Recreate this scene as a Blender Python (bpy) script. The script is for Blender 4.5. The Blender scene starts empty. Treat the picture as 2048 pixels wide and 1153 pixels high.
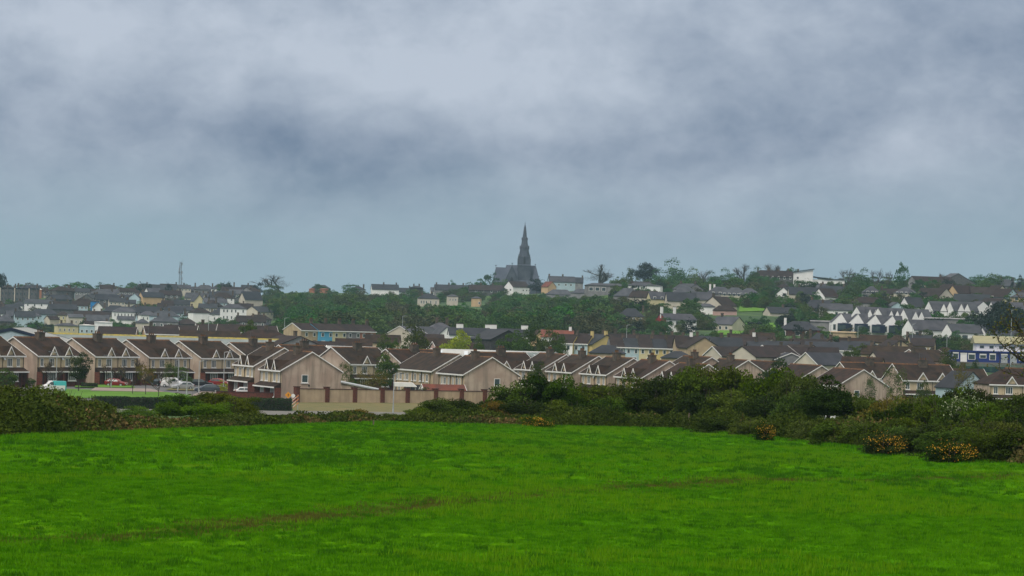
import bpy, math, random
import numpy as np
from mathutils import Vector, Matrix, Euler
R = math.radians
rnd = random.Random(7)
SC = bpy.context.scene
COL = SC.collection

# ------------------------------------------------------------------ camera
F = 6800.0            # focal length in photograph pixels (2048 wide)
ROLL = 0.028          # the photograph leans a little
CZ = 20.0             # eye height above datum
PITCH = math.atan(53.0 / F)
f0 = Vector((0, math.cos(PITCH), math.sin(PITCH)))
u0 = Vector((0, -math.sin(PITCH), math.cos(PITCH)))
r0 = Vector((1, 0, 0))
cr, ci = math.cos(ROLL), math.sin(ROLL)
CR = r0 * cr + u0 * ci
CU = u0 * cr - r0 * ci
cam = bpy.data.cameras.new('camera')
cam.sensor_width = 36.0
cam.lens = 36.0 * F / 2048.0
cam.clip_start = 1.0
cam.clip_end = 20000.0
co = bpy.data.objects.new('camera', cam)
COL.objects.link(co)
m = Matrix((CR, CU, -f0)).transposed().to_4x4()
m.translation = Vector((0, 0, CZ))
co.matrix_world = m
SC.camera = co

# ------------------------------------------------------------------ light
SUN_EL, SUN_AZ = R(52), R(215)      # azimuth clockwise from +Y: behind the viewer, a bit to the left
w = bpy.data.worlds.new('World')
SC.world = w
w.use_nodes = True
nt = w.node_tree
nt.nodes.clear()

class NT:
    """tiny node helper"""
    def __init__(s, nt): s.nt = nt
    def n(s, typ, **kw):
        x = s.nt.nodes.new(typ)
        ins = kw.pop('ins', None)
        for k, v in kw.items(): setattr(x, k, v)
        if ins:
            for k, v in ins.items():
                if hasattr(v, 'is_output') or isinstance(v, bpy.types.NodeSocket): s.nt.links.new(v, x.inputs[k])
                else: x.inputs[k].default_value = v
        return x
    def m(s, op, a, b=0.0, c=0.0, clamp=False):
        x = s.nt.nodes.new('ShaderNodeMath'); x.operation = op; x.use_clamp = clamp
        for i, v in enumerate((a, b, c)):
            if isinstance(v, bpy.types.NodeSocket): s.nt.links.new(v, x.inputs[i])
            else: x.inputs[i].default_value = v
        return x.outputs[0]
    def mix(s, f, a, b, blend='MIX'):
        x = s.nt.nodes.new('ShaderNodeMix'); x.data_type = 'RGBA'; x.blend_type = blend
        for k, v in ((0, f), (6, a), (7, b)):
            if isinstance(v, bpy.types.NodeSocket): s.nt.links.new(v, x.inputs[k])
            else:
                x.inputs[k].default_value = v if k == 0 else (*v, 1.0) if len(v) == 3 else v
        return x.outputs[2]
    def ramp(s, f, lo, hi, a=0.0, b=1.0):
        x = s.nt.nodes.new('ShaderNodeMapRange'); x.interpolation_type = 'SMOOTHSTEP'
        s.nt.links.new(f, x.inputs[0])
        for i, v in enumerate((lo, hi, a, b)): x.inputs[i + 1].default_value = v
        return x.outputs[0]
    def noise(s, vec, scale, detail=4.0, rough=0.5, dist=0.0):
        x = s.nt.nodes.new('ShaderNodeTexNoise')
        if vec is not None: s.nt.links.new(vec, x.inputs['Vector'])
        x.inputs['Scale'].default_value = scale; x.inputs['Detail'].default_value = detail
        x.inputs['Roughness'].default_value = rough; x.inputs['Distortion'].default_value = dist
        return x.outputs['Fac']
    def mapping(s, vec, scale=(1, 1, 1), loc=(0, 0, 0)):
        x = s.nt.nodes.new('ShaderNodeMapping'); s.nt.links.new(vec, x.inputs[0])
        x.inputs['Scale'].default_value = scale; x.inputs['Location'].default_value = loc
        return x.outputs[0]

def lin(r, g, b):
    f = lambda c: (c / 255.0 / 12.92) if c <= 10.3 else ((c / 255.0 + 0.055) / 1.055) ** 2.4
    return (f(r), f(g), f(b))

def build_world():
    N = NT(nt)
    tc = N.n('ShaderNodeTexCoord')
    d = tc.outputs['Generated']
    sep = N.n('ShaderNodeSeparateXYZ', ins={0: d})
    x, y, z = sep.outputs
    # clouds: soft billows, stretched sideways as they flatten with distance
    wv = N.mapping(d, (1, 1, 1.3))
    warp = N.noise(wv, 11.0, 3.0, 0.5)
    warp2 = N.noise(N.mapping(d, (1, 1, 2.0), (5, 3, 1)), 11.0, 3.0, 0.5)
    az = N.m('ARCTAN2', x, y)
    el = N.m('ARCSINE', z)
    az = N.m('ADD', az, N.m('MULTIPLY', N.m('SUBTRACT', warp, 0.5), 0.16))
    el = N.m('ADD', el, N.m('MULTIPLY', N.m('SUBTRACT', warp2, 0.5), 0.045))
    n1 = N.noise(N.mapping(d, (1, 1, 1.5), (1.3, 0, 0.4)), 16.0, 4.0, 0.52, 0.3)
    n2 = N.noise(N.mapping(d, (1, 1, 1.4), (0.2, 2, 0.7)), 45.0, 4.0, 0.55, 0.3)
    n3 = N.noise(N.mapping(d, (1, 1, 1.5), (3, 1, 2)), 130.0, 5.0, 0.6, 0.4)
    v = N.m('ADD', N.m('MULTIPLY', N.m('SUBTRACT', n1, 0.5), 1.1), N.m('MULTIPLY', N.m('SUBTRACT', n2, 0.5), 0.62))
    v = N.m('ADD', v, N.m('MULTIPLY', N.m('SUBTRACT', n3, 0.5), 0.30))
    # broad cloud masses (px, row, width px, height px, amount)
    masses = [(110, 60, 260, 120, .50), (900, 40, 420, 130, .60), (900, 150, 260, 70, .42), (1150, 330, 230, 60, -.22),
              (250, 250, 360, 60, -.30), (640, 320, 330, 65, -.30), (520, 100, 90, 110, -.12),
              (1560, 190, 420, 60, -.38), (1800, 60, 420, 60, -.15), (1400, 385, 150, 45, .35),
              (1900, 330, 260, 90, .22), (1080, 240, 130, 45, .18), (1330, 60, 90, 90, -.35), (700, 420, 260, 40, .12), (300, 430, 500, 60, -.05),
              (2040, 190, 160, 60, .10)]
    for px, row, wd, hg, amt in masses:
        amt *= .8 if amt > 0 else .55
        uu, vv = px - 1024, row - 576
        dr = f0 * F + CR * uu - CU * vv
        a0 = math.atan2(dr.x, dr.y); e0 = math.atan2(dr.z, dr.y)
        q = N.m('ADD', N.m('POWER', N.m('DIVIDE', N.m('SUBTRACT', az, a0), wd / F), 2.0),
                N.m('POWER', N.m('DIVIDE', N.m('SUBTRACT', el, e0), hg / F), 2.0))
        g = N.m('EXPONENT', N.m('MULTIPLY', q, -0.7))
        v = N.m('ADD', v, N.m('MULTIPLY', g, amt))
    # contrast fades towards the horizon
    fade = N.ramp(el, 0.005, 0.05, 0.25, 1.0)
    v = N.m('MULTIPLY', v, fade)
    t = N.m('ADD', v, 0.5, clamp=True)
    low = N.mix(t, lin(131, 159, 174), lin(163, 185, 197))
    high = N.mix(t, lin(97, 118, 146), lin(188, 198, 213))
    c = N.mix(N.ramp(el, 0.0, 0.055), low, high)
    # overcast dome, brightened further overhead, out of view, to light the ground more
    up = N.m('ADD', 1.0, N.m('MULTIPLY', N.m('MAXIMUM', N.m('SUBTRACT', z, 0.09), 0.0), 3.2))
    c = N.mix(N.ramp(z, .1, .4, 0.0, 0.8), c, (.385, .345, .30))
    vm = N.n('ShaderNodeVectorMath', operation='SCALE'); N.nt.links.new(c, vm.inputs[0]); N.nt.links.new(up, vm.inputs['Scale'])
    bg = N.n('ShaderNodeBackground', ins={0: vm.outputs[0], 1: 0.755})
    sky = N.n('ShaderNodeTexSky', sky_type='NISHITA', sun_disc=False, sun_elevation=SUN_EL, sun_rotation=SUN_AZ)
    bs = N.n('ShaderNodeBackground', ins={0: sky.outputs[0], 1: 0.05})
    mx = N.n('ShaderNodeMixShader', ins={0: 0.96, 1: bs.outputs[0], 2: bg.outputs[0]})
    out = N.n('ShaderNodeOutputWorld', ins={0: mx.outputs[0]})
build_world()
sl = bpy.data.lights.new('sun', 'SUN')
sl.energy = 1.5; sl.angle = R(25); sl.color = (1.0, 0.93, 0.84)
so = bpy.data.objects.new('sun', sl); COL.objects.link(so)
sd = Vector((math.sin(SUN_AZ) * math.cos(SUN_EL), math.cos(SUN_AZ) * math.cos(SUN_EL), math.sin(SUN_EL)))
so.rotation_euler = sd.to_track_quat('Z', 'Y').to_euler()
vs = SC.view_settings
vs.view_transform = 'Standard'; vs.look = 'None'; vs.exposure = 0.42; vs.gamma = 1.0; vs.use_curve_mapping = False
SC.cycles.volume_bounces = 1
SC.cycles.max_bounces = 5
SC.cycles.transparent_max_bounces = 8

# ------------------------------------------------------------------ projection and terrain
def P(px, row, D):
    d = f0 * F + CR * (px - 1024) - CU * (row - 576)
    k = D / d.y
    return Vector((d.x * k, D, CZ + d.z * k))

RESIDUALS = [(-104.5,905,2.4),(-93.1,905,2.5),(-90.2,930,2.0),(-82.9,945,2.4),(-75.5,930,2.5),(-70.1,950,2.2),(-76.1,860,3.5),(-64.0,880,2.9),(-51.9,800,4.1),(-60.5,985,0.3),(-56.0,988,0.1),(-52.1,991,-0.1),(-48.3,994,-0.3),(-44.4,997,-0.4),(-39.1,850,1.7),(-33.8,900,0.7),(-46.5,830,2.3),(-30.7,1010,0.5),(-21.7,1040,-0.3),(-25.9,1025,0.4),(-20.3,1015,0.2),(-21.4,930,0.7),(-18.9,860,1.9),(-13.3,830,2.7),(-14.1,990,1.0),(-9.3,990,0.9),(-4.3,990,0.9),(1.2,990,0.9),(-3.2,850,2.3),(-9.1,930,-0.5),(8.7,980,1.3),(13.2,960,0.9),(15.2,925,-1.9),(19.3,925,-2.0),(23.7,925,-1.8),(28.0,905,-0.8),(31.8,905,-0.8),(35.6,905,-0.8),(39.4,905,-0.9),(43.2,905,-0.9),(28.9,965,-1.2),(34.1,965,-1.2),(39.5,965,-1.3),(44.9,965,-1.3),(24.3,850,2.7),(40.4,820,4.5),(45.5,880,0.5),(48.3,868,0.7),(56.0,885,-0.1),(65.0,930,-1.7),(51.8,800,6.0),(57.0,790,6.1),(63.0,810,4.8),(64.6,790,6.4),(75.2,880,0.4),(71.7,780,4.3),(86.6,905,0.2),(93.5,830,3.6),(89.4,780,4.8),(97.3,800,5.0),(65.8,880,1.6),(72.0,900,0.3),(82.3,935,-1.2),(77.4,850,2.6),(69.9,850,2.5),(94.4,925,-1.0),(122.5,1165,1.7),(129.3,1160,1.6),(137.4,1155,1.7),(134.0,1095,1.9),(144.5,1080,1.4),(159.3,1080,0.4),(154.6,1230,2.2),(162.4,1225,2.3),(169.7,1235,2.1),(181.0,1240,1.8),(150.4,1150,3.7),(104.4,1135,1.8),(107.1,1090,1.9),(55.2,1140,2.7),(76.7,1200,-0.3),(95.1,1120,0.4),(103.2,1300,0.4),(80.2,1310,3.9),(120.7,1300,1.8),(120.7,1265,2.9),(140.6,1340,3.1),(162.8,1540,0.5),(171.4,1480,1.7),(156.7,1330,0.9),(149.9,1330,2.1),(176.2,1420,2.4),(192.2,1500,2.9),(196.2,1480,3.2),(204.3,1480,3.2),(184.0,1360,3.5),(197.6,1400,4.1),(205.3,1440,5.1),(201.5,1390,4.2),(204.0,1360,5.6),(189.0,1330,4.2),(211.7,1720,0.6),(207.3,1740,-0.1),(228.8,1760,0.4),(239.1,1650,2.3),(136.1,1760,2.1),(57.9,1330,6.0),(65.6,1320,6.1),(74.9,1340,5.6),(49.1,1440,5.3),(54.8,1400,5.3),(72.2,1420,6.8),(59.6,1560,6.8),(63.0,1500,8.0),(88.7,1450,4.0),(94.4,1440,3.3),(100.3,1440,2.8),(120.3,1480,0.9),(126.0,1470,1.8),(133.9,1450,1.8),(73.7,1290,4.8),(80.3,1280,3.3),(47.2,1600,6.9),(28.3,1960,3.4),(36.8,1980,1.9),(20.9,1930,4.7),(26.6,1880,1.4),(38.6,1800,2.2),(2.8,1990,2.2),(-44.1,1800,1.2),(-31.6,1810,1.4),(-18.6,1790,0.6),(-35.0,2000,2.6),(-15.2,1985,1.6),(-75.9,2030,2.9),(-57.3,2040,0.7),(-187.5,1650,-2.4),(-183.5,1620,-2.4),(-127.5,1560,-1.2),(-135.2,1570,-1.3),(-144.7,1580,-0.4),(-215.6,1760,1.4),(-211.8,1740,1.0),(-169.1,1830,-0.7),(-140.4,1830,1.2),(-196.0,1850,0.7),(-206.9,1960,1.2),(-216.2,1640,-2.2),(-205.2,1600,-2.4),(-216.0,1600,-1.1),(-189.5,1450,-1.9),(-174.5,1400,-0.5),(-168.9,1410,-0.7),(-158.9,1560,-1.9),(-150.6,1480,-2.3),(-170.9,1600,-2.2),(-155.0,1430,-1.4),(-184.2,2040,0.5),(-203.1,1850,0.8),(-112.2,2030,3.2),(-119.7,2035,3.9),(-264.2,1900,3.9)]
COLS = [-500, 0, 480, 760, 1024, 1300, 1600, 1850, 2048, 2550]
near = [(0, -1.7), (20, -2.6), (50, -3.85), (110, -4.92), (165, -5.9), (205, -6.6), (260, -8.6), (400, -14.1), (480, -15.4), (560, -15.6)]
zl = {620: [-15.5] * 4 + [-16.0, -16.2, -16.8, -17.0, -17.0, -17.0],
      700: [-15.6] * 3 + [-16, -16.5, -17, -17.3, -17.5, -17.3, -17.3],
      800: [-15.5] * 3 + [-16, -16.5, -16.8, -17.0, -16.6, -16, -16]}
rowsT = {
    930:  [690, 696, 700, 700, 704, 708, 706, 712, 712, 720],
    1080: [680, 690, 692, 688, 690, 692, 686, 694, 690, 700],
    1200: [676, 684, 684, 672, 668, 664, 660, 668, 668, 680],
    1350: [664, 672, 666, 656, 652, 644, 634, 630, 640, 650],
    1500: [650, 656, 650, 644, 640, 622, 606, 610, 612, 622],
    1700: [626, 633, 630, 626, 626, 602, 584, 584, 590, 600],
    1900: [600, 608, 608, 608, 606, 585, 570, 568, 575, 585],
    2080: [578, 588, 592, 595, 588, 575, 566, 562, 568, 578],
    2400: [580, 590, 596, 598, 594, 584, 578, 574, 580, 590]}
DS, ZT = [], []
for D, z in near:
    DS.append(D); ZT.append([z + CZ] * len(COLS))
for D in sorted(zl): DS.append(D); ZT.append([z + CZ for z in zl[D]])
for D in sorted(rowsT):
    DS.append(D); ZT.append([P(c, r, D).z for c, r in zip(COLS, rowsT[D])])
DS += [3200, 9000]; ZT += [[-8 + CZ] * len(COLS), [-30 + CZ] * len(COLS)]
DS = np.array(DS, float); ZT = np.array(ZT, float); COLA = np.array(COLS, float)

def vnoise(x, y, seed=0):
    xi = np.floor(x).astype(np.int64); yi = np.floor(y).astype(np.int64)
    xf = x - xi; yf = y - yi
    xf = xf * xf * (3 - 2 * xf); yf = yf * yf * (3 - 2 * yf)
    def h(a, b):
        n = (a * 374761393 + b * 668265263 + seed * 974634777) & 0x7fffffff
        n = ((n ^ (n >> 13)) * 1274126177) & 0x7fffffff
        return ((n ^ (n >> 16)) & 0xffff) / 65535.0
    a = h(xi, yi); b = h(xi + 1, yi); c = h(xi, yi + 1); d = h(xi + 1, yi + 1)
    return a + (b - a) * xf + (c - a) * yf + (a - b - c + d) * xf * yf

RES = RESIDUALS
def groundv(X, Y):
    z = groundv0(X, Y)
    if RES is None or not len(RES): return z
    X = np.asarray(X, float); Y = np.asarray(Y, float); sh = X.shape; X = X.ravel(); Y = Y.ravel()
    k = (Y > 740) & (Y < 2200); out = np.zeros(X.shape)
    if k.any():
        Xk, Yk = X[k], Y[k]; num = np.zeros(Xk.shape); den = np.full(Xk.shape, .12)
        for rx, ry, rr in RES:
            m_ = (np.abs(Xk - rx) < 60) & (np.abs(Yk - ry) < 80)
            if m_.any():
                w_ = np.exp(-((Xk[m_] - rx) / 20) ** 2 - ((Yk[m_] - ry) / 26) ** 2); num[m_] += w_ * rr; den[m_] += w_
        out[k] = num / den
    return z + out.reshape(sh)
def groundv0(X, Y):
    X = np.asarray(X, float); Y = np.asarray(Y, float)
    Yc = np.clip(Y, 0.0, DS[-1] - 1)
    px = 1024 + F * X / np.maximum(Yc, 400.0)
    i = np.clip(np.searchsorted(DS, Yc, side='right') - 1, 0, len(DS) - 2)
    t = (Yc - DS[i]) / (DS[i + 1] - DS[i])
    pc = np.clip(px, COLA[0], COLA[-1] - 0.01)
    j = np.clip(np.searchsorted(COLA, pc, side='right') - 1, 0, len(COLA) - 2)
    s = (pc - COLA[j]) / (COLA[j + 1] - COLA[j])
    s = s * s * (3 - 2 * s)
    z0 = ZT[i, j] * (1 - s) + ZT[i, j + 1] * s
    z1 = ZT[i + 1, j] * (1 - s) + ZT[i + 1, j + 1] * s
    return z0 * (1 - t) + z1 * t
def ground(x, y): return float(groundv(np.array([x]), np.array([y]))[0])
def gat(px, D):
    """world point on the ground at picture column px and distance D"""
    x = (px - 1024) / F * D
    for _ in range(3):
        z = ground(x, D)
        # column depends a little on height because of the roll
        q = Vector((x, D, z - CZ)); fw = q.dot(f0)
        p = 1024 + F * q.dot(CR) / fw
        x += (px - p) / F * D
    return Vector((x, D, ground(x, D)))
def hit(px, row, lo=30.0, hi=2300.0):
    """where the ray of a picture point meets the ground"""
    D = lo
    while D < hi:
        p = P(px, row, D)
        if p.z <= ground(p.x, p.y): return Vector((p.x, p.y, ground(p.x, p.y)))
        D *= 1.004
    p = P(px, row, hi); return Vector((p.x, p.y, ground(p.x, p.y)))

# ------------------------------------------------------------------ materials
MATS = {}
def mat(name, c1, c2=None, scale=1.0, rough=0.85, bump=0.0, isl=0.0, objv=0.0, spec=0.3, streak=0.0, course=0.0, detail=4.0, metal=0.0, bscale=None, thr=(0.35, 0.65), trans=0.0, pos=False):
    if name in MATS: return MATS[name]
    mt = bpy.data.materials.new(name); mt.use_nodes = True
    t = mt.node_tree; t.nodes.clear(); N = NT(t)
    tc = N.n('ShaderNodeTexCoord'); vec = N.n('ShaderNodeNewGeometry').outputs['Position'] if pos else tc.outputs['Object']
    if c2 is None: c2 = tuple(c * 0.82 for c in c1)
    col = N.mix(N.ramp(N.noise(vec, scale, detail), thr[0], thr[1]), c1, c2)
    if streak:
        sv = N.mapping(vec, (1.0, 1.0, 0.12))
        s = N.ramp(N.noise(sv, 1.1, 5.0, 0.65), 0.45, 0.64)
        col = N.mix(N.m('MULTIPLY', s, streak), col, tuple(c * 0.50 for c in c1))
    h = None
    if course:
        wv = N.n('ShaderNodeTexWave', wave_type='BANDS', bands_direction='Z', wave_profile='SAW', ins={'Scale': course, 'Distortion': 0.0})
        N.nt.links.new(tc.outputs['Object'], wv.inputs[0])
        h = wv.outputs['Fac']
        col = N.mix(N.m('MULTIPLY', N.m('POWER', h, 6.0), 0.45), col, tuple(c * 0.4 for c in c1))
    if isl:
        g = N.n('ShaderNodeNewGeometry').outputs['Random Per Island']
        v = N.m('ADD', 1 - isl, N.m('MULTIPLY', g, 2 * isl))
        sc = N.n('ShaderNodeVectorMath', operation='SCALE'); N.nt.links.new(col, sc.inputs[0]); N.nt.links.new(v, sc.inputs['Scale']); col = sc.outputs[0]
    if objv:
        oi = N.n('ShaderNodeObjectInfo').outputs['Random']
        hs = N.n('ShaderNodeHueSaturation'); N.nt.links.new(col, hs.inputs['Color'])
        N.nt.links.new(N.m('ADD', 0.5 - 0.055 * objv, N.m('MULTIPLY', oi, 0.11 * objv)), hs.inputs['Hue'])
        o2 = N.m('FRACT', N.m('MULTIPLY', oi, 7.31))
        N.nt.links.new(N.m('ADD', 1 - 0.4 * objv, N.m('MULTIPLY', o2, 0.8 * objv)), hs.inputs['Value'])
        o3 = N.m('FRACT', N.m('MULTIPLY', oi, 13.7))
        N.nt.links.new(N.m('ADD', 1 - 0.35 * objv, N.m('MULTIPLY', o3, 0.45 * objv)), hs.inputs['Saturation'])
        col = hs.outputs[0]
    b = N.n('ShaderNodeBsdfPrincipled')
    t.links.new(col, b.inputs['Base Color'])
    b.inputs['Roughness'].default_value = rough; b.inputs['Metallic'].default_value = metal
    b.inputs['Specular IOR Level'].default_value = spec
    if bump:
        bp = N.n('ShaderNodeBump', ins={'Strength': min(1.0, bump), 'Distance': 0.05})
        hh = N.noise(vec, bscale or scale * 6, 4.0)
        if h is not None: hh = N.m('ADD', N.m('MULTIPLY', hh, 0.4), h)
        t.links.new(hh, bp.inputs['Height']); t.links.new(bp.outputs[0], b.inputs['Normal'])
    sh = b.outputs[0]
    if trans:
        tr = N.n('ShaderNodeBsdfTranslucent', ins={0: col})
        mx = N.n('ShaderNodeMixShader', ins={0: trans, 1: b.outputs[0], 2: tr.outputs[0]}); sh = mx.outputs[0]
    N.n('ShaderNodeOutputMaterial', ins={0: sh})
    MATS[name] = mt
    return mt

M = {}
M['brown_tile'] = mat('brown_roof_tile', (.044, .026, .017), (.021, .015, .012), .6, .8, .5, course=2.1, objv=.25, pos=True, spec=.12, detail=7)
M['dark_tile'] = mat('dark_roof_tile', (.038, .027, .025), (.025, .020, .020), .5, .8, .4, course=2.1, objv=.35, pos=True, spec=.12, detail=7)
M['slate'] = mat('grey_slate', (.065, .069, .082), (.042, .046, .056), .4, .6, .3, objv=.35, pos=True, spec=.12, detail=7)
M['slate_dark'] = mat('dark_slate', (.032, .036, .045), (.022, .026, .033), .4, .6, .3, objv=.3, pos=True, spec=.12, detail=7)
M['red_tile'] = mat('red_roof_tile', (.17, .05, .03), (.10, .035, .025), .6, .8, .3, course=2.1)
M['ridge'] = mat('lichened_ridge_tile', (.15, .065, .022), (.06, .035, .02), 1.3, .9, .3)
M['pink_render'] = mat('pebble_dashed_render', (.46, .37, .295), (.35, .265, .21), .35, .95, .4, streak=.75, bscale=20, pos=True)
M['cream_render'] = mat('cream_render', (.56, .46, .30), (.48, .39, .26), .5, .9, .2, streak=.25, bscale=12, pos=True)
M['buff_render'] = mat('buff_render', (.50, .39, .26), (.42, .32, .22), .5, .9, .2, streak=.4, bscale=12, pos=True)
M['brick'] = mat('red_brick', (.17, .055, .035), (.11, .04, .03), 3.0, .9, .5, course=4.2)
M['brick_dark'] = mat('dark_brick', (.10, .045, .035), (.06, .03, .026), 3.0, .9, .5, course=4.2)
M['chim'] = mat('chimney_render', (.13, .095, .07), (.06, .055, .045), 1.2, .95, .4, streak=.5, pos=True)
M['white'] = mat('white_paint', (.78, .78, .76), (.70, .70, .68), .7, .6)
M['white_render'] = mat('white_render', (.84, .84, .83), (.76, .77, .76), .4, .9, streak=.12)
M['cream_wall'] = mat('far_cream_wall', (.56, .51, .42), (.48, .44, .37), .4, .9, objv=.15)
M['yellow_wall'] = mat('yellow_wall', (.58, .46, .19), (.50, .40, .17), .4, .9)
M['pale_yellow_wall'] = mat('pale_yellow_wall', (.60, .54, .33), (.52, .47, .29), .4, .9)
M['blue_wall'] = mat('sky_blue_wall', (.10, .40, .62), (.09, .35, .55), .4, .9)
M['bright_blue'] = mat('bright_blue_wall', (.02, .23, .55), (.02, .2, .48), .4, .8)
M['pale_blue_wall'] = mat('pale_blue_wall', (.42, .55, .60), (.36, .48, .53), .4, .9)
M['grey_wall'] = mat('grey_wall', (.24, .24, .245), (.17, .17, .18), .4, .9, objv=.3)
M['stone_wall'] = mat('grey_stone_wall', (.12, .12, .12), (.075, .08, .085), 1.5, .95, .4)
M['tan_wall'] = mat('tan_wall', (.46, .36, .23), (.38, .29, .19), .4, .9, streak=.3)
M['terracotta_wall'] = mat('terracotta_wall', (.38, .17, .10), (.32, .14, .09), .4, .9)
M['orange_wall'] = mat('apricot_wall', (.55, .39, .22), (.48, .34, .2), .4, .9)
M['red_wall'] = mat('dark_red_wall', (.24, .03, .035), (.18, .025, .03), .5, .85)
M['green_wall'] = mat('sea_green_wall', (.06, .27, .21), (.05, .23, .18), .5, .85)
M['pink_wall'] = mat('pink_wall', (.50, .33, .29), (.42, .28, .25), .5, .9)
M['dark_wood'] = mat('charcoal_boarding', (.025, .028, .035), (.018, .02, .026), 1.0, .7)
M['dark_stone'] = mat('charcoal_stone', (.05, .05, .052), (.03, .031, .034), 1.5, .95, .4)
M['glass'] = mat('window_glass', (.03, .05, .055), (.06, .085, .09), .8, .12, spec=.6)
M['dark'] = mat('black_paint', (.02, .02, .022), None, 1, .5)
M['pipe'] = mat('dark_pipe', (.03, .028, .03), None, 1, .6)
M['clad'] = mat('pale_metal_cladding', (.42, .50, .56), (.34, .42, .48), .3, .5, spec=.4)
M['metal_roof'] = mat('ribbed_metal_roof', (.19, .225, .22), (.14, .175, .17), .25, .6, spec=.4)
M['metal_roof_pale'] = mat('pale_metal_roof', (.42, .43, .41), (.32, .34, .34), .25, .6, spec=.4)
M['navy'] = mat('navy_paint', (.012, .02, .05), None, 1, .5)
M['moss'] = mat('yellow_lichen', (.32, .26, .05), (.20, .18, .06), 1.5, .9)
M['royal'] = mat('royal_blue_cladding', (.012, .03, .17), (.011, .028, .15), .5, .6)
M['olive_roof'] = mat('olive_roof', (.30, .29, .17), (.26, .25, .15), .3, .8)
M['church'] = mat('dark_church_stone', (.085, .098, .122), (.055, .066, .088), .25, .95, .3)
M['church_roof'] = mat('church_slate', (.085, .10, .135), (.062, .076, .105), .25, .8)
M['bark'] = mat('bark', (.075, .06, .045), (.045, .036, .03), 4, .95)
M['bark_pale'] = mat('pale_bark', (.17, .15, .125), (.10, .09, .08), 4, .95)
M['steel'] = mat('galvanised_steel', (.42, .45, .46), (.34, .37, .38), 2, .5, metal=.3)
M['steel_dark'] = mat('weathered_steel', (.13, .15, .16), (.09, .1, .11), 2, .6)
M['wood'] = mat('weathered_timber', (.16, .13, .09), (.10, .08, .06), 5, .9)
M['leaf_dark'] = mat('dark_leaf', (0.0208, 0.0416, 0.0040), (0.0336, 0.0576, 0.0056), .45, .95, spec=.04, isl=.32, objv=.35, trans=.15)
M['leaf_mid'] = mat('mid_green_leaf', (0.0638, 0.1115, 0.0064), (0.0382, 0.0744, 0.0064), .5, .95, spec=.04, isl=.32, objv=.35, trans=.2)
M['leaf_olive'] = mat('olive_leaf', (0.0725, 0.1075, 0.0075), (0.0350, 0.0600, 0.0063), .6, .95, spec=.04, isl=.32, objv=.35, trans=.2)
M['leaf_fresh'] = mat('fresh_leaf', (.085, .165, .008), (.055, .115, .008), .5, .95, spec=.04, isl=.32, objv=.3, trans=.25)
M['leaf_lime'] = mat('lime_leaf', (.27, .31, .010), (.18, .25, .010), .5, .95, spec=.04, isl=.35, objv=.1, trans=.25)
M['leaf_gold'] = mat('bronze_leaf', (.15, .115, .012), (.08, .085, .009), .6, .95, spec=.04, isl=.32, objv=.3, trans=.2)
M['leaf_brown'] = mat('brown_twig_leaf', (.125, .085, .030), (.075, .07, .020), .6, .95, spec=.04, isl=.32, objv=.3)
M['leaf_far'] = mat('far_green_leaf', (.054, .120, .020), (.034, .082, .018), .08, .95, spec=.04, isl=.22, objv=.75)
M['leaf_far_brown'] = mat('far_brown_twigs', (.072, .076, .034), (.048, .060, .024), .08, .95, spec=.04, isl=.22, objv=.5)
M['leaf_far_dark'] = mat('far_conifer_leaf', (.010, .026, .018), (.008, .02, .016), .1, .7, isl=.4, objv=.2)
M['twig_far'] = mat('far_bare_twigs', (.075, .07, .058), (.06, .055, .048), .2, .9, isl=.3)
M['twig'] = mat('dry_twigs', (.11, .085, .05), (.075, .06, .04), 2, .9, isl=.4)
M['gorse'] = mat('gorse_flower', (.66, .33, .012), (.45, .25, .012), 3, .7, isl=.3)
M['blossom'] = mat('white_blossom', (.34, .38, .24), (.22, .28, .14), 3, .8, isl=.3)
M['box_hedge'] = mat('clipped_hedge_leaf', (.036, .062, .020), (.020, .038, .014), 1.2, .9, isl=.4, spec=.05)
M['grass_far'] = mat('hillside_grass', (.050, .105, .018), (.026, .062, .016), .03, .95, bump=.2)
M['lawn'] = mat('mown_lawn', (.085, .21, .008), (.065, .16, .008), .25, .95, bump=.3, bscale=8)
M['verge'] = mat('dry_verge_grass', (.16, .13, .05), (.09, .10, .03), .5, .95, bump=.3, bscale=8)
M['asphalt'] = mat('asphalt', (.11, .11, .112), (.085, .085, .088), .4, .9, bump=.2, bscale=20)
M['concrete'] = mat('pale_concrete', (.16, .155, .14), (.12, .12, .11), .6, .9)
M['paving'] = mat('pinkish_paving', (.27, .22, .19), (.21, .17, .15), .8, .9)
M['tyre'] = mat('tyre_rubber', (.012, .012, .012), None, 1, .9)
M['lamp'] = mat('headlamp_glass', (.6, .62, .62), None, 1, .15, spec=.6)
M['tail'] = mat('tail_lamp', (.35, .01, .01), None, 1, .2)
def paint(name, c, met=.0): return mat(name, c, tuple(x * .95 for x in c), .3, .28, spec=.5, metal=met)
M['car_white'] = paint('white_car_paint', (.72, .72, .72)); M['car_teal'] = paint('teal_car_paint', (.03, .36, .36))
M['car_red'] = paint('red_car_paint', (.20, .012, .014)); M['car_silver'] = paint('silver_car_paint', (.42, .45, .48), .3)
M['car_black'] = paint('black_car_paint', (.012, .013, .016)); M['car_grey'] = paint('slate_grey_car_paint', (.07, .09, .11), .3)

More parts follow.
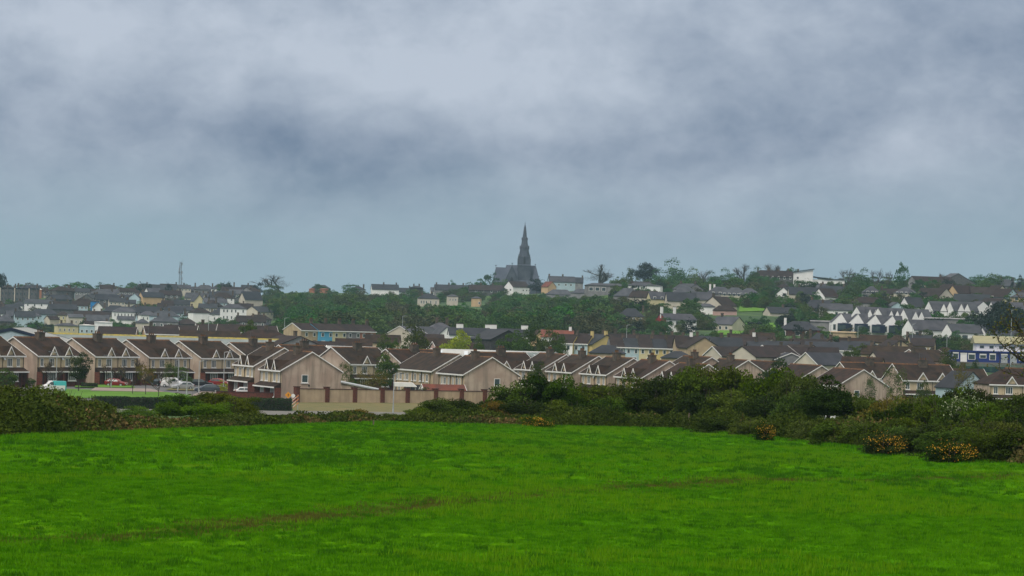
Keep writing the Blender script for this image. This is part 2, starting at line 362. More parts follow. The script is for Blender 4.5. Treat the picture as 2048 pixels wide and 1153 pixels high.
# ------------------------------------------------------------------ object helpers
def link(o, parent=None):
    COL.objects.link(o)
    if parent is not None: o.parent = parent
    return o
def tag(o, label=None, cat=None, group=None, kind=None):
    if label: o['label'] = label
    if cat: o['category'] = cat
    if group: o['group'] = group
    if kind: o['kind'] = kind
    return o
def empty(name, loc, rz=0.0, label=None, cat=None, group=None):
    o = bpy.data.objects.new(name, None); o.location = loc; o.rotation_euler = (0, 0, rz); o.empty_display_size = .3
    link(o); return tag(o, label, cat, group)
def children(o): return CH.get(o.name, [])
CH = {}
def obj(name, me, parent=None, loc=(0, 0, 0), rz=0.0, scale=None):
    o = bpy.data.objects.new(name, me); o.location = loc; o.rotation_euler = (0, 0, rz)
    if scale: o.scale = scale
    link(o, parent)
    if parent is not None: CH.setdefault(parent.name, []).append(o)
    return o
def copy_tree(o, parent=None):
    c = o.copy(); COL.objects.link(c)
    if parent is not None: c.parent = parent; CH.setdefault(parent.name, []).append(c)
    for ch in list(children(o)): copy_tree(ch, c)
    return c

class MB:
    def __init__(s): s.v = []; s.f = []; s.mi = []; s.ms = []
    def _m(s, m):
        if m not in s.ms: s.ms.append(m)
        return s.ms.index(m)
    def poly(s, pts, m):
        b = len(s.v); s.v += [tuple(p) for p in pts]; s.f.append(tuple(range(b, b + len(pts)))); s.mi.append(s._m(m))
    def box(s, x0, x1, y0, y1, z0, z1, m):
        b = len(s.v); k = s._m(m)
        s.v += [(x0, y0, z0), (x1, y0, z0), (x1, y1, z0), (x0, y1, z0), (x0, y0, z1), (x1, y0, z1), (x1, y1, z1), (x0, y1, z1)]
        for q in ((0, 3, 2, 1), (4, 5, 6, 7), (0, 1, 5, 4), (1, 2, 6, 5), (2, 3, 7, 6), (3, 0, 4, 7)):
            s.f.append(tuple(b + i for i in q)); s.mi.append(k)
    def prism(s, prof, x0, x1, m, axis='x', mend=None):
        """extrude a convex/concave profile [(a,z)...] along x (profile in y,z) or y (profile in x,z)"""
        b = len(s.v); n = len(prof); k = s._m(m); ke = s._m(mend or m)
        for t in (x0, x1):
            for a, z in prof: s.v.append((t, a, z) if axis == 'x' else (a, t, z))
        for i in range(n):
            j = (i + 1) % n
            s.f.append((b + i, b + j, b + n + j, b + n + i)); s.mi.append(k)
        s.f.append(tuple(b + i for i in range(n))[::-1]); s.mi.append(ke)
        s.f.append(tuple(b + n + i for i in range(n))); s.mi.append(ke)
    def tube(s, p0, p1, r0, r1, m, n=6):
        p0 = Vector(p0); p1 = Vector(p1); d = (p1 - p0)
        if d.length < 1e-6: return
        d.normalize(); a = d.orthogonal().normalized(); c = d.cross(a)
        b = len(s.v); k = s._m(m)
        for p, r in ((p0, r0), (p1, r1)):
            for i in range(n):
                t = 2 * math.pi * i / n
                s.v.append(tuple(p + a * (r * math.cos(t)) + c * (r * math.sin(t))))
        for i in range(n):
            j = (i + 1) % n; s.f.append((b + i, b + j, b + n + j, b + n + i)); s.mi.append(k)
        if r1 > 0.004: s.f.append(tuple(b + n + i for i in range(n))); s.mi.append(k)
        s.f.append(tuple(b + i for i in range(n))[::-1]); s.mi.append(k)
    def mesh(s, name='mesh'):
        me = bpy.data.meshes.new(name); me.from_pydata(s.v, [], s.f)
        for m in s.ms: me.materials.append(M[m] if isinstance(m, str) else m)
        me.polygons.foreach_set('material_index', s.mi); me.update(); return me
MC = {}
def cached(key, fn):
    if key not in MC: MC[key] = fn()
    return MC[key]
# ------------------------------------------------------------------ setting: ground, field, roads
def grid_mesh(name, xs_fn, ys, nx, zoff, material, zf=None):
    V = []
    for y in ys:
        x0, x1 = xs_fn(y); V.append(np.stack([np.linspace(x0, x1, nx), np.full(nx, y)], 1))
    V = np.concatenate(V); z = (zf(V[:, 0], V[:, 1]) if zf else groundv(V[:, 0], V[:, 1])) + zoff
    V = np.column_stack([V, z]); ny = len(ys)
    i = np.arange(ny - 1)[:, None] * nx + np.arange(nx - 1)[None]
    Fc = np.stack([i, i + 1, i + 1 + nx, i + nx], -1).reshape(-1, 4)
    me = bpy.data.meshes.new(name); me.vertices.add(len(V)); me.vertices.foreach_set('co', V.ravel())
    me.loops.add(Fc.size); me.loops.foreach_set('vertex_index', Fc.ravel().astype(np.int32))
    me.polygons.add(len(Fc)); me.polygons.foreach_set('loop_start', np.arange(0, Fc.size, 4, dtype=np.int32))
    me.polygons.foreach_set('loop_total', np.full(len(Fc), 4, np.int32))
    me.polygons.foreach_set('use_smooth', np.ones(len(Fc), bool))
    me.update(); me.validate(); me.materials.append(material); return me, V

BND_PX = [-400, 0, 250, 500, 760, 1024, 1370, 1700, 2048, 2500]
BND_D = [127, 129, 144, 163, 192, 194, 198, 160, 129, 107]
def bnd(px): return float(np.interp(px, BND_PX, BND_D))
def bndv(X, Y): return np.interp(1024 + F * X / np.maximum(Y, 30.0), BND_PX, BND_D)
ys = np.unique(np.concatenate([np.linspace(-60, 120, 40), np.linspace(120, 900, 260), np.linspace(900, 2600, 220), np.geomspace(2600, 8900, 16)]))
def gz(X, Y):
    z = groundv(X, Y)
    return z - 0.5 * np.clip((bndv(X, Y) - Y) / 6.0, 0, 1)
me, _ = grid_mesh('ground', lambda y: (-120 - .36 * max(y, 0), 120 + .36 * max(y, 0)), ys, 150, 0.0, M['grass_far'], gz)
tag(obj('ground', me), 'rolling green land from the field edge up to the town ridge', kind='structure')

# the mown strip of mud and worn grass across the field
WEAR = [hit(px, r, 20, 260) for px, r in ((-60, 1082), (200, 1070), (400, 1062), (560, 1040), (800, 1018), (1024, 998), (1200, 982), (1440, 968), (1650, 962), (1900, 962), (2110, 955))]
MUD = hit(2030, 951, 20, 260)
def wear(X, Y):
    d = np.full(X.shape, 1e9)
    for a, b in zip(WEAR[:-1], WEAR[1:]):
        ax, ay, bx, by = a.x, a.y, b.x, b.y
        t = np.clip(((X - ax) * (bx - ax) + (Y - ay) * (by - ay)) / ((bx - ax) ** 2 + (by - ay) ** 2), 0, 1)
        d = np.minimum(d, np.hypot(X - ax - t * (bx - ax), Y - ay - t * (by - ay)))
    wd = .5 + Y * .007
    w_ = np.exp(-(d / wd) ** 2) * (0.35 + 0.8 * vnoise(X * .45, Y * .25, 5))
    mud = np.exp(-(((X - MUD.x - .5) / 3.2) ** 2 + ((Y - MUD.y) / 2.6) ** 2)) * (.5 + vnoise(X * 1.2, Y * .8, 9))
    return np.clip(w_, 0, 1), np.clip(mud * 1.2, 0, 1)
def fz(X, Y):
    z = groundv(X, Y)
    a = (vnoise(X * .9, Y * .5, 1) - .5) * .09 + (vnoise(X * 2.3, Y * 1.5, 2) - .5) * .10 + (vnoise(X * .2, Y * .12, 3) - .5) * .14
    return z + a
PRE = "field"
ysf = np.unique(np.concatenate([np.linspace(-15, 44, 30), 44 * (215 / 44) ** np.linspace(0, 1, 520)]))
nxf = 360
def fx(y): return (-8 - .19 * max(y, 0), 8 + .19 * max(y, 0))
me, V = grid_mesh('field', fx, ysf, nxf, 0.02, mat('tmp', (.1, .1, .1)), lambda X, Y: fz(X, Y) - 1.2 * np.clip((Y - bndv(X, Y) - 2.0) / 4.0, 0, 1))
wr, md = wear(V[:, 0], V[:, 1])
for nm, arr in (('wear', wr), ('mud', md)):
    at = me.attributes.new(nm, 'FLOAT', 'POINT'); at.data.foreach_set('value', arr.astype(np.float32))
def field_mat():
    mt = bpy.data.materials.new('pasture_grass'); mt.use_nodes = True
    t = mt.node_tree; t.nodes.clear(); N = NT(t)
    vec = N.n('ShaderNodeTexCoord').outputs['Object']
    sv = N.mapping(vec, (1.0, .45, 1.0))
    g1 = N.ramp(N.noise(sv, .12, 4, .6), .35, .65)
    c = N.mix(g1, (.042, .155, .002), (.068, .20, .003))
    g2 = N.ramp(N.noise(sv, 1.3, 5, .7), .42, .58)
    c = N.mix(N.m('MULTIPLY', g2, .55), c, (.022, .085, .002))
    g3 = N.ramp(N.noise(N.mapping(vec, (1, .6, 1), (9, 4, 0)), .5, 4, .6), .56, .72)
    c = N.mix(N.m('MULTIPLY', g3, .5), c, (.085, .14, .005))
    w_ = N.n('ShaderNodeAttribute', attribute_name='wear').outputs['Fac']
    c = N.mix(N.m('MULTIPLY', w_, .8), c, (.055, .050, .012))
    md_ = N.n('ShaderNodeAttribute', attribute_name='mud').outputs['Fac']
    c = N.mix(md_, c, (.050, .030, .016))
    b = N.n('ShaderNodeBsdfPrincipled'); t.links.new(c, b.inputs['Base Color']); b.inputs['Roughness'].default_value = 1.0
    b.inputs['Specular IOR Level'].default_value = .0
    bp = N.n('ShaderNodeBump', ins={'Strength': .9, 'Distance': .08}); t.links.new(N.noise(sv, 5.0, 5, .7), bp.inputs['Height'])
    t.links.new(bp.outputs[0], b.inputs['Normal'])
    N.n('ShaderNodeOutputMaterial', ins={0: b.outputs[0]}); return mt
me.materials.clear(); me.materials.append(field_mat())
tag(obj('field', me), 'bright green pasture sloping away to the hedges', kind='structure')

# --- grass blades, tussocks: one stuff object each, instanced on points
def blades(n, h, wd, spread, seed, lean=.5):
    r_ = random.Random(seed); b = MB()
    for i in range(n):
        a = r_.uniform(0, 6.283); r = spread * math.sqrt(r_.random()); x, y = r * math.cos(a), r * math.sin(a)
        t = r_.uniform(0, 6.283); hh = h * r_.uniform(.5, 1.1); l = lean * hh
        dx, dy = math.cos(t) * wd / 2, math.sin(t) * wd / 2
        la = r_.uniform(0, 6.283); lx, ly = l * math.cos(la) * r_.random(), l * math.sin(la) * r_.random()
        b.poly([(x - dx, y - dy, -.02), (x + dx, y + dy, -.02), (x + lx + dx * .2, y + ly + dy * .2, hh)], GR)
    return b
def scatter_stuff(name, pts, scl, templates, label, seed=0, yscale=None):
    n = len(pts)
    me = bpy.data.meshes.new(name); me.vertices.add(n); me.vertices.foreach_set('co', np.asarray(pts, np.float32).ravel())
    rs = np.random.RandomState(seed)
    a = me.attributes.new('scl', 'FLOAT', 'POINT'); a.data.foreach_set('value', np.asarray(scl, np.float32))
    a = me.attributes.new('rot', 'FLOAT', 'POINT'); a.data.foreach_set('value', rs.uniform(0, 6.283, n).astype(np.float32))
    a = me.attributes.new('idx', 'INT', 'POINT'); a.data.foreach_set('value', rs.randint(0, len(templates), n).astype(np.int32))
    c = bpy.data.collections.new(name + '_templates')
    for i, tm in enumerate(templates): c.objects.link(bpy.data.objects.new('%s_template' % name, tm))
    g = bpy.data.node_groups.new(name + '_scatter', 'GeometryNodeTree')
    g.interface.new_socket('Geometry', in_out='INPUT', socket_type='NodeSocketGeometry')
    g.interface.new_socket('Geometry', in_out='OUTPUT', socket_type='NodeSocketGeometry')
    gi = g.nodes.new('NodeGroupInput'); go = g.nodes.new('NodeGroupOutput')
    ci_ = g.nodes.new('GeometryNodeCollectionInfo'); ci_.inputs[0].default_value = c; ci_.inputs[1].default_value = True; ci_.inputs[2].default_value = True
    ip = g.nodes.new('GeometryNodeInstanceOnPoints'); ip.inputs['Pick Instance'].default_value = True
    def attr(nm, typ):
        x = g.nodes.new('GeometryNodeInputNamedAttribute'); x.data_type = typ; x.inputs['Name'].default_value = nm
        return [o for o in x.outputs if o.enabled and o.name == 'Attribute'][0]
    cx = g.nodes.new('ShaderNodeCombineXYZ'); g.links.new(attr('rot', 'FLOAT'), cx.inputs[2])
    mp = g.nodes.new('GeometryNodeMeshToPoints')
    g.links.new(gi.outputs[0], mp.inputs[0]); g.links.new(mp.outputs[0], ip.inputs['Points'])
    g.links.new(ci_.outputs[0], ip.inputs['Instance']); g.links.new(attr('idx', 'INT'), ip.inputs['Instance Index'])
    g.links.new(cx.outputs[0], ip.inputs['Rotation']); g.links.new(attr('scl', 'FLOAT'), ip.inputs['Scale'])
    g.links.new(ip.outputs[0], go.inputs[0])
    o = obj(name, me); md_ = o.modifiers.new('scatter', 'NODES'); md_.node_group = g
    return tag(o, label, kind='stuff')
def blade_mat(name, c1, c2, tip=None):
    return mat(name, c1, c2, .25, .8, isl=.3, spec=.02, trans=.25)
M['blade'] = mat('grass_blade', (.042, .165, .002), (.088, .255, .004), 2.4, .8, isl=.3, spec=.02, trans=.2, thr=(.38, .60), pos=True, detail=6)
M['blade_yellow'] = mat('yellowing_grass_blade', (.120, .265, .005), (.09, .23, .004), .3, .8, isl=.3, spec=.02, trans=.25)
M['blade_dark'] = blade_mat('coarse_grass_blade', (.030, .125, .004), (.048, .15, .005))
M['blade_straw'] = blade_mat('straw_grass_blade', (.10, .095, .022), (.07, .085, .015))
rs = np.random.RandomState(3)
def field_pts(n, d0, d1, margin=.165):
    y = np.sqrt(rs.uniform(d0 * d0, d1 * d1, n)); x = rs.uniform(-1, 1, n) * margin * y
    k = y < bndv(x, y) + 1.0
    return x[k], y[k]
GR = 'blade'
X1, Y1 = field_pts(80000, 43, 95); X2, Y2 = field_pts(80000, 95, 210)
X = np.concatenate([X1, X2]); Y = np.concatenate([Y1, Y2])
w_, m_ = wear(X, Y)
k = rs.uniform(0, 1, len(X)) > np.clip(w_ * .95 + m_ * 1.1, 0, .97)
X, Y = X[k], Y[k]
sc_ = (np.where(Y < 95, .85, 1.2) * (0.6 + .7 * vnoise(X * 1.3, Y * .8, 11)) * rs.uniform(.6, 1.25, len(X)))
Z = fz(X, Y) + .02
scatter_stuff('grass', np.column_stack([X, Y, Z]), sc_, [blades(13, .06, .024, .17, s).mesh() for s in range(4)], 'short grazed grass blades over the pasture')
GR = 'blade_dark'
Xd, Yd = field_pts(90000, 43, 208)
pn = vnoise(Xd * .35, Yd * .16, 21) * .25 + vnoise(Xd * 2.2, Yd * 1.3, 22) * .75
k = (pn > .70) | (rs.uniform(0, 1, len(Xd)) < .02)
# two or three bigger coarse patches seen in the photograph
Xd, Yd = Xd[k], Yd[k]
ex = []
for px, row, rx, ry, n in ((640, 918, 1.6, 4.5, 260), (900, 868, 2.2, 6, 160), (1110, 878, 2.2, 6, 150), (740, 866, 1.8, 5, 90), (310, 1060, 1.6, 2, 120), (1010, 1010, .5, 1, 20)):
    c = hit(px, row, 30, 230)
    ex.append(np.column_stack([c.x + rs.normal(0, rx, n), c.y + rs.normal(0, ry, n)]))
ex = np.concatenate(ex); Xd = np.concatenate([Xd, ex[:, 0]]); Yd = np.concatenate([Yd, ex[:, 1]])
scatter_stuff('coarse_grass', np.column_stack([Xd, Yd, fz(Xd, Yd) + .02]), (rs.uniform(.4, 1.0, len(Xd)) * np.where(Yd < 90, .8, 1.15)),
              [blades(22, .13, .03, .13, 40 + s, .8).mesh() for s in range(3)], 'darker coarse tufts dotted through the pasture')
GR = 'blade_yellow'
Xy, Yy = field_pts(60000, 43, 208); k = (vnoise(Xy * .22, Yy * .11, 61) * .6 + vnoise(Xy * 1.1, Yy * .6, 62) * .4) > .60
Xy, Yy = Xy[k], Yy[k]
scatter_stuff('yellowing_grass', np.column_stack([Xy, Yy, fz(Xy, Yy) + .03]), rs.uniform(.8, 1.6, len(Xy)), [blades(12, .085, .022, .17, 70 + s).mesh() for s in range(2)], 'yellower grass in streaks over the pasture')
GR = 'blade_straw'
Xw, Yw = field_pts(90000, 43, 130); ww, wm = wear(Xw, Yw); k = rs.uniform(0, 1, len(Xw)) < (ww * .75) * (wm < .4)
Xw, Yw = Xw[k], Yw[k]
scatter_stuff('worn_grass', np.column_stack([Xw, Yw, fz(Xw, Yw) + .02]), rs.uniform(.4, .9, len(Xw)), [blades(10, .085, .03, .2, 80 + s).mesh() for s in range(2)], 'worn straw coloured grass along the old track')

# --- estate roads, lawn, pavements, laid as thin sheets above the ground
def drape(name, pix, zoff, m, label=None, n=10):
    pts = [hit(*p, 380, 700) for p in pix]
    b = MB()
    if len(pts) == 4:
        for i in range(n):
            for j in range(n):
                q = []
                for (s, t) in ((i, j), (i + 1, j), (i + 1, j + 1), (i, j + 1)):
                    s /= n; t /= n
                    a = pts[0].lerp(pts[1], s); c = pts[3].lerp(pts[2], s); p = a.lerp(c, t)
                    q.append((p.x, p.y, ground(p.x, p.y) + zoff))
                b.poly(q, m)
    return tag(obj(name, b.mesh()), label, kind='structure')
drape('road', [(-60, 800), (620, 806), (640, 770), (-60, 768)], .05, 'asphalt', 'grey estate road in front of the semi-detached houses')
drape('lawn', [(100, 797), (440, 799), (330, 786), (110, 779)], .15, 'lawn', 'bright mown green with young trees by the estate road')
drape('pavement', [(180, 784), (330, 786.5), (300, 780), (190, 777.5)], .20, 'paving')
drape('verge', [(150, 777), (270, 778), (265, 773), (150, 771)], .24, 'lawn')
drape('road_island', [(330, 782), (430, 784), (400, 779), (345, 777.5)], .2, 'verge')
drape('footpath', [(375, 796), (470, 798), (450, 783), (405, 784)], .2, 'paving')
drape('grass_verge', [(586, 823), (1100, 833), (1100, 806), (586, 805)], .10, 'verge', 'dry brown verge below the pale boundary wall')
drape('main_road', [(-100, 822), (1150, 838), (1150, 832), (-100, 816)], .2, 'concrete', 'narrow pale strip of main road behind the scrub')

# ------------------------------------------------------------------ buildings
def window_mesh(w_, h, bars=1, frame='white', sill=True, fr=.09, proud=.07):
    def mk():
        b = MB()
        b.box(-w_ / 2, -w_ / 2 + fr, -proud, .03, 0, h, frame); b.box(w_ / 2 - fr, w_ / 2, -proud, .03, 0, h, frame)
        b.box(-w_ / 2 + fr, w_ / 2 - fr, -proud, .03, h - fr, h, frame); b.box(-w_ / 2 + fr, w_ / 2 - fr, -proud, .03, 0, fr, frame)
        for i in range(bars):
            x = -w_ / 2 + w_ * (i + 1) / (bars + 1)
            b.box(x - fr * .42, x + fr * .42, -proud + .01, .03, fr, h - fr, frame)
        return b.mesh('window_frame')
    return cached(('win', w_, h, bars, frame, fr, proud), mk)
def pane_mesh(w_, h):
    return cached(('pane', w_, h), lambda: (lambda b: (b.box(-w_ / 2 + .05, w_ / 2 - .05, -.02, .01, .05, h - .05, 'glass'), b.mesh('pane'))[1])(MB()))
def sill_mesh(w_):
    return cached(('sill', w_), lambda: (lambda b: (b.box(-w_ / 2 - .12, w_ / 2 + .12, -.16, .02, -.14, -.01, 'white'), b.mesh('sill'))[1])(MB()))
def farwin_mesh(w_, h, frame):
    def mk():
        b = MB(); t = .14
        b.box(-w_ / 2, w_ / 2, -.05, .02, 0, h, frame); b.box(-w_ / 2 + t, w_ / 2 - t, -.09, -.03, t, h - t, 'glass'); return b.mesh('window')
    return cached(('fwin', w_, h, frame), mk)
BOX = []; DBG = []
LAND = [(360, 545, 'the lattice mast'), (30, 590, 'the big stone building'), (190, 605, 'the bright blue house'), (250, 625, 'the seven-windowed white house'), (467, 622, 'the tall white hotel'), (395, 595, 'the pale yellow gable'),
 (126, 630, 'the cream terraced block'), (330, 628, 'the twin slate house'), (190, 650, 'the flat-roofed white blocks'), (556, 560, 'the big half-bare tree'), (636, 580, 'the orange-red shop front'), (655, 665, 'the coloured terrace'), (770, 570, 'the white-gabled skyline house'),
 (870, 595, 'the long cream villa'), (1046, 520, 'the church'), (1023, 572, 'the white house under the church'), (1123, 558, 'the pale stone skyline house'), (1199, 545, 'the lone bare tree'), (1290, 548, 'the dark flat-topped pine'), (1346, 545, 'the tallest skyline tree'),
 (1196, 680, 'the bright yellow gable'), (1400, 685, 'the plain tan gable'), (996, 675, 'the charcoal barn'), (913, 675, 'the lime-green tree'), (1320, 592, 'the yellow house with the gablet'), (1352, 640, 'the red-ended white house'), (1457, 645, 'the cream bungalow on the green slope'),
 (1440, 602, 'the cream gable with the dark chimney'), (1563, 624, 'the twin-gabled cream bungalow'), (1485, 583, 'the two-storey hipped pair'), (1551, 548, 'the long institution'), (1625, 560, 'the flat-roofed school'), (1711, 575, 'the olive rounded tree'), (1600, 650, 'the dark red bungalow'),
 (1730, 645, 'the dark-bay terrace'), (1855, 650, 'the long low white range'), (1930, 615, 'the top new-build row'), (1868, 585, 'the tall cream gable'), (1862, 560, 'the broad chimneyed roof'), (1984, 588, 'the sea-green gable'), (2010, 585, 'the pale blue gable'), (1812, 583, 'the cream hipped house'),
 (2003, 645, 'the flat-topped cypress'), (1980, 705, 'the blue building'), (1800, 712, 'the cream-gabled dark-roofed bungalow'), (1512, 700, 'the middle cream gable'), (1672, 690, 'the long white-fronted bungalow'), (700, 680, 'the three bright rooflights'), (527, 668, 'the wide brown hipped roof'), (880, 655, 'the two-chimneyed house'), (1110, 680, 'the dark tree clump'),
 (1975, 560, 'the windswept reddish tree'), (1280, 690, 'the slate-roofed coloured terrace')]
def where(px, row):
    l = min(LAND, key=lambda q: math.hypot(q[0] - px, (q[1] - row) * 1.6)); dx, dy = px - l[0], row - l[1]
    far = abs(dx) > 45
    if abs(dx) > abs(dy) * 1.6: return ('well ' if far else 'just ') + ('right of ' if dx > 0 else 'left of ') + l[2]
    return ('below ' if dy > 0 else 'above ') + l[2]
def topx(v):
    q = Vector((v[0], v[1], v[2] - CZ)); fw = q.dot(f0)
    return 1024 + F * q.dot(CR) / fw, 576 - F * q.dot(CU) / fw
def bbox(x, D, W, d, yaw, base, h):
    hw = (W * abs(math.cos(yaw)) + d * abs(math.sin(yaw))) / 2
    a, t = topx((x, D, base + h)); _, b_ = topx((x, D, base)); s = F / D
    return a - hw * s, a + hw * s, t, b_
def reg(x, D, W, d, yaw, base, h, label):
    a = bbox(x, D, W, d, yaw, base, h); BOX.append((*a, D, label))
def hides(bb, D, tol=.15, cover=.9):
    """does this picture box hide something named that stands behind it?"""
    for (a, b, t, bo, d2, lb) in BOX:
        if d2 <= D + 5: continue
        bo2 = t + (bo - t) * cover
        ox = min(b, bb[1]) - max(a, bb[0]); oy = min(bo2, bb[3]) - max(t, bb[2])
        if ox > 0 and oy > 0 and ox * oy > tol * (b - a) * (bo2 - t): return True
    return False
def clash(x, D, r):
    for (a, b, t, bo, d2, lb) in BOX:
        if abs(d2 - D) < r + 5:
            px = 1024 + F * x / D
            if a - r * F / D * .6 < px < b + r * F / D * .6: return True
    return False
FACE = {'f': lambda u, W, d: ((u, -d / 2), 0), 'b': lambda u, W, d: ((-u, d / 2), math.pi),
        'r': lambda u, W, d: ((W / 2, u), math.pi / 2), 'l': lambda u, W, d: ((-W / 2, -u), -math.pi / 2)}

def add_window(root, face, u, z, w_, h, W, d, far=False, bars=1, frame='white', off=0.0, sill=True):
    (x, y), rz = FACE[face](u, W, d)
    if off:
        x += off * math.sin(rz); y -= off * math.cos(rz)
    if far: return obj('window', farwin_mesh(w_, h, frame), root, (x, y, z), rz)
    o = obj('window', window_mesh(w_, h, bars, frame), root, (x, y, z), rz)
    obj('pane', pane_mesh(w_, h), o)
    if sill: obj('sill', sill_mesh(w_), o)
    return o

def roof_mesh(W, d, eave, rise, hip, m, ov=.3, th=.16, ogab=.25, hipends='lr'):
    b = MB(); x0, x1 = -W / 2 - ogab, W / 2 + ogab
    y0 = d / 2 + ov; drop = rise / (d / 2) * ov
    ze = eave - drop; zr = eave + rise
    hl = min(d / 2, W / 2 - .3) * .95 if hip else 0
    a0 = x0 + (hl if hip and 'l' in hipends else 0); a1 = x1 - (hl if hip and 'r' in hipends else 0)
    for s in (-1, 1):
        lo = [(x0, s * y0, ze), (x1, s * y0, ze), (a1, 0, zr), (a0, 0, zr)]
        up = [(x, y, z + th) for x, y, z in lo]
        b.poly(up if s < 0 else up[::-1], m); b.poly(lo[::-1] if s < 0 else lo, m)
        b.poly([lo[0], lo[1], up[1], up[0]], m)
        if not (hip and 'l' in hipends): b.poly([lo[0], up[0], up[3], lo[3]], m)
        if not (hip and 'r' in hipends): b.poly([lo[1], lo[2], up[2], up[1]], m)
    if hip:
        for s, a, e in ((-1, a0, x0), (1, a1, x1)):
            if ('l' if s < 0 else 'r') in hipends:
                lo = [(e, -y0, ze), (e, y0, ze), (a, 0, zr)]
                b.poly([(x, y, z + th) for x, y, z in lo], m)
                b.poly([lo[0], lo[1], (e, y0, ze + th), (e, -y0, ze + th)], m)
    return b.mesh('roof')
def wall_mesh(W, d, eave, rise, hip, m, mg, sink, hipends='lr'):
    b = MB()
    for s in (-1, 1):
        q = [(-W / 2, s * d / 2, -sink), (W / 2, s * d / 2, -sink), (W / 2, s * d / 2, eave), (-W / 2, s * d / 2, eave)]
        b.poly(q if s < 0 else q[::-1], m)
        x = s * W / 2
        g = [(x, -d / 2, -sink), (x, d / 2, -sink), (x, d / 2, eave)]
        if not (hip and ('l' if s < 0 else 'r') in hipends): g.append((x, 0, eave + rise))
        g.append((x, -d / 2, eave))
        b.poly(g if s > 0 else g[::-1], mg)
    return b.mesh('wall')
def chimney_mesh(w_, d, h, below, m, capm='chim'):
    def mk():
        b = MB(); b.box(-w_ / 2, w_ / 2, -d / 2, d / 2, -below, h, m); b.box(-w_ / 2 - .08, w_ / 2 + .08, -d / 2 - .08, d / 2 + .08, h, h + .14, capm)
        return b.mesh('chimney')
    return cached(('ch', w_, d, h, below, m, capm), mk)
def pot_mesh():
    def mk():
        b = MB(); b.tube((0, 0, 0), (0, 0, .45), .15, .12, 'ridge', 8); b.tube((0, 0, .45), (0, 0, .5), .15, .15, 'dark', 8); return b.mesh('chimney_pot')
    return cached('pot', mk)
def barge_mesh(d, eave, rise, ov=.3, hgt=.19, th=.06):
    def mk():
        b = MB(); y0 = d / 2 + ov; ze = eave - rise / (d / 2) * ov; zr = eave + rise
        for s in (-1, 1):
            lo0 = (s * y0, ze + .17); lo1 = (0, zr + .17)
            pr = [(s * y0, ze + .19 - hgt), (s * y0, ze + .19), (0, zr + .19), (0, zr + .19 - hgt)]
            b.prism(pr, 0, th, 'white')
        return b.mesh('bargeboard')
    return cached(('bg', d, eave, rise, ov, hgt), mk)

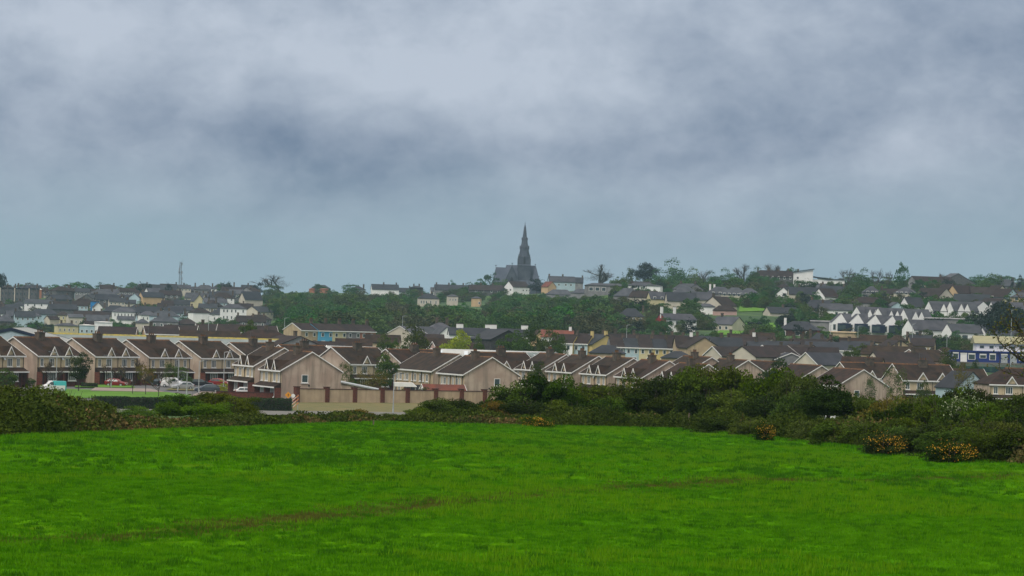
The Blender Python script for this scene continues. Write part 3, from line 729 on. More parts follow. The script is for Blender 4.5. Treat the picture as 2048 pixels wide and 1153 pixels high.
def house(name, label, px, row, D, yaw, W, d, eave, rise, wall='cream_wall', gab=None, roof='slate', hip=False, chim=(), ctype='chim',
          wins=(), far=True, frame='white', group=None, cat='house', sink=2.5, rooflights=(), pots=0, ogab=.2, hipends='lr', barge=None, ground_z=None, door=None, cw=.8, chh=1.1, fascia=False):
    if D > 1250 and px > 1200 and row is not None and eave > 3.3: eave *= .78
    if 780 < D < 1060 and far: rise *= .82
    yaw = R(yaw) - math.atan((px - 1024) / F)      # yaw is given relative to the line of sight
    if row is None:
        g = gat(px, D); base = g.z; loc = Vector((g.x, D, base))
    else:
        p = P(px, row, D); base = p.z - eave - rise - .16; loc = Vector((p.x, p.y, base))
    g = ground(loc.x, loc.y)
    if D > 1250 and px > 1200 and eave > 4.5: pass
    if base - g > sink - .3: sink = base - g + .6
    root = empty(name, loc, yaw, label, cat, group)
    reg(loc.x, D, W, d, yaw, base, eave + rise, label)
    gab = gab or wall
    DBG.append((round(base - g, 1), px, D, label, round(loc.x, 1), row is None))
    obj('wall', cached(('wall', W, d, eave, rise, hip, wall, gab, round(sink), hipends), lambda: wall_mesh(W, d, eave, rise, hip, wall, gab, round(sink) + .5, hipends)), root)
    rf = obj('roof', cached(('roof', W, d, eave, rise, hip, roof, ogab, hipends), lambda: roof_mesh(W, d, eave, rise, hip, roof, ogab=ogab, hipends=hipends)), root)
    zr = eave + rise
    for cx in chim:
        x, y = (cx if isinstance(cx, tuple) else (cx, 0))
        c = obj('chimney', chimney_mesh(cw, .9 if not far else .7, chh, 1.6, ctype), root, (x * W / 2, y * d / 2, zr - abs(y) * rise + .1))
        for i in range(pots): obj('chimney_pot', pot_mesh(), c, (-.28 + .56 * i / max(1, pots - 1) if pots > 1 else 0, 0, chh + .13))
    for wn in wins:
        face, u, z, ww, hh = wn[:5]
        add_window(root, face, u, z, ww, hh, W, d, far, wn[5] if len(wn) > 5 else 1, frame)
    if door:
        face, u, m_ = door; (x, y), rz = FACE[face](u, W, d)
        obj('door', cached(('door', m_), lambda: (lambda b: (b.box(-.48, .48, -.06, .02, 0, 2.1, m_), b.mesh('door'))[1])(MB())), root, (x, y, 0.02), rz)
    for (face, u, t, ww, hh) in rooflights:
        # on the slope: face f or b, u along ridge, t fraction up
        s = -1 if face == 'f' else 1
        ang = math.atan2(rise, d / 2); y = s * d / 2 * (1 - t); z = eave + rise * t + .16
        me_ = cached(('rl', ww, hh), lambda: (lambda b: (b.box(-ww / 2, ww / 2, -hh / 2, hh / 2, 0, .08, 'steel'), b.box(-ww / 2 + .06, ww / 2 - .06, -hh / 2 + .06, hh / 2 - .06, .06, .1, 'rooflight'), b.mesh('rooflight'))[1])(MB()))
        o = obj('rooflight', me_, root, (u, y, z)); o.rotation_euler = (-s * ang, 0, 0)
    if barge is None: barge = (not hip and not far)
    if barge:
        bm = barge_mesh(d, eave, rise)
        ge = ogab
        if not (hip and 'r' in hipends): obj('bargeboard', bm, root, (W / 2 + ge + .005, 0, 0))
        if not (hip and 'l' in hipends): obj('bargeboard', bm, root, (-W / 2 - ge - .065, 0, 0))
    if fascia:
        fm = cached(('fas', W, fascia), lambda: (lambda b: (b.box(-W / 2 - .2, W / 2 + .2, -.08, 0, -.12, .14, 'white'), b.mesh('gutter'))[1])(MB()))
        dz = rise / (d / 2) * .3
        obj('gutter', fm, root, (0, -d / 2 - .31, eave - dz))
        if fascia == 2: obj('gutter', fm, root, (0, d / 2 + .31, eave - dz), math.pi)
    return root
M['rooflight'] = mat('rooflight_glass', (.62, .68, .72), (.55, .62, .66), .8, .15, spec=.6)

def gablet_parts(root, x, W, d, eave, rise, wall, roofm, w_=2.2, h=1.5, fy=None):
    """a small gable that breaks the eave over an upstairs window"""
    fy = -d / 2 if fy is None else fy
    slope = rise / (d / 2); run = h / slope
    def wl():
        b = MB(); b.prism([(-w_ / 2, -.25), (w_ / 2, -.25), (w_ / 2, 0), (0, h), (-w_ / 2, 0)], -.03, .25, wall, axis='y'); return b.mesh('gablet')
    g = obj('gablet', cached(('gw', w_, h, wall), wl), root, (x, fy, eave))
    def rf():
        b = MB(); o = .22; oh = h / (w_ / 2) * o
        for s in (-1, 1):
            lo = [(s * (w_ / 2 + o), -.22, -oh + .04), (0, -.22, h + .04), (0, run + .3, h + .04), (s * (w_ / 2 + o), run * .05, -oh + .04)]
            up = [(p[0], p[1], p[2] + .13) for p in lo]
            b.poly(up if s > 0 else up[::-1], roofm); b.poly([lo[0], lo[1], up[1], up[0]], roofm); b.poly(lo, roofm)
        return b.mesh('gablet_roof')
    obj('gablet_roof', cached(('gr', w_, h, roofm, run), rf), g)
    def bg():
        b = MB(); o = .24; k = h / (w_ / 2)
        for s in (-1, 1):
            b.prism([(s * (w_ / 2 + o), -k * o - .12), (s * (w_ / 2 + o), -k * o + .16), (0, h + .18), (0, h - .14)], -.30, -.24, 'white', axis='y')
        return b.mesh('bargeboard')
    obj('bargeboard', cached(('gb', w_, h), bg), g)

def semi(label, px, row, D, yaw, W=12.8, d=10.5, eave=5.3, rise=3.1, front='cream_render', gab='pink_render', chim=True, gend=None, group='brown-roofed semi-detached houses of the estate',
         rear=False, small=False, hip=False, hipends='l', rooflights=(), gx=(-1.9, 2.5), ground_floor=True, canopy='brown_tile', pots=3, wx=None):
    W = float(W)
    root = house('semi_detached_house', label, px, row, D, yaw, W, d, eave, rise, front, gab, 'brown_tile', hip, (), far=False, group=group, sink=2.0, fascia=2, hipends=hipends, rooflights=rooflights)
    # ridge tiles
    ir = 0 if not hip else min(d / 2, W / 2 - .3) * .95
    rx0 = -W / 2 - .2 + (ir if hip and 'l' in hipends else 0); rx1 = W / 2 + .2 - (ir if hip and 'r' in hipends else 0)
    obj('ridge_tiles', cached(('rt', rx0, rx1), lambda: (lambda b: (b.prism([(-.22, -.06), (0, .16), (.22, -.06)], rx0, rx1, 'ridge'), b.mesh('ridge_tiles'))[1])(MB())), root, (0, 0, eave + rise + .10))
    if chim:
        def cm():
            b = MB(); b.box(-.9, .9, -.5, .5, -1.6, .85, 'chim'); b.box(-.98, .98, -.58, .58, .85, 1.0, 'chim'); return b.mesh('chimney')
        c = obj('chimney', cached('semi_chim', cm), root, (.1, -.7, eave + rise + .1))
        for i in range(pots): obj('chimney_pot', pot_mesh(), c, (-.6 + 1.2 * i / max(1, pots - 1), 0, .98))
    def dp():
        b = MB(); b.tube((0, 0, 2.6), (0, 0, eave - .2), .055, .055, 'pipe', 5); b.tube((0, 0, eave - .22), (0, -.25, eave - .02), .05, .05, 'pipe', 5); return b.mesh('downpipe')
    if rear:
        for x in ((-4.9, .8), (-3.3, 1.3), (-1.2, .8), (1.2, .8), (3.3, 1.3), (4.9, .8)) if W < 16 else ((-9.5, .9), (-7.6, 1.3), (-5.2, .7), (-3.6, 1.3), (-.6, .8), (1.2, 1.3), (4.2, 1.3), (6.0, .7), (8.2, 1.3)):
            add_window(root, 'f', x[0], 3.2, x[1], 1.35, W, d, False, 1)
        for x in (-W * .36, -W * .1, W * .18, W * .4):
            add_window(root, 'f', x, .9, 1.3, 1.2, W, d, False, 1)
        for x in (-W * .44, -.2, W * .22, W * .44):
            obj('downpipe', cached(('dpr', eave), lambda: (lambda b: (b.tube((0, 0, -.5), (0, 0, eave - .1), .07, .07, 'pipe', 5), b.mesh('downpipe'))[1])(MB())), root, (x, -d / 2 - .1, 0))
    else:
        wl = wx or ((-5.2, .9), (gx[0] - .5, 1.5), (gx[1] - .1, 1.5), (4.9, .9))
        for (x, ww) in wl: add_window(root, 'f', x, 3.35, ww, 1.45, W, d, False, 2 if ww > 1.2 else 1)
        obj('downpipe', cached(('dp', eave), dp), root, (.35, -d / 2 - .08, 0))
        obj('downpipe', cached(('dp', eave), dp), root, (-W / 2 + .25, -d / 2 - .08, 0))
        obj('downpipe', cached(('dp', eave), dp), root, (W / 2 - .25, -d / 2 - .08, 0))
        gl = (gx[0], gx[1])
        for x in gl: gablet_parts(root, x, W, d, eave, rise, front, 'brown_tile')
        if ground_floor:
            def cn():
                b = MB(); x0, x1 = -W / 2 + .1, W / 2 - .1
                b.prism([(-d / 2 - 1.25, 2.35), (-d / 2 - 1.25, 2.5), (-d / 2 + .02, 3.18), (-d / 2 + .02, 2.35)], x0, x1, canopy); return b.mesh('canopy_roof')
            cpy = obj('canopy_roof', cached(('canopy', W, d, canopy), cn), root)
            obj('fascia', cached(('cf', W, d), lambda: (lambda b: (b.box(-W / 2 + .02, W / 2 - .02, -d / 2 - 1.32, -d / 2 - 1.26, 2.28, 2.5, 'white'), b.mesh('fascia'))[1])(MB())), cpy)
            def bf():
                b = MB()
                b.box(-W / 2 + .01, W / 2 - .01, -d / 2 - .12, -d / 2 + .01, -2, 2.34, 'brick')
                for x in (-W / 2 + .2, -.0, W / 2 - .2): b.box(x - .18, x + .18, -d / 2 - 1.1, -d / 2 - .13, -2, 2.34, 'brick')
                return b.mesh('brick_front')
            obj('brick_front', cached(('bf', W, d), bf), root)
            for x in (gx[0] - 1.0, gx[1] + .6):
                add_window(root, 'f', x, .75, 2.3, 1.5, W, d, False, 3, off=.55)
                obj('bay_base', cached('baybase', lambda: (lambda b: (b.box(-1.15, 1.15, -.5, 0, -2, .72, 'brick'), b.box(-1.15, 1.15, -.5, 0, .76, 2.26, 'white'), b.mesh('bay_base'))[1])(MB())), root, (x, -d / 2 - .02, 0))
            for x, mm in ((-5.2, 'dark'), (5.2, 'brick_dark')):
                o = obj('door', cached(('sdoor', mm), lambda: (lambda b: (b.box(-.45, .45, -.05, .05, 0, 2.05, mm), b.mesh('door'))[1])(MB())), root, (x, -d / 2 - .16, 0))
                obj('door_frame', cached('dframe', lambda: (lambda b: (b.box(-.56, -.46, -.07, .03, 0, 2.15, 'white'), b.box(.46, .56, -.07, .03, 0, 2.15, 'white'), b.box(-.46, .46, -.07, .03, 2.06, 2.15, 'white'), b.mesh('door_frame'))[1])(MB())), o)
    if int(px) % 2 and not rear:
        def dish():
            b = MB(); b.tube((0, 0, 0), (0, -.25, .15), .02, .02, 'steel', 4); b.tube((0, -.25, .15), (0, -.32, .18), .16, .33, 'steel', 12); return b.mesh('satellite_dish')
        obj('satellite_dish', cached('dish', dish), root, (.6, -d / 2, eave - .7))
    if chim and int(px) % 3 != 1:
        def aer():
            b = MB(); b.tube((0, 0, 0), (0, 0, 1.7), .02, .02, 'steel_dark', 4)
            for i in range(6): b.box(-.3 + i * .03, .3 - i * .03, -.35 + i * .14, -.33 + i * .14, 1.55, 1.58, 'steel_dark')
            b.box(-.012, .012, -.4, .45, 1.55, 1.58, 'steel_dark'); return b.mesh('aerial')
        obj('aerial', cached('aerial', aer), root, (-.6, -.5, eave + rise + .9))
    if gend:
        for u_, z_ in ((-3.6, .5), (2.4, .8), (-.4, 2.7)):
            (x_, y_), rz_ = FACE[gend[0]](u_, W, d); obj('wall_vent', cached('vent', lambda: (lambda b: (b.box(-.13, .13, -.1, .01, 0, .26, 'pipe'), b.mesh('wall_vent'))[1])(MB())), root, (x_, y_, z_), rz_)
        face, u, z = gend
        add_window(root, face, u, z, 1.15, 1.35, W, d, False, 0)
    return root

# ---- the left-hand row of semis, facing right of the camera
def place_semis():
    row_ = [(-45, 672.5, 606, 'cream semi-detached house cut off by the left edge of the photo'),
            (73, 674, 624, 'semi-detached house directly behind the white and teal van'),
            (188.5, 676.5, 645, 'semi-detached house behind the red car, with a pinkish stained side wall'),
            (296, 679.5, 665, 'semi-detached house behind the large white van'),
            (400, 682, 685, 'semi-detached house behind the black car and the dark grey hatchback'),
            (500, 685.5, 702, 'semi-detached house whose brown roof shows behind the pair that faces left')]
    for px, r, D, lb in row_: semi(lb, px, r, D, 52, W=13.2, d=10.9)
    semi('semi-detached house mostly hidden behind the big pink gable, one small gable showing', 603, 690, 716, 46, W=13.4)
    semi('semi-detached house with a green tree at its right end, right of the big pink gable', 709, 694.5, 692, 46, W=13.2)
    semi('semi-detached house with pink side wall rising behind the green garden tree', 823, 698.5, 700, 44, W=14.4)
    # the pairs that face left
    semi('pair of houses facing left, just behind the white hatchback', 547, 694, 603, -73, gab='pink_render', group='houses facing left with their gables to the field')
    semi('house with the broad pink pebble-dashed gable and one small window, nearest the wall', 602, 702, 581, -73, gend=('r', -1.15, 3.3), group='houses facing left with their gables to the field', chim=True)
    semi('terrace seen from the rear with brown roof, left of the twin-rooflight house', 880, 706, 652, -71, W=23, rear=True, group='houses facing left with their gables to the field', gab='pink_render', front='buff_render')
    semi('house with two rooflights and a broad pink gable behind the tiled garage', 957, 712.3, 626, -70, W=14.5, rear=True, gend=('r', 1.1, 3.3), front='buff_render',
         rooflights=(('f', 3.0, .62, .8, 1.5), ('f', 5.4, .72, .8, 1.5)), group='houses facing left with their gables to the field')
    semi('wide brown-roofed house just right of the twin-rooflight gable', 997, 704.5, 690, 36, W=13.4)
    for (px, r, D, lb) in ((1106, 707, 680, 'leftmost visible of the stepped pairs rising above the right-hand hedge'),
                           (1170, 710.5, 666, 'second stepped pair above the hedge, its windows wholly visible'),
                           (1239.5, 714.5, 652, 'stepped pair above the hedge with a thick chimney, left of the white roof panel'),
                           (1310.6, 720, 638, 'stepped pair above the hedge with white panels on its roof'),
                           (1388, 726.5, 624, 'rightmost stepped pair, only its roof and chimney above the hedge')):
        semi(lb, px, r, D, -67, W=13.2, group='stepped pairs of houses above the hedge', front='buff_render',
             rooflights=((('f', 3.9, .66, 1.9, 2.4), ('f', 4.6, .18, 1.6, 1.0)) if px == 1310.6 else ()))
    semi('brown roof with white-edged gable behind the rightmost stepped pair', 1395, 712.5, 716, -67, W=15, rear=True, group='brown roofs behind the hedge')
    semi('brown roof with three slanting rooflights above the hedge', 1467, 718.5, 705, -67, W=15, rear=True, rooflights=(('f', -3.2, .55, .7, 1.5), ('f', -.9, .6, .7, 1.5), ('f', .9, .62, .7, 1.5)), group='brown roofs behind the hedge')
    semi('brown roof half hidden by the round dark tree', 1533, 722, 716, -67, W=16, rear=True, chim=False, group='brown roofs behind the hedge')
    semi('long plain brown roof right of the round dark tree', 1612, 729, 700, -67, W=16, rear=True, chim=False, group='brown roofs behind the hedge')
    semi('pink pebble-dashed gable house standing furthest right, one small window low in it', 1697, 737, 672, -67, W=15, rear=True, gend=('r', -1.3, 3.1), chim=False, group='brown roofs behind the hedge')
    semi('semi-detached house behind the furthest right pink gable, one white gablet showing', 1735, 725, 742, 30, W=13.4, group='semis at the right behind the hedge trees')
    semi('semi-detached house with two gablets and a central chimney, behind the small round tree', 1842, 728.5, 712, 24, W=12.6, group='semis at the right behind the hedge trees')
    semi('semi-detached house with hipped left end, by the right edge of the photo', 2026, 736, 690, 18, W=13.0, hip=True, hipends='l', chim=False, group='semis at the right behind the hedge trees')
    house('house', 'low brown roof joined to the right of the chimneyed semi-detached house', 1935, 737, 725, 24, 7, 7, 3.6, 2.4, 'pink_render', roof='brown_tile', chim=(-.3,), far=False)
    house('house', 'pale blue-grey gabled house between the two right-hand semis', 1925, 742, 700, -62, 9, 7.5, 3.4, 3.2, 'pale_blue_wall', roof='slate_dark', far=False, barge=False)
place_semis()
# ------------------------------------------------------------------ sheds behind the estate
def shed(label, name, px, row, D, yaw, W, d, eave, rise, wall, roof, trim, moss=False, lights=0, ribs=0):
    yaw_ = R(yaw); p = P(px, row, D); base = p.z - eave - rise
    root = empty(name, (p.x, p.y, base), yaw_, label, 'shed')
    obj('wall', wall_mesh(W, d, eave, rise, False, wall, wall, 2.0), root)
    rf = obj('roof', roof_mesh(W, d, eave, rise, False, roof, ov=.1, th=.12, ogab=.1), root)
    s = rise / (d / 2)
    b = MB()
    n = int(W / 1.6)
    for i in range(n):
        x = -W / 2 + (i + .5) * W / n
        for sg in (-1, 1):
            b.prism([(sg * d / 2, eave + .10), (sg * d / 2, eave + .17), (0, eave + rise + .17), (0, eave + rise + .10)], x - .04, x + .04, roof)
    tag(obj('roof_ribs', b.mesh(), root), kind='stuff')
    for e in (-1, 1):
        b = MB(); x = e * (W / 2 + .12)
        for sg in (-1, 1):
            b.prism([(sg * (d / 2 + .2), eave - .55), (sg * (d / 2 + .2), eave + .15), (0, eave + rise + .22), (0, eave + rise - .48)], x - .08, x + .08, trim)
        obj('roof_trim', b.mesh(), root)
        b = MB()
        k = int(d / .9)
        for i in range(1, k):
            y = -d / 2 + d * i / k; zt = eave + rise * (1 - abs(y) / (d / 2)) - .3
            b.box(e * W / 2 - .05, e * W / 2 + .06, y - .05, y + .05, -1, zt, wall)
        tag(obj('cladding_ribs', b.mesh(), root), kind='stuff')
    if moss:
        b = MB(); b.prism([(-.75, -.2), (0, .18), (.75, -.2)], -W / 2, W / 2, 'moss'); obj('ridge_cap', b.mesh(), root, (0, 0, eave + rise + .12))
    for i in range(lights):
        u = -W / 2 + (i + .5) * W / lights
        sl_ = math.atan2(rise, d / 2)
        b = MB(); b.box(-.45, .45, -d * .16, d * .16, 0, .05, 'rooflight')
        o = obj('rooflight', b.mesh(), root, (u, -d / 4, eave + rise / 2 + .2)); o.rotation_euler = (sl_, 0, 0)
    return root
shed('long grey ribbed shed with a yellow lichened ridge behind the left row of houses', 'industrial_shed', 322, 673.5, 800, 0, 56, 22, 4.0, 3.0, 'clad', 'metal_roof', 'navy', moss=True)
shed('pale blue metal-clad shed with dark trimmed gable at the left edge', 'industrial_shed', 40, 656.5, 745, 90, 26, 27, 4.4, 3.4, 'clad', 'metal_roof_pale', 'navy')
shed('long pale-roofed shed showing as a light strip behind the middle houses', 'industrial_shed', 882, 698.5, 790, 0, 53, 18, 3.6, 2.4, 'clad', 'metal_roof_pale', 'white', lights=9)
shed('grey shed with a plain metal gable between the middle brown roofs', 'industrial_shed', 1080, 706, 770, 62, 16, 12, 3.5, 2.8, 'clad', 'metal_roof', 'steel_dark', lights=3)

W2 = lambda xs, z, w_=1.1, h=1.3, f='f': tuple((f, x, z, w_, h) for x in xs)
# ------------------------------------------------------------------ houses just beyond the estate (distance 850 - 1080)
def H(*a, **k): return house(*a, **k)
G1 = 'dark-roofed bungalows behind the yellow-ridged shed'
for i, (px, r, D, W, rf, lb) in enumerate([
    (236, 653, 905, 10, 'dark_tile', 'dark brown bungalow roof at the left end of the row above the yellow shed ridge'),
    (322, 652.5, 905, 9, 'dark_tile', 'bungalow roof directly below the lattice mast, above the yellow shed ridge'),
    (362, 650, 930, 9, 'dark_tile', 'dark bungalow roof with a white verge at its right end'),
    (425, 648, 945, 9, 'dark_tile', 'dark brown roof beyond the low reddish roof with the satellite dish'),
    (470, 648.5, 930, 9, 'dark_tile', 'dark roof with a white gutter left of the bright green tree'),
    (520, 651, 950, 9, 'dark_tile', 'dark roof just right of the bright green tree above the shed')]):
    H('bungalow', lb, px, r, D, 8 if i % 2 else -6, W, 8, 2.6, 2.3, wall='buff_render', roof=rf, wins=W2((-2.5, 1.5), .9), chim=(-.6,) if i % 2 else (), barge=True, group=G1, fascia=1)
H('bungalow', 'reddish-brown low roof with a round white dish over the yellow shed ridge', 420, 661, 860, 0, 15, 7, 2.4, 2.0, wall='tan_wall', roof='brown_tile')
H('bungalow', 'wide brown hipped roof between the yellow shed ridge and the tan gable', 527, 659.5, 880, -6, 14, 9, 2.5, 2.4, wall='buff_render', roof='brown_tile', hip=True, chim=(.1,))
H('house', 'grey-walled gable with reddish roof in front of the coloured terrace', 580, 671, 800, -66, 12, 11, 3.0, 2.6, wall='grey_wall', roof='dark_tile', chim=(.5,))
# coloured terrace
cols = [('tan_wall', 'tan end house of the coloured terrace, its gable facing left'), ('blue_wall', 'sky-blue house of the coloured terrace'),
        ('pale_yellow_wall', 'pale yellow house of the coloured terrace'), ('grey_wall', 'pale grey-green house of the coloured terrace beside the yellow one'), ('terracotta_wall', 'brick-red house at the right end of the coloured terrace')]
for i, (c, lb) in enumerate(cols):
    px = 604 + i * 27.5 + (0 if i == 0 else 5)
    H('terraced_house', lb, px, 646 + i * .7, 985 + i * 3, 36, 5.6 if i else 6.8, 8.6, 5.0, 2.3, wall=c, roof='dark_tile', wins=W2((-1.4, 1.4), 3.2, 1.0, 1.2) + W2((-1.2,), .8, 1.4, 1.3), chim=(.95,), ogab=.0 if i not in (0, 4) else .1, group='coloured terrace in front of the wood', barge=(i in (0,)), fascia=1, door=('f', 1.5, 'dark'), pots=2)
H('house', 'brown-roofed house with three bright rooflights below the coloured terrace', 708, 677, 850, 0, 9, 9, 3.0, 2.6, wall='buff_render', roof='brown_tile', rooflights=(('f', -2.4, .5, .8, 2.0), ('f', -.6, .5, .8, 2.0), ('f', 1.2, .5, .8, 2.0)))
H('house', 'dark brown roof left of the big olive tree behind the pale shed', 766, 669, 900, -4, 9, 8, 3.0, 2.4, wall='buff_render', roof='brown_tile')
H('house', 'dark-roofed house just above the pale shed left of the olive tree', 640, 682, 830, 10, 12, 8, 3, 2, wall='buff_render', roof='dark_tile')
H('house', 'cream gable sloping down to the left, behind the big olive tree', 815, 652, 1010, 60, 9, 9.5, 3.2, 3.0, wall='cream_wall', roof='slate', barge=True)
H('house', 'slate-roofed house with white gables and two tall chimneys below the wood', 880, 645, 1040, 10, 9.5, 9, 5.0, 3.0, wall='pale_blue_wall', roof='slate', hip=True, chim=(-.2, .45), wins=W2((-3, 0, 3), 3), chh=1.5)
H('house', 'small white-gabled slate house at the left foot of the two-chimneyed house', 850, 653, 1025, 58, 8, 6, 3.6, 2.4, wall='white_render', roof='slate')
H('house', 'white pointed gable in front of the two-chimneyed slate house', 886, 653, 1015, -72, 8, 5.0, 3.6, 2.8, wall='white_render', roof='slate')
H('house', 'apricot low house left of the lime-green tree', 865, 668, 930, 5, 6, 6, 2.4, 1.8, wall='orange_wall', roof='dark_tile')
H('house', 'dark maroon-roofed house with a small white pointed gable left of the lime-green tree', 872, 676, 860, 18, 11, 7, 3, 2.6, wall='pink_wall', roof='brown_tile')
H('house', 'brown-roofed house with narrow white-edged gable under the lime-green tree', 912, 684, 830, 22, 12, 7, 3, 2.6, wall='pink_wall', roof='brown_tile', rooflights=(('f', 3.6, .5, .9, 1.4),), barge=True)
for i, px in enumerate((925, 958, 992, 1030)):
    H('house', ['dark roof with a white chimney above the lime-green tree', 'dark roof with a white box chimney left of the charcoal barn', 'dark roof with a white chimney directly behind the charcoal barn', 'dark roof with a white chimney right of the charcoal barn'][i],
      px, 655 + i * .8, 990, 4, 8, 8, 3.0, 2.4, wall='white_render', roof='slate_dark', chim=(.7 if i % 2 else -.2,), ctype='white', cw=2.0, group='row of dark roofs at the foot of the wood')
H('barn', 'charcoal stone barn with a tall plain gable, left of the dark tree clump', 996, 659, 850, -62, 11, 9.5, 5.6, 2.8, wall='dark_stone', roof='slate_dark', cat='barn')
H('house', 'white low house glimpsed behind the pale green bush left of the charcoal barn', 955, 674, 930, 0, 9, 6, 3, 1.6, wall='pale_blue_wall', roof='slate')
H('house', 'peach gable peeping over the dark tree clump', 1082, 658, 980, -75, 6, 4.5, 3.0, 2.0, wall='orange_wall', roof='brown_tile')
H('house', 'rust-stained roof with a white raking chimney behind the tree clump', 1115, 660, 960, 0, 9, 8, 3.2, 2.2, wall='white_render', roof='red_tile', chim=(.8,), ctype='white')
for i, (px, r, wl, lb) in enumerate([(1133, 668, 'white_render', 'white house half hidden by trees at the left of the two-storey pair'), (1163, 669, 'pale_blue_wall', 'pale blue-white two-storey house beside the yellow gable')]):
    H('house', lb, px, r, 925, -18, 6.4, 8.5, 5.0, 2.8, wall=wl, gab='yellow_wall', roof='dark_tile', wins=W2((-2, 0, 2), 3.2, 1.0, 1.3) + W2((-2, 2), .7, 1.3, 1.3), chim=(.96,), ctype='yellow_wall' if i else 'chim', fascia=1, ogab=.02)
H('house', 'house with the tall bright yellow gable in the middle of the photo', 1196, 668.5, 925, -58, 9.0, 9, 4.6, 3.2, wall='yellow_wall', roof='slate_dark', chim=(.9,), ctype='yellow_wall')
# slate terrace to its right
tc_ = [('grey_wall', 'grey terraced house right of the yellow gable'), ('pale_blue_wall', 'pale blue terraced house, second from the yellow gable'), ('pale_yellow_wall', 'cream-yellow terraced house left of the brighter yellow one'),
       ('yellow_wall', 'bright yellow terraced house in the slate-roofed row'), ('buff_render', 'buff terraced house at the right end of the slate-roofed row')]
for i, (c, lb) in enumerate(tc_):
    H('terraced_house', lb, 1232 + i * 28.5, 675 + i * .9, 905, 8, 3.9 * 1.0, 9, 4.2, 2.8, wall=c, roof='slate_dark' if i % 2 else 'dark_tile', wins=W2((-1.0, 1.0), 2.6, .9, 1.2) + W2((.6,), .5, 1.2, 1.2), chim=(.98,), ogab=0, group='slate-roofed coloured terrace right of the yellow gable', fascia=1)
for i, px in enumerate((1225, 1262, 1300, 1338)):
    H('house', ['dark roof directly behind the yellow gable house', 'dark roof with a grey stone chimney, second behind the slate terrace', 'dark roof third along behind the slate terrace', 'dark roof behind the bright yellow terraced house'][i], px, 667 + i, 965, 5, 5.4, 8, 4, 2.6, wall='grey_wall', roof='dark_tile', chim=(.3,), group='second row of dark roofs behind the slate terrace')
H('house', 'dark hipped roof in front of the yellow gable house', 1215, 690, 850, 0, 9, 7, 2.6, 2.2, wall='buff_render', roof='slate_dark', hip=True)
H('house', 'dark hipped roof at the foot of the buff end-of-terrace house', 1356, 702, 820, 0, 8, 7, 2, 1.8, wall='buff_render', roof='slate_dark', hip=True)
H('house', 'dark-roofed house joined to the left of the tan gable', 1373, 672, 880, 6, 6, 9, 5, 3, wall='buff_render', roof='dark_tile', wins=W2((1.5,), 3.0, 1.4, 1.6), barge=False, chim=(.4,), ctype='white')
H('house', 'tall plain tan gable standing among the dark roofs', 1400, 674, 868, -76, 10, 8.8, 5.2, 3.2, wall='tan_wall', roof='dark_tile')
H('house', 'long dark-roofed white house right of the tan gable', 1452, 674.5, 885, 6, 8, 9, 5, 3, wall='white_render', roof='slate_dark', wins=W2((-2.5, 0, 2.5), 3.0), chim=(-.3,), fascia=1)
H('house', 'dark-roofed house with a smudge of red tiles above the cream gables', 1497, 672, 930, 6, 10, 9, 4, 2.8, wall='buff_render', roof='dark_tile', chim=(.3,), ctype='white')
H('bungalow', 'leftmost cream gable over the brown roofs, grey-brown roof running right', 1461, 693, 800, 30, 9.5, 8.6, 2.6, 2.6, wall='cream_wall', roof='dark_tile', barge=True)
H('bungalow', 'cream gabled bungalow with a dark window, middle of the three cream gables', 1512, 692, 790, 48, 9.5, 8.5, 2.8, 2.8, wall='cream_wall', roof='dark_tile', wins=W2((-2.5, 2), .8, 1.4, 1.3))
H('bungalow', 'cream gable with white edge, third of the cream gables from the left', 1550, 690.5, 810, 50, 9, 8.5, 3.4, 3.0, wall='cream_wall', roof='dark_tile', barge=True, wins=(('l', -2, 2.4, .8, .9),))
H('bungalow', 'low pale grey pointed gable above the brown roof ridge', 1577, 705, 790, -80, 8, 7.5, 2.0, 1.9, wall='grey_wall', roof='slate_dark', barge=True)
H('house', 'pink gable facing left among dark roofs below the dark red bungalow', 1602, 689, 880, -55, 11, 6, 3.6, 2.4, wall='pink_wall', roof='dark_tile')
H('house', 'pale gable with a round dark vent behind the long brown roof', 1646, 705, 780, 46, 11, 7.5, 3.4, 2.6, wall='cream_wall', roof='slate_dark', barge=True)
H('bungalow', 'long dark-roofed bungalow with white front behind the bright bush', 1672, 684, 905, -5, 16, 8, 2.8, 2.4, wall='white_render', roof='slate_dark', wins=W2((-5, -2, 1, 4), .9, 1.2, 1.2), fascia=1)
H('house', 'brown roof behind the house with cream gable at the right', 1787, 692, 830, -4, 15, 9, 4, 2.4, wall='buff_render', roof='brown_tile', chim=(-.7,))
H('house', 'cream-gabled bungalow with dark roof, left of the blue building', 1800, 704, 780, 30, 14, 9, 3.0, 2.8, wall='cream_wall', roof='dark_tile', wins=W2((-4, -1, 2, 5), .9), chim=(.5,))
H('house', 'brown-roofed house with white-edged gable leaning right, beside the cream-gabled bungalow', 1848, 699, 800, 48, 10, 9.5, 3.6, 3.0, wall='pink_wall', roof='brown_tile', barge=True)
H('house', 'brown ivy-edged roof just above the furthest right pink gable', 1726, 713.5, 760, -8, 9, 7, 2.6, 2.0, wall='buff_render', roof='brown_tile')
for i, (px, r, D) in enumerate(((1530, 683, 880), (1565, 682, 900), (1620, 678, 935), (1640, 694, 850), (1580, 694, 850), (1715, 682, 925))):
    H('house', 'dark roof packed between the cream gables and the dark red bungalow', px, r, D, rnd.choice((-8, 5, 12)), 9, 8, 3.0, 2.4, wall=rnd.choice(('grey_wall', 'buff_render')), roof=rnd.choice(('dark_tile', 'slate_dark')), chim=(rnd.choice((-.5, .5)),), group='dark roofs packed below the dark red bungalow')

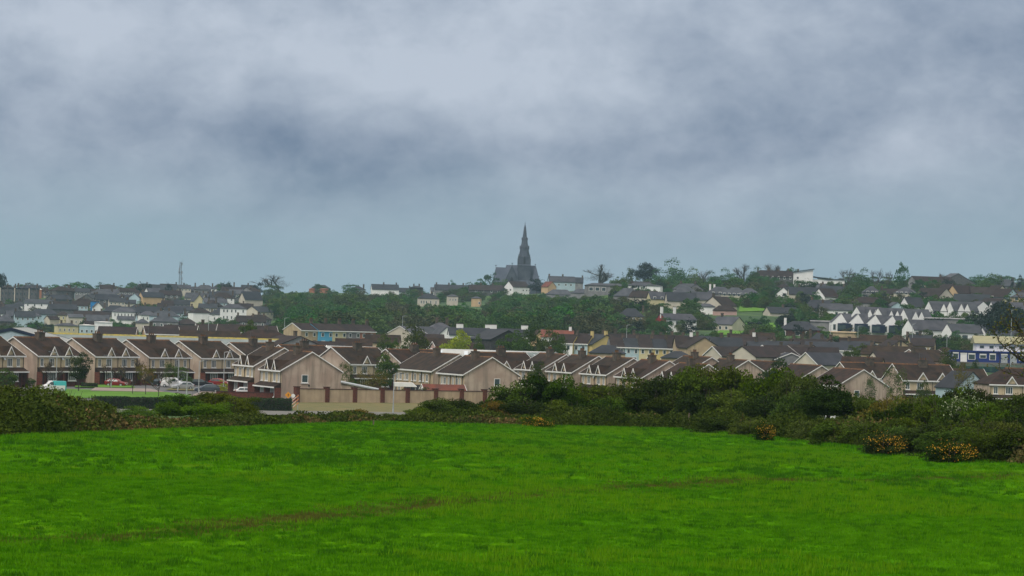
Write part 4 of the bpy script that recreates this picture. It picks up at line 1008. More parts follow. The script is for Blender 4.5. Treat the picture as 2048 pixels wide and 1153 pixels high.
# blue commercial building
def blue_building():
    g = P(1985, 726, 850); root = empty('commercial_building', (g.x, g.y, g.z), R(-3), 'royal blue building with white upper storey and olive roof at the right edge', 'building')
    root.scale = (1, 1, .78)
    b = MB(); b.box(-10.5, 12, 0, 9, -3, 3.6, 'royal'); obj('ground_storey', b.mesh(), root)
    b = MB(); b.box(-3.8, 12, 4, 14, 3.3, 6.1, 'white_render'); obj('upper_storey', b.mesh(), root)
    b = MB(); b.prism([(3.4, 6.1), (3.4, 6.25), (10, 8.6), (16, 6.25), (16, 6.1)], -4.3, 12.4, 'olive_roof'); obj('roof', b.mesh(), root)
    b = MB(); b.box(-10.8, 12.2, -.3, .0, 3.4, 3.8, 'royal'); obj('parapet', b.mesh(), root)
    b = MB(); b.box(-12, 12.4, -2.2, -.2, -1.2, .15, 'concrete'); obj('plinth', b.mesh(), root)
    for x in (-2.4, 0, 2.4, 5.4, 7.6, 10): obj('window', farwin_mesh(1.3, 1.1, 'white'), root, (x, 4, 4.5))
    for x, z, w_, h in ((-9.2, 1.0, 1.5, 1.8), (-5.2, .9, 1.8, 1.7), (-2.4, 1.4, 1.7, 1.1), (0, .9, 1.6, 1.8), (7.4, .9, 1.6, 1.8), (9.8, .9, 1.5, 1.8)):
        obj('window', farwin_mesh(w_, h, 'white'), root, (x, 0, z))
        b = MB(); b.box(-w_ / 2, w_ / 2, -.15, .03, h, h + .35, 'white'); obj('shutter_box', b.mesh(), root, (x, 0, z))
    for x, m_ in ((-7.2, 'white'), (2.9, 'steel'), (5.2, 'steel')):
        b = MB(); b.box(-.8, .8, -.1, .02, 0, 2.7, m_); b.box(-.85, .85, -.2, .02, 2.7, 3.0, 'white'); obj('door', b.mesh(), root, (x, 0, 0))
blue_building()
reg(P(1985, 726, 850).x, 850, 26, 8, 0, P(1985, 726, 850).z, 10, 'blue')

# ------------------------------------------------------------------ white new-build terrace on the hillside
def newbuild(label, px, row, D, yaw, W=6.4, dd=9.0, bay=True, eave=4.6, rise=3.0, group='white new-build terrace with dark bays'):
    """a unit with its gable to the viewer and a dark boxed bay"""
    p = P(px, row, D); base = p.z - eave - rise; reg(p.x, D, W, dd, 0, base, eave + rise, label)
    root = empty('new_build_house', (p.x, p.y, base), R(yaw), label, 'house', group)
    b = MB(); b.prism([(-W / 2, -4), (W / 2, -4), (W / 2, eave - .6), (0.2, eave + rise - .6), (-W / 2, eave - .6)] if False else [(-W / 2, -4), (.1, -4), (.1, eave + .4), (-W * .02, eave + rise), (-W / 2, eave)], -dd / 2, dd / 2, 'white_render', axis='y')
    b.box(.1, W / 2, -dd / 2 + .3, dd / 2, -4, eave, 'white_render'); obj('wall', b.mesh(), root)
    b = MB()
    b.poly([(-W / 2 - .1, dd / 2, eave + .12), (-W * .02, dd / 2, eave + rise + .15), (-W * .02, -dd / 2 - .05, eave + rise + .15), (-W / 2 - .1, -dd / 2 - .05, eave + .05)], 'slate')
    b.prism([(-W * .02, eave + rise + .02), (-W * .02, eave + rise + .18), (W / 2 + .35, eave + rise + .12), (W / 2 + .35, eave + rise - .1)], 0, dd / 2, 'slate', axis='y')
    b.poly([(-W * .02, -.0, eave + rise + .16), (W / 2 + .3, 0, eave + rise + .1), (W / 2 + .3, -dd / 2, eave + .1), (W * .28, -dd / 2, eave + .1)], 'slate')
    b.poly([(-W * .02, -dd / 2 + .02, eave + rise), (W * .28, -dd / 2 + .02, eave + .1), (-W * .02, -dd / 2 + .02, eave + .1)], 'white_render')
    b.poly([(W / 2, -dd / 2 + .3, eave), (W / 2, 0, eave + rise), (W / 2, dd / 2, eave)], 'white_render')
    obj('roof', b.mesh(), root)
    if bay:
        b = MB(); b.box(-W * .2, W * .47, -dd / 2 - 1.3, -dd / 2 + .31, 1.8, 4.5, 'navy'); bb = obj('boxed_bay', b.mesh(), root)
        obj('window', farwin_mesh(2.8, 1.9, 'navy'), bb, (-.0, -dd / 2 - 1.3, 2.2))
        obj('window', farwin_mesh(.8, 1.8, 'dark'), root, (-W * .36, -dd / 2, 2.3))
        obj('window', farwin_mesh(1.2, 1.2, 'dark'), root, (-W * .3, -dd / 2, -.6)); obj('window', farwin_mesh(1.2, 1.2, 'dark'), root, (W * .12, -dd / 2, -.6))
    return root
for i, (px, r) in enumerate(((1681, 627.5), (1714.5, 628.5), (1749, 630.5), (1783, 632))):
    newbuild(['white gabled house with dark boxed bay, left end of the new terrace', 'white gabled house with dark boxed bay, second in the new terrace', 'white gabled house whose dark bay is half hidden by a round bush', 'white gabled house with dark boxed bay beside the lower white range'][i], px, r, 1120, 0)
GW = 'white-gabled slate houses of the new estate'
def gabled(label, px, row, D, yaw, W, n, gab='white_render', eave=4.8, rise=3.4, d=9, extra=()):
    root = H('new_build_house', label, px, row, D, yaw, W, d, eave, rise, wall='white_render', gab=gab, roof='slate', wins=extra, group=GW, ogab=.05, frame='dark', sink=3)
    for i in range(n):
        x = -W / 2 + W * (i + .5) / n if n != 2 else (-W * .22, W * .02)[i]
        gablet_parts_far(root, x, d, eave, rise)
    return root
def gablet_parts_far(root, x, d, eave, rise, w_=2.6, h=2.6):
    def mk():
        b = MB(); b.prism([(-w_ / 2, -2.6), (w_ / 2, -2.6), (w_ / 2, 0), (0, h), (-w_ / 2, 0)], -.25, 3, 'white_render', axis='y'); return b.mesh('gablet')
    g = obj('gablet', cached(('gpf', w_, h), mk), root, (x, -d / 2, eave))
    def rf():
        b = MB()
        for s in (-1, 1): b.prism([(s * (w_ / 2 + .1), -.12), (s * (w_ / 2 + .1), .06), (0, h + .12), (0, h + .02)], -.2, 3.2, 'slate', axis='y')
        return b.mesh('gablet_roof')
    obj('gablet_roof', cached(('gprf', w_, h), rf), g)
gabled('slate roof with two small white gables, left of the upper new-build row', 1738, 613.5, 1165, 28, 9.5, 2)
gabled('slate roof with two small white gables, second in the upper new-build row', 1781, 616, 1160, 28, 9.5, 2)
gabled('white house with two small gables and a broad end gable, right of the upper row', 1832, 618, 1155, 22, 9, 2, extra=W2((-3, -1, 1, 3), .6, .7, 1.3))
H('new_build_house', 'long low white range with wide windows right of the dark-bay terrace', 1855, 640, 1095, 28, 14, 8, 3.2, 3.0, wall='white_render', roof='slate', wins=W2((-5.5, -.8, 4.0), .8, 1.6, 1.6), group=GW, frame='dark', ogab=.05)
H('new_build_house', 'low white range with wide windows just left of the dark cypress', 1932, 648, 1080, 24, 13, 8, 3.0, 2.6, wall='white_render', roof='slate', wins=W2((-4.5, -2.0, 2.0), .6, 1.8, 1.6) + W2((-1, 1), -1.6, .8, 1.4), group=GW, frame='dark', ogab=.05)
H('new_build_house', 'pale low range behind the trunk of the dark cypress', 2025, 655, 1080, 20, 20, 8, 2.8, 2.2, wall='white_render', roof='slate_dark', wins=W2((-8, -4, 1, 5), .4, 2.2, 1.6), frame='dark')
gabled('white house in the top new row with one gable, left of the taller pair', 1878, 602.5, 1230, 22, 8, 1, extra=W2((2.5,), 2.5))
gabled('white house with two pointed gables in the middle of the top new row', 1925, 603.0, 1225, 20, 9.5, 2, extra=W2((-3, 0, 1.6, 3.6), 2.4) + W2((-3, -1, 1.6, 3.6), .2))
gabled('white house with a broad pointed end gable at the right of the top new row', 1958, 602.5, 1235, -58, 6, 1, extra=(('r', -1.8, 2.4, .6, 1.5), ('r', -.6, 2.4, .6, 1.5), ('r', 2.0, 2.4, .6, 1.5)))
gabled('white-gabled slate house behind the dark cypress', 2016, 604, 1240, 20, 13, 1)
H('garden_wall', 'long grey concrete retaining wall under the top new row', 1912, 636, 1150, 0, 24, 1, 3.2, .2, wall='grey_wall', roof='grey_wall', cat='wall')
H('garden_wall', 'pale slatted wall left of the new-build terrace', 1648, 641, 1135, 0, 9, 1, 3.6, .2, wall='grey_wall', roof='grey_wall', cat='wall')
H('garden_wall', 'tan garden wall at the foot of the dark-bay terrace', 1690, 663, 1090, 0, 10, 1, 1.6, .15, wall='tan_wall', roof='tan_wall', cat='wall')

# ------------------------------------------------------------------ hillside houses on the right
h_ = [
 # label, px,row(ridge),D,yaw,W,d,eave,rise,wall,gab,roof,hip,chim,wins
 ('white house with blue-grey roof, tall white chimneys and a dark red end wall', 1352, 627, 1140, 28, 11.5, 8, 3.8, 1.9, 'white_render', 'red_wall', 'slate', False, (-.95, -.1), W2((-4, -1.6, 1, 3.6), 2.0, 1.2, 1.5) + W2((0, 2.6), -.8, 1.3, 1.5)),
 ('cream bungalow with slate roof and wide right gable on the green slope', 1457, 633, 1200, -34, 9, 8.2, 2.7, 2.6, 'cream_wall', None, 'slate', False, (-.6,), W2((-3, -.6, 2), .8, 1.2, 1.3)),
 ('low dark-walled bungalow with white bay windows and a white chimney', 1600, 642.5, 1120, -10, 13, 9, 2.6, 2.6, 'brick_dark', 'red_wall', 'slate_dark', True, (-.75,), W2((-4.6, 0, 3.4), .6, 1.6, 1.5)),
 ('cream bungalow with dark roof and twin gables beside the hillside field', 1563, 614, 1300, 22, 12, 7.5, 2.6, 2.2, 'cream_wall', None, 'slate_dark', False, (.1,), W2((-2, 0, 2, 4), .7, .9, 1.1)),
 ('cream gabled house with a dark chimney above the hillside field', 1440, 593, 1310, 52, 9, 9.5, 3.4, 3.4, 'cream_wall', None, 'dark_tile', False, (-.9,), W2((1,), 1)),
 ('long dark bungalow with cream front in front of the two-storey pair', 1655, 605.5, 1300, -6, 18, 8, 2.6, 2.6, 'cream_wall', None, 'slate_dark', True, (-.2,), W2((-5, -2, 1, 4), .7, 1.2, 1.3)),
 ('pale bungalow with small gable porch left of the new estate', 1672, 607.5, 1265, 4, 12, 8, 2.6, 2.2, 'white_render', None, 'slate', False, (), W2((-4, 0, 3), .7, 1.2, 1.3)),
 ('long low maroon-roofed bungalow in front of the olive tree on the hill', 1737, 594, 1340, 2, 14, 8, 2.4, 2.2, 'grey_wall', None, 'dark_tile', True, (), ()),
 ('grey hipped house right of the olive tree near the skyline', 1743, 572.5, 1540, 6, 8, 8, 4.8, 2.6, 'grey_wall', None, 'slate', True, (), W2((-2, 0, 2), 3.0)),
 ('cream two-storey house with hipped grey roof below the red roofed skyline house', 1812, 574.5, 1480, -12, 9, 8, 5.0, 2.4, 'cream_wall', None, 'slate', True, (), W2((-3, -1, 1, 3), 3.2, .9, 1.2) + W2((-3, 0, 3), .6, 1.4, 1.3)),
 ('white gabled cottage with a dark steep roof above the new estate', 1825, 594.5, 1330, 34, 7.5, 7.5, 3.2, 3.6, 'white_render', None, 'slate_dark', False, (), ()),
 ('small pale green gabled cottage left of the steep dark roof', 1790, 604, 1330, -70, 6, 5, 2.2, 1.6, 'pale_blue_wall', None, 'slate', False, (), ()),
 ('house with a tall cream gable and four rooflights near the right skyline', 1868, 576, 1420, -42, 14, 9, 4.4, 3.4, 'cream_wall', None, 'dark_tile', False, (), ()),
 ('house with an orange-brown gable, left of the pair under the skyline', 1896, 568, 1500, -55, 8, 7, 4, 3.4, 'terracotta_wall', None, 'dark_tile', False, (), ()),
 ('house with an apricot gable and apricot front, right of the pair under the skyline', 1926, 571, 1480, 36, 11, 8, 3.6, 3.2, 'orange_wall', None, 'dark_tile', False, (), W2((0, 3), .6, 1.2, 1.2)),
 ('dark roof between the apricot house and the sea-green gable', 1963, 574, 1480, 10, 10, 8, 3.6, 2.6, 'grey_wall', None, 'dark_tile', False, (), ()),
 ('long dark-roofed house above the top new row', 1944, 588, 1360, 0, 14, 8, 2.6, 2.8, 'grey_wall', None, 'slate_dark', False, (), ()),
 ('house with a sea-green gable near the right edge', 1984, 580, 1400, -60, 8, 8, 3.4, 3.0, 'green_wall', None, 'dark_tile', False, (), ()),
 ('house with a pale yellow gable behind the sea-green one', 1994, 571, 1440, -50, 7, 6.5, 3.6, 2.6, 'cream_wall', None, 'dark_tile', False, (), ()),
 ('house with a pale blue gable and two rooflights at the right edge', 2010, 577, 1390, -38, 8, 9.5, 4.2, 3.4, 'pale_blue_wall', None, 'dark_tile', False, (), W2((-2.6,), 2.4)),
 ('grey-roofed tan house cut by the right edge above the cypress', 2044, 585, 1360, 4, 9, 8, 4.0, 1.8, 'tan_wall', None, 'slate', True, (), W2((-2.4, 1), 1.8, 1.5, 1.4)),
 ('yellow-gabled low house under the pale blue gable', 1990, 596, 1330, -48, 11, 7.5, 2.4, 2.2, 'pale_yellow_wall', None, 'dark_tile', False, (), ()),
 ('broad dark roof on the right skyline with a grey gable and central chimney', 1862, 553, 1720, 30, 22, 13, 3.6, 4.0, 'pink_wall', 'grey_wall', 'dark_tile', False, (.5,), W2((-8, -6, -4), .8, 1.2, 1.6)),
 ('dark roofed house on the skyline left of the broad chimneyed roof', 1835, 552.5, 1740, 4, 15, 10, 4, 4.0, 'pink_wall', None, 'brown_tile', True, (), W2((-4, -2, 0), 1, 1.2, 1.6)),
 ('green-grey pointed roof on the right skyline', 1909, 546.5, 1760, -70, 12, 20, 3, 5.4, 'stone_wall', None, 'slate', False, (), ()),
 ('grey roofs breaking the skyline near the right edge', 2010, 559, 1650, 10, 13, 9, 4, 3, 'grey_wall', None, 'slate', True, (-.3, .6), ()),
 ('long dark stone institution with chimneys on the skyline behind bare trees', 1551, 541, 1760, -3, 26, 11, 6.0, 3.2, 'stone_wall', None, 'dark_tile', True, (-.7, -.3, .1, .5, .9), W2((-10, -7, -4, -1, 2, 5, 8), 3.4, 1, 1.6)),
 ('yellow house with white-trimmed gablet on the left of the right hillside', 1320, 584, 1330, 14, 9, 7.5, 4.6, 2.6, 'pale_yellow_wall', None, 'slate', False, (), W2((-3, 0), 3.2) + W2((0,), .8)),
 ('long blue-slate roof right of the yellow house', 1362, 584.5, 1320, 8, 11.5, 8, 3.6, 3.2, 'cream_wall', None, 'slate_dark', False, (), ()),
 ('slate-roofed cream house with gable facing left, right of the blue-slate roof', 1404, 583.5, 1340, 24, 9, 8, 4, 3, 'cream_wall', None, 'slate', False, (), W2((0,), 1)),
 ('hipped slate house with rooflight left of the yellow house', 1256, 576, 1440, 0, 12, 9, 3, 3.2, 'grey_wall', None, 'slate', True, (), ()),
 ('maroon-brown roofed house between the hipped slate and yellow houses', 1290, 581.5, 1400, -24, 11, 8, 3.2, 2.6, 'cream_wall', None, 'dark_tile', False, (), ()),
 ('grey hipped roof below the pine on the hillside', 1370, 571.5, 1420, 4, 11, 9, 3.4, 3.2, 'grey_wall', None, 'slate', True, (), ()),
 ('white house glimpsed beneath the dark pine', 1284, 565, 1560, 0, 13, 7, 4.2, 1.4, 'white_render', None, 'slate', True, (), W2((-4, -1.5, 1, 4), 2.0)),
 ('white end block right of the house beneath the dark pine', 1310, 569.5, 1500, -10, 6, 6, 4.0, .4, 'white_render', None, 'slate', True, (), ()),
 ('grey-walled hipped house with two white chimneys on the right hillside', 1440, 573.5, 1450, 2, 12, 9, 4.6, 2.8, 'grey_wall', None, 'slate', True, (-.7, -.4), W2((-3, 0, 3), 3.0)),
 ('cream two-storey hipped house in the middle of the hillside pair', 1470, 575, 1440, -4, 11, 9, 4.8, 2.8, 'cream_wall', None, 'slate', True, (), W2((-4, -2, 0, 2), 3.0) + W2((-1, 1), .5)),
 ('pale yellow two-storey hipped house at the right of the hillside pair', 1498, 576, 1440, -4, 10, 9, 4.8, 2.6, 'pale_yellow_wall', None, 'slate', True, (), W2((-3, -1), 3.0) + W2((-3,), .5)),
 ('white house with pointed front gable left of the flat-roofed school', 1577, 575, 1480, 58, 8, 8, 4.4, 3, 'white_render', None, 'slate_dark', False, (), (('l', 0, 2.8, .9, 1.4),)),
 ('white-gabled house with long dark roof below the flat-roofed school', 1607, 574.5, 1470, 6, 13, 8, 4, 3, 'cream_wall', None, 'slate_dark', False, (), W2((-3, 0, 4), 1)),
 ('white gable leaning right among trees below the school', 1652, 577, 1450, 42, 8, 8, 3.8, 3.4, 'white_render', None, 'dark_tile', False, (), ()),
 ('low white-fronted house in the bushes left of the hillside field', 1412, 607, 1290, 0, 7, 5, 2.2, 1.0, 'white_render', None, 'slate', True, (), ()),
 ('pinkish low wing under the cream gable with the dark chimney', 1450, 611, 1280, 0, 9, 5, 2.2, 1.6, 'pink_wall', None, 'dark_tile', True, (), ()),
 ('long grey low roof with glazing left of the pine on the hillside', 1225, 567, 1600, 0, 26, 8, 3.2, 1.0, 'grey_wall', None, 'slate', True, (), W2((-10, -7, -4), .6, 2, 1.8)),
 ('pale stone house with three chimneys on the skyline right of the church', 1123, 552.5, 1960, 8, 15, 9, 5.6, 3.2, 'pale_blue_wall', None, 'slate', False, (-.95, .1), W2((-2, 2, 5), 3.4)),
 ('dark slate house with chimney joined to the right of the pale stone house', 1151, 554.5, 1980, 0, 9, 9, 5.4, 3, 'grey_wall', None, 'slate_dark', False, (.9,), ()),
 ('orange-yellow gabled house with maroon roof right of the church', 1098, 563, 1930, -50, 6, 6, 3.0, 2.8, 'orange_wall', None, 'red_tile', False, (), ()),
 ('low grey roofs among trees below the pale stone house', 1120, 579, 1880, 0, 16, 9, 2.4, 2.6, 'grey_wall', None, 'slate', True, (), ()),
 ('grey low roof beyond the top of the wood, left of the hillside houses', 1170, 578, 1800, 0, 15, 8, 2.4, 2, 'grey_wall', None, 'slate', True, (), ()),
 ('white two-windowed gabled house at the foot of the church', 1034, 562.5, 1990, 37, 12, 8.5, 4.6, 3.2, 'white_render', None, 'dark_tile', False, (), W2((1.5, 4, 6), 2.2, 1.0, 1.0) + (('l', -1.6, 2.2, 1.1, 1.2), ('l', 1.9, 2.2, 1.4, 1.2))),
 ('cream long villa with tall windows at the top edge of the wood', 857, 587, 1800, 4, 11, 8, 4.2, 2.4, 'cream_wall', None, 'slate_dark', True, (-.6, .3), W2((-4, -2.6, -1.2, 1, 3.8), 1.2, .8, 1.9)),
 ('cream villa wing right of the long villa', 905, 589, 1810, 4, 5.5, 8, 4.6, .8, 'cream_wall', None, 'slate', True, (), W2((-1.5, 0, 1.5), 2.0, .7, 1.6)),
 ('apricot house end showing at the top edge of the wood', 953, 593, 1790, -8, 4.5, 6, 4.6, .8, 'orange_wall', None, 'slate', True, (), W2((2,), 1.5)),
 ('dark row of roofs with five rooflights left of the church', 905, 569.5, 2000, 4, 21, 9, 2.6, 3, 'grey_wall', None, 'slate_dark', False, (-.9, -.2, .6), ()),
 ('brown-roofed grey row directly left of the church', 972, 570, 1985, 4, 20, 9, 3.2, 3, 'stone_wall', None, 'dark_tile', False, (-.3, .4), W2((-6, -2, 3, 7), 2)),
 ('white-gabled skyline house with dark roof left of the wood top', 770, 568.5, 2030, 6, 16, 9, 3.0, 3, 'white_render', 'white_render', 'slate_dark', False, (-.1, .85), ()),
 ('dark square skyline house left of the rooflit row', 833, 571.5, 2040, 0, 8, 8, 6, 1, 'dark_stone', None, 'slate_dark', True, (-.4, .4), ()),
]
LH = ['label', 'px', 'row', 'D', 'yaw', 'W', 'd', 'eave', 'rise', 'wall', 'gab', 'roof', 'hip', 'chim', 'wins']
for e in h_:
    lb, px, row, D, yaw, W, d, ev, rs_, wl, gb, rf, hip, ch, wn = e
    kw = {}
    if 'rooflight' in lb: kw['rooflights'] = tuple(('f', x, .55, .9, 1.1) for x in ({'five': (-9, -6, -1, 2, 4), 'four': (-5, -3, -1, 1.2)}.get(lb.split(' rooflights')[0].split()[-1], (-1.5, 1.2))))
    H('bungalow' if ev < 3.3 else 'house', lb, px, row, D, yaw, W, d, ev, rs_, wall=wl, gab=gb, roof=rf, hip=hip, chim=ch, wins=wn, ctype='white' if 'white chimney' in lb or 'white chimneys' in lb or 'tall white' in lb else 'chim', chh=2.2 if 'tall white' in lb else 1.1)

def school():
    p = P(1620, 561, 1700); root = empty('school', p, 0, 'white flat-roofed modern school with slanting roof edge on the skyline', 'building')
    b = MB(); b.prism([(-8, -5), (1, -5), (1, 5.3), (-8, 3.8)], -5, 5, 'white_render', axis='y'); obj('main_block', b.mesh(), root)
    b = MB(); b.prism([(-8.4, 3.9), (-8.4, 4.3), (1.6, 5.9), (1.6, 5.5)], -5.6, 5, 'dark', axis='y'); obj('roof', b.mesh(), root)
    b = MB(); b.box(1.2, 17, -3, 5, -5, .6, 'white_render'); b.box(1.4, 17, -3.2, 4.8, -3.6, -1.4, 'dark_wood'); obj('wing', b.mesh(), root)
    b = MB(); b.prism([(.9, 1.7), (.9, 2.2), (9.5, 1.1), (9.5, .6)], -3.6, 5, 'dark_wood', axis='y'); b.box(9, 17.4, -3.4, 5, .6, .9, 'dark_wood'); obj('wing_roof', b.mesh(), root)
    for x in (-6.6,): obj('window', farwin_mesh(.9, 1, 'dark'), root, (x, -5, .6))
school()
reg(P(1640, 561, 1700).x, 1700, 24, 8, 0, P(1640, 561, 1700).z - 2, 7, 'school')

# far town on the left: named ones first
def T(lb, px, row, D, yaw, W, d, ev, rs_, wl, rf='slate', hip=False, ch=(), wn=(), gab=None): H('house', lb, px, row, D, yaw, W, d, ev, rs_, wall=wl, gab=gab, roof=rf, hip=hip, chim=ch, wins=wn)
def institution():
    p = P(30, 603, 1850); root = empty('institution', (p.x, p.y, p.z), R(3), 'big grey-brown stone building with rows of windows at the far left', 'building')
    b = MB(); b.box(-14, 12, 0, 12, -6, 7.0, 'stone_wall'); obj('wall', b.mesh(), root)
    b = MB(); b.box(-14.3, 12.3, -.3, 12, 7.0, 7.5, 'slate_dark'); obj('parapet', b.mesh(), root)
    for r in range(3):
        for i in range(13): obj('window', farwin_mesh(.9, 1.4, 'stone_wall'), root, (-13 + i * 2.0, 0, -2.4 + r * 3.0))
    for i in range(7): 
        b = MB(); b.box(-.25, .25, -.5, 0, -6, 7.3, 'cream_wall' if i % 2 else 'stone_wall'); obj('buttress', b.mesh(), root, (-12 + i * 3.9, 0, 0))
    for i in range(5): obj('chimney', chimney_mesh(.8, .8, 1.2, .5, 'stone_wall'), root, (-11 + i * 5, 4, 7.4))
institution()
reg(P(30, 603, 1850).x, 1850, 26, 8, 0, P(30, 603, 1850).z - 2, 10, 'institution')
T('long white house with seven upper windows in the far town', 250, 615, 1650, 4, 12, 8, 5.4, 2.0, 'white_render', 'slate', True, (), W2((-5, -3.4, -1.8, -.2, 1.4, 3, 4.6), 3.2, .7, 1.5))
T('white porch gables in front of the long seven-windowed house', 252, 632, 1620, 4, 8, 5, 2.4, 1.6, 'white_render', 'slate')
T('tall white hotel with three rows of windows beside the wood', 467, 608, 1560, 4, 11.5, 8, 7.4, 1.8, 'white_render', 'slate', True, (), W2((-4.6, -3, -1, .8, 4.2), 5.4, .8, 1.5) + W2((-4.6, -3, -1), 2.4, .8, 1.5) + W2((-4.6,), -.6, .8, 1.3))
T('lower white annex left of the tall white hotel', 437, 621, 1570, 4, 8, 7, 4.4, 1.6, 'white_render', 'slate_dark', True, (), W2((-2, 0, 2), 1.8, .8, 1.3))
T('white low annex sloping up to the hotel', 400, 616, 1580, 20, 9, 7, 4, 2.0, 'white_render', 'dark_tile', True, (), ())
T('bright blue house in the far left town', 190, 600, 1760, 0, 4.5, 6, 4.4, .6, 'bright_blue', 'slate_dark', True)
T('small white gable just in front of the bright blue house', 195, 605, 1740, -80, 5, 4.4, 2.4, 2.2, 'white_render')
T('pale yellow gable in the far town right of the lattice mast', 395, 589, 1830, -76, 9, 5.6, 4.0, 3.4, 'pale_yellow_wall', 'slate', ch=(.9,))
T('cream gable with dark rooflit roof at the far edge of the wood', 502, 585, 1830, 30, 11, 6.5, 3.4, 3.6, 'cream_wall', 'slate_dark')
T('yellow gable end at the left of a long slate roof under the mast', 303, 584, 1850, 26, 13, 6, 4.4, 2.6, 'orange_wall', 'slate_dark', ch=(-.8,))
T('white-gabled house on the skyline left of the mast', 306, 576, 1960, 20, 8, 7, 3.6, 2.4, 'white_render', 'slate')
T('cream terraced block with tall windows in the far left town', 126, 623, 1640, 4, 6, 7, 4.6, 1.6, 'pale_yellow_wall', 'dark_tile', True, (), W2((-2, 0, 2), 2.6, .7, 1.4))
T('cream house with arched front in the lower far left town', 150, 628, 1600, 10, 7, 7, 4.6, 1.4, 'cream_wall', 'slate', False, (), W2((-2, 0, 2), 1.8, .7, 1.3))
T('small white cottage gable left of the cream terraced block', 104, 631, 1600, 40, 6, 4, 2.6, 1.6, 'cream_wall', 'dark_tile')
T('cream curved terrace low in the far left town', 133, 646, 1450, 14, 9, 6, 4, 1, 'pale_yellow_wall', 'slate', True, (-.5, .5), W2((-3.5, -1.5, .5, 2.5), 1.6, .7, 1.3))
T('flat-roofed white block in the lower far town', 174, 649, 1400, 0, 6.2, 6, 3.6, .2, 'pale_blue_wall', 'white', True, (), W2((-2, 0, 2), .6, 1.0, 1.3))
T('taller flat-roofed white block right of the low one in the far town', 207, 643, 1410, 0, 7.4, 6, 4.6, .2, 'white_render', 'white', True)
T('slate-roofed twin house with broad pale front below the mast', 330, 621, 1560, -8, 13, 8, 4.6, 2.4, 'pale_blue_wall', 'slate', True, (-.3, .3), W2((-4, -2, 1, 4), 2.6))
T('near slate house row with grey walls under the twin house', 330, 632, 1480, -6, 12, 8, 4.4, 2.2, 'grey_wall', 'slate', True, (-.5, .3), W2((-4, -1, 2), 2.2))
T('long white-trimmed house row right of the seven-windowed house', 296, 622, 1600, 14, 8, 7, 4.6, 1.8, 'white_render', 'slate', True, (), W2((-3, -1, 1, 3), 2.4, .7, 1.3))
T('pale square house with a slate roof low in the far town', 285, 638, 1430, 0, 5.6, 6, 4.2, 1.4, 'cream_wall', 'slate', True)
T('grey skyline house with three chimneys right of the mast', 410, 570, 2040, 4, 13, 9, 4, 2.6, 'grey_wall', 'slate', True, (-.9, -.1, .7))
T('white gabled far house below the skyline conifers at left', 277, 587, 1850, 52, 7, 7, 4, 2.2, 'pale_blue_wall', 'slate')
T('orange-red shop front block on the skyline over the wood', 648, 577, 2030, 0, 5.2, 6, 2.6, .2, 'terracotta_wall', 'terracotta_wall', True)
T('orange-red low block left of the shop front block', 624, 577, 2035, 0, 3.6, 6, 1.8, .2, 'terracotta_wall', 'terracotta_wall', True)
T('red and white hoarding-like gable beside the big stone building', 78, 577, 1900, 0, 3, 4, 4.6, .4, 'terracotta_wall', 'white', True)

# fillers: rows of houses packed up the slopes
def filler(n, pxr, rows_D, zone, walls, roofs, seed, avoid=(), prob=.9, cat='house', low=0):
    r_ = random.Random(seed); k = 0; named = list(BOX)
    for D in rows_D:
        px = pxr[0] + r_.uniform(0, 30)
        while px < pxr[1]:
            W = r_.choice((8, 9, 10, 12, 14)) if low < 2 else r_.choice((5.5, 6.5, 7.5)); step = W * F / D
            run = r_.random() < .55
            if r_.random() < prob and not any(a <= px <= b and c <= D <= d_ for a, b, c, d_ in avoid):
                two = r_.random() < (.6 if low < 1 else 0)
                ev = (4.6 if two else 2.6); yaw = r_.choice((-30, -12, -6, 0, 4, 8, 14, 35, 60, -60)) if not run else r_.choice((-4, 0, 5))
                wl = r_.choice(walls); rf = r_.choice(roofs); hp = r_.random() < .3
                rs_ = r_.choice((2.0, 2.4, 2.8)); px_, D_ = px + step / 2, D + r_.uniform(-14, 14)
                g_ = gat(px_, D_)
                bb = bbox(g_.x, D_, W, 8, R(yaw), g_.z, ev + rs_)
                if hides(bb, D_) or clash(g_.x, D_, W * .35): px += step * .5; continue
                wn = W2(tuple(-W / 2 + W * (i + .5) / 4 for i in range(4)), 3.1 if two else .9, .9, 1.2) if wl != 'stone_wall' or r_.random() < .6 else ()
                wc = {'white_render': 'pale', 'cream_wall': 'cream', 'grey_wall': 'grey', 'pale_blue_wall': 'pale', 'stone_wall': 'grey', 'pale_yellow_wall': 'cream', 'tan_wall': 'tan', 'pink_wall': 'pinkish'}[wl]
                rc = {'slate': 'grey slate', 'slate_dark': 'dark slate', 'dark_tile': 'dark tiled', 'brown_tile': 'brown tiled'}[rf]
                tp = topx((g_.x, g_.y, g_.z + ev + rs_))
                H('house', '%s %s with %s roof %s' % (wc, 'house' if two else 'bungalow', rc, where(*tp)),
                  px_, None, D_, yaw, W, 7.5, ev, rs_, wall=wl, roof=rf, hip=hp, chim=r_.choice(((.9,), (-.9,), (-.9, .9), (.0,), ())), wins=wn, group=zone[1], cat=cat); k += 1
            px += step * (1.02 if run else r_.uniform(1.1, 1.7))
    return k
nf = filler(0, (-30, 500), (1340, 1385, 1430, 1475, 1520, 1565, 1610, 1655, 1700, 1745, 1790, 1840, 1890, 1940, 1990, 2040), ('small %s slate-roofed house packed in the far left town', 'houses packed in the far left town'),
       ('grey_wall', 'stone_wall', 'grey_wall', 'white_render', 'cream_wall', 'pale_blue_wall', 'stone_wall'), ('slate', 'slate_dark', 'dark_tile', 'slate_dark', 'dark_tile'), 5,
       avoid=((-30, 90, 1340, 1480), (370, 430, 1340, 1560), (250, 350, 1340, 1400)), prob=.9)
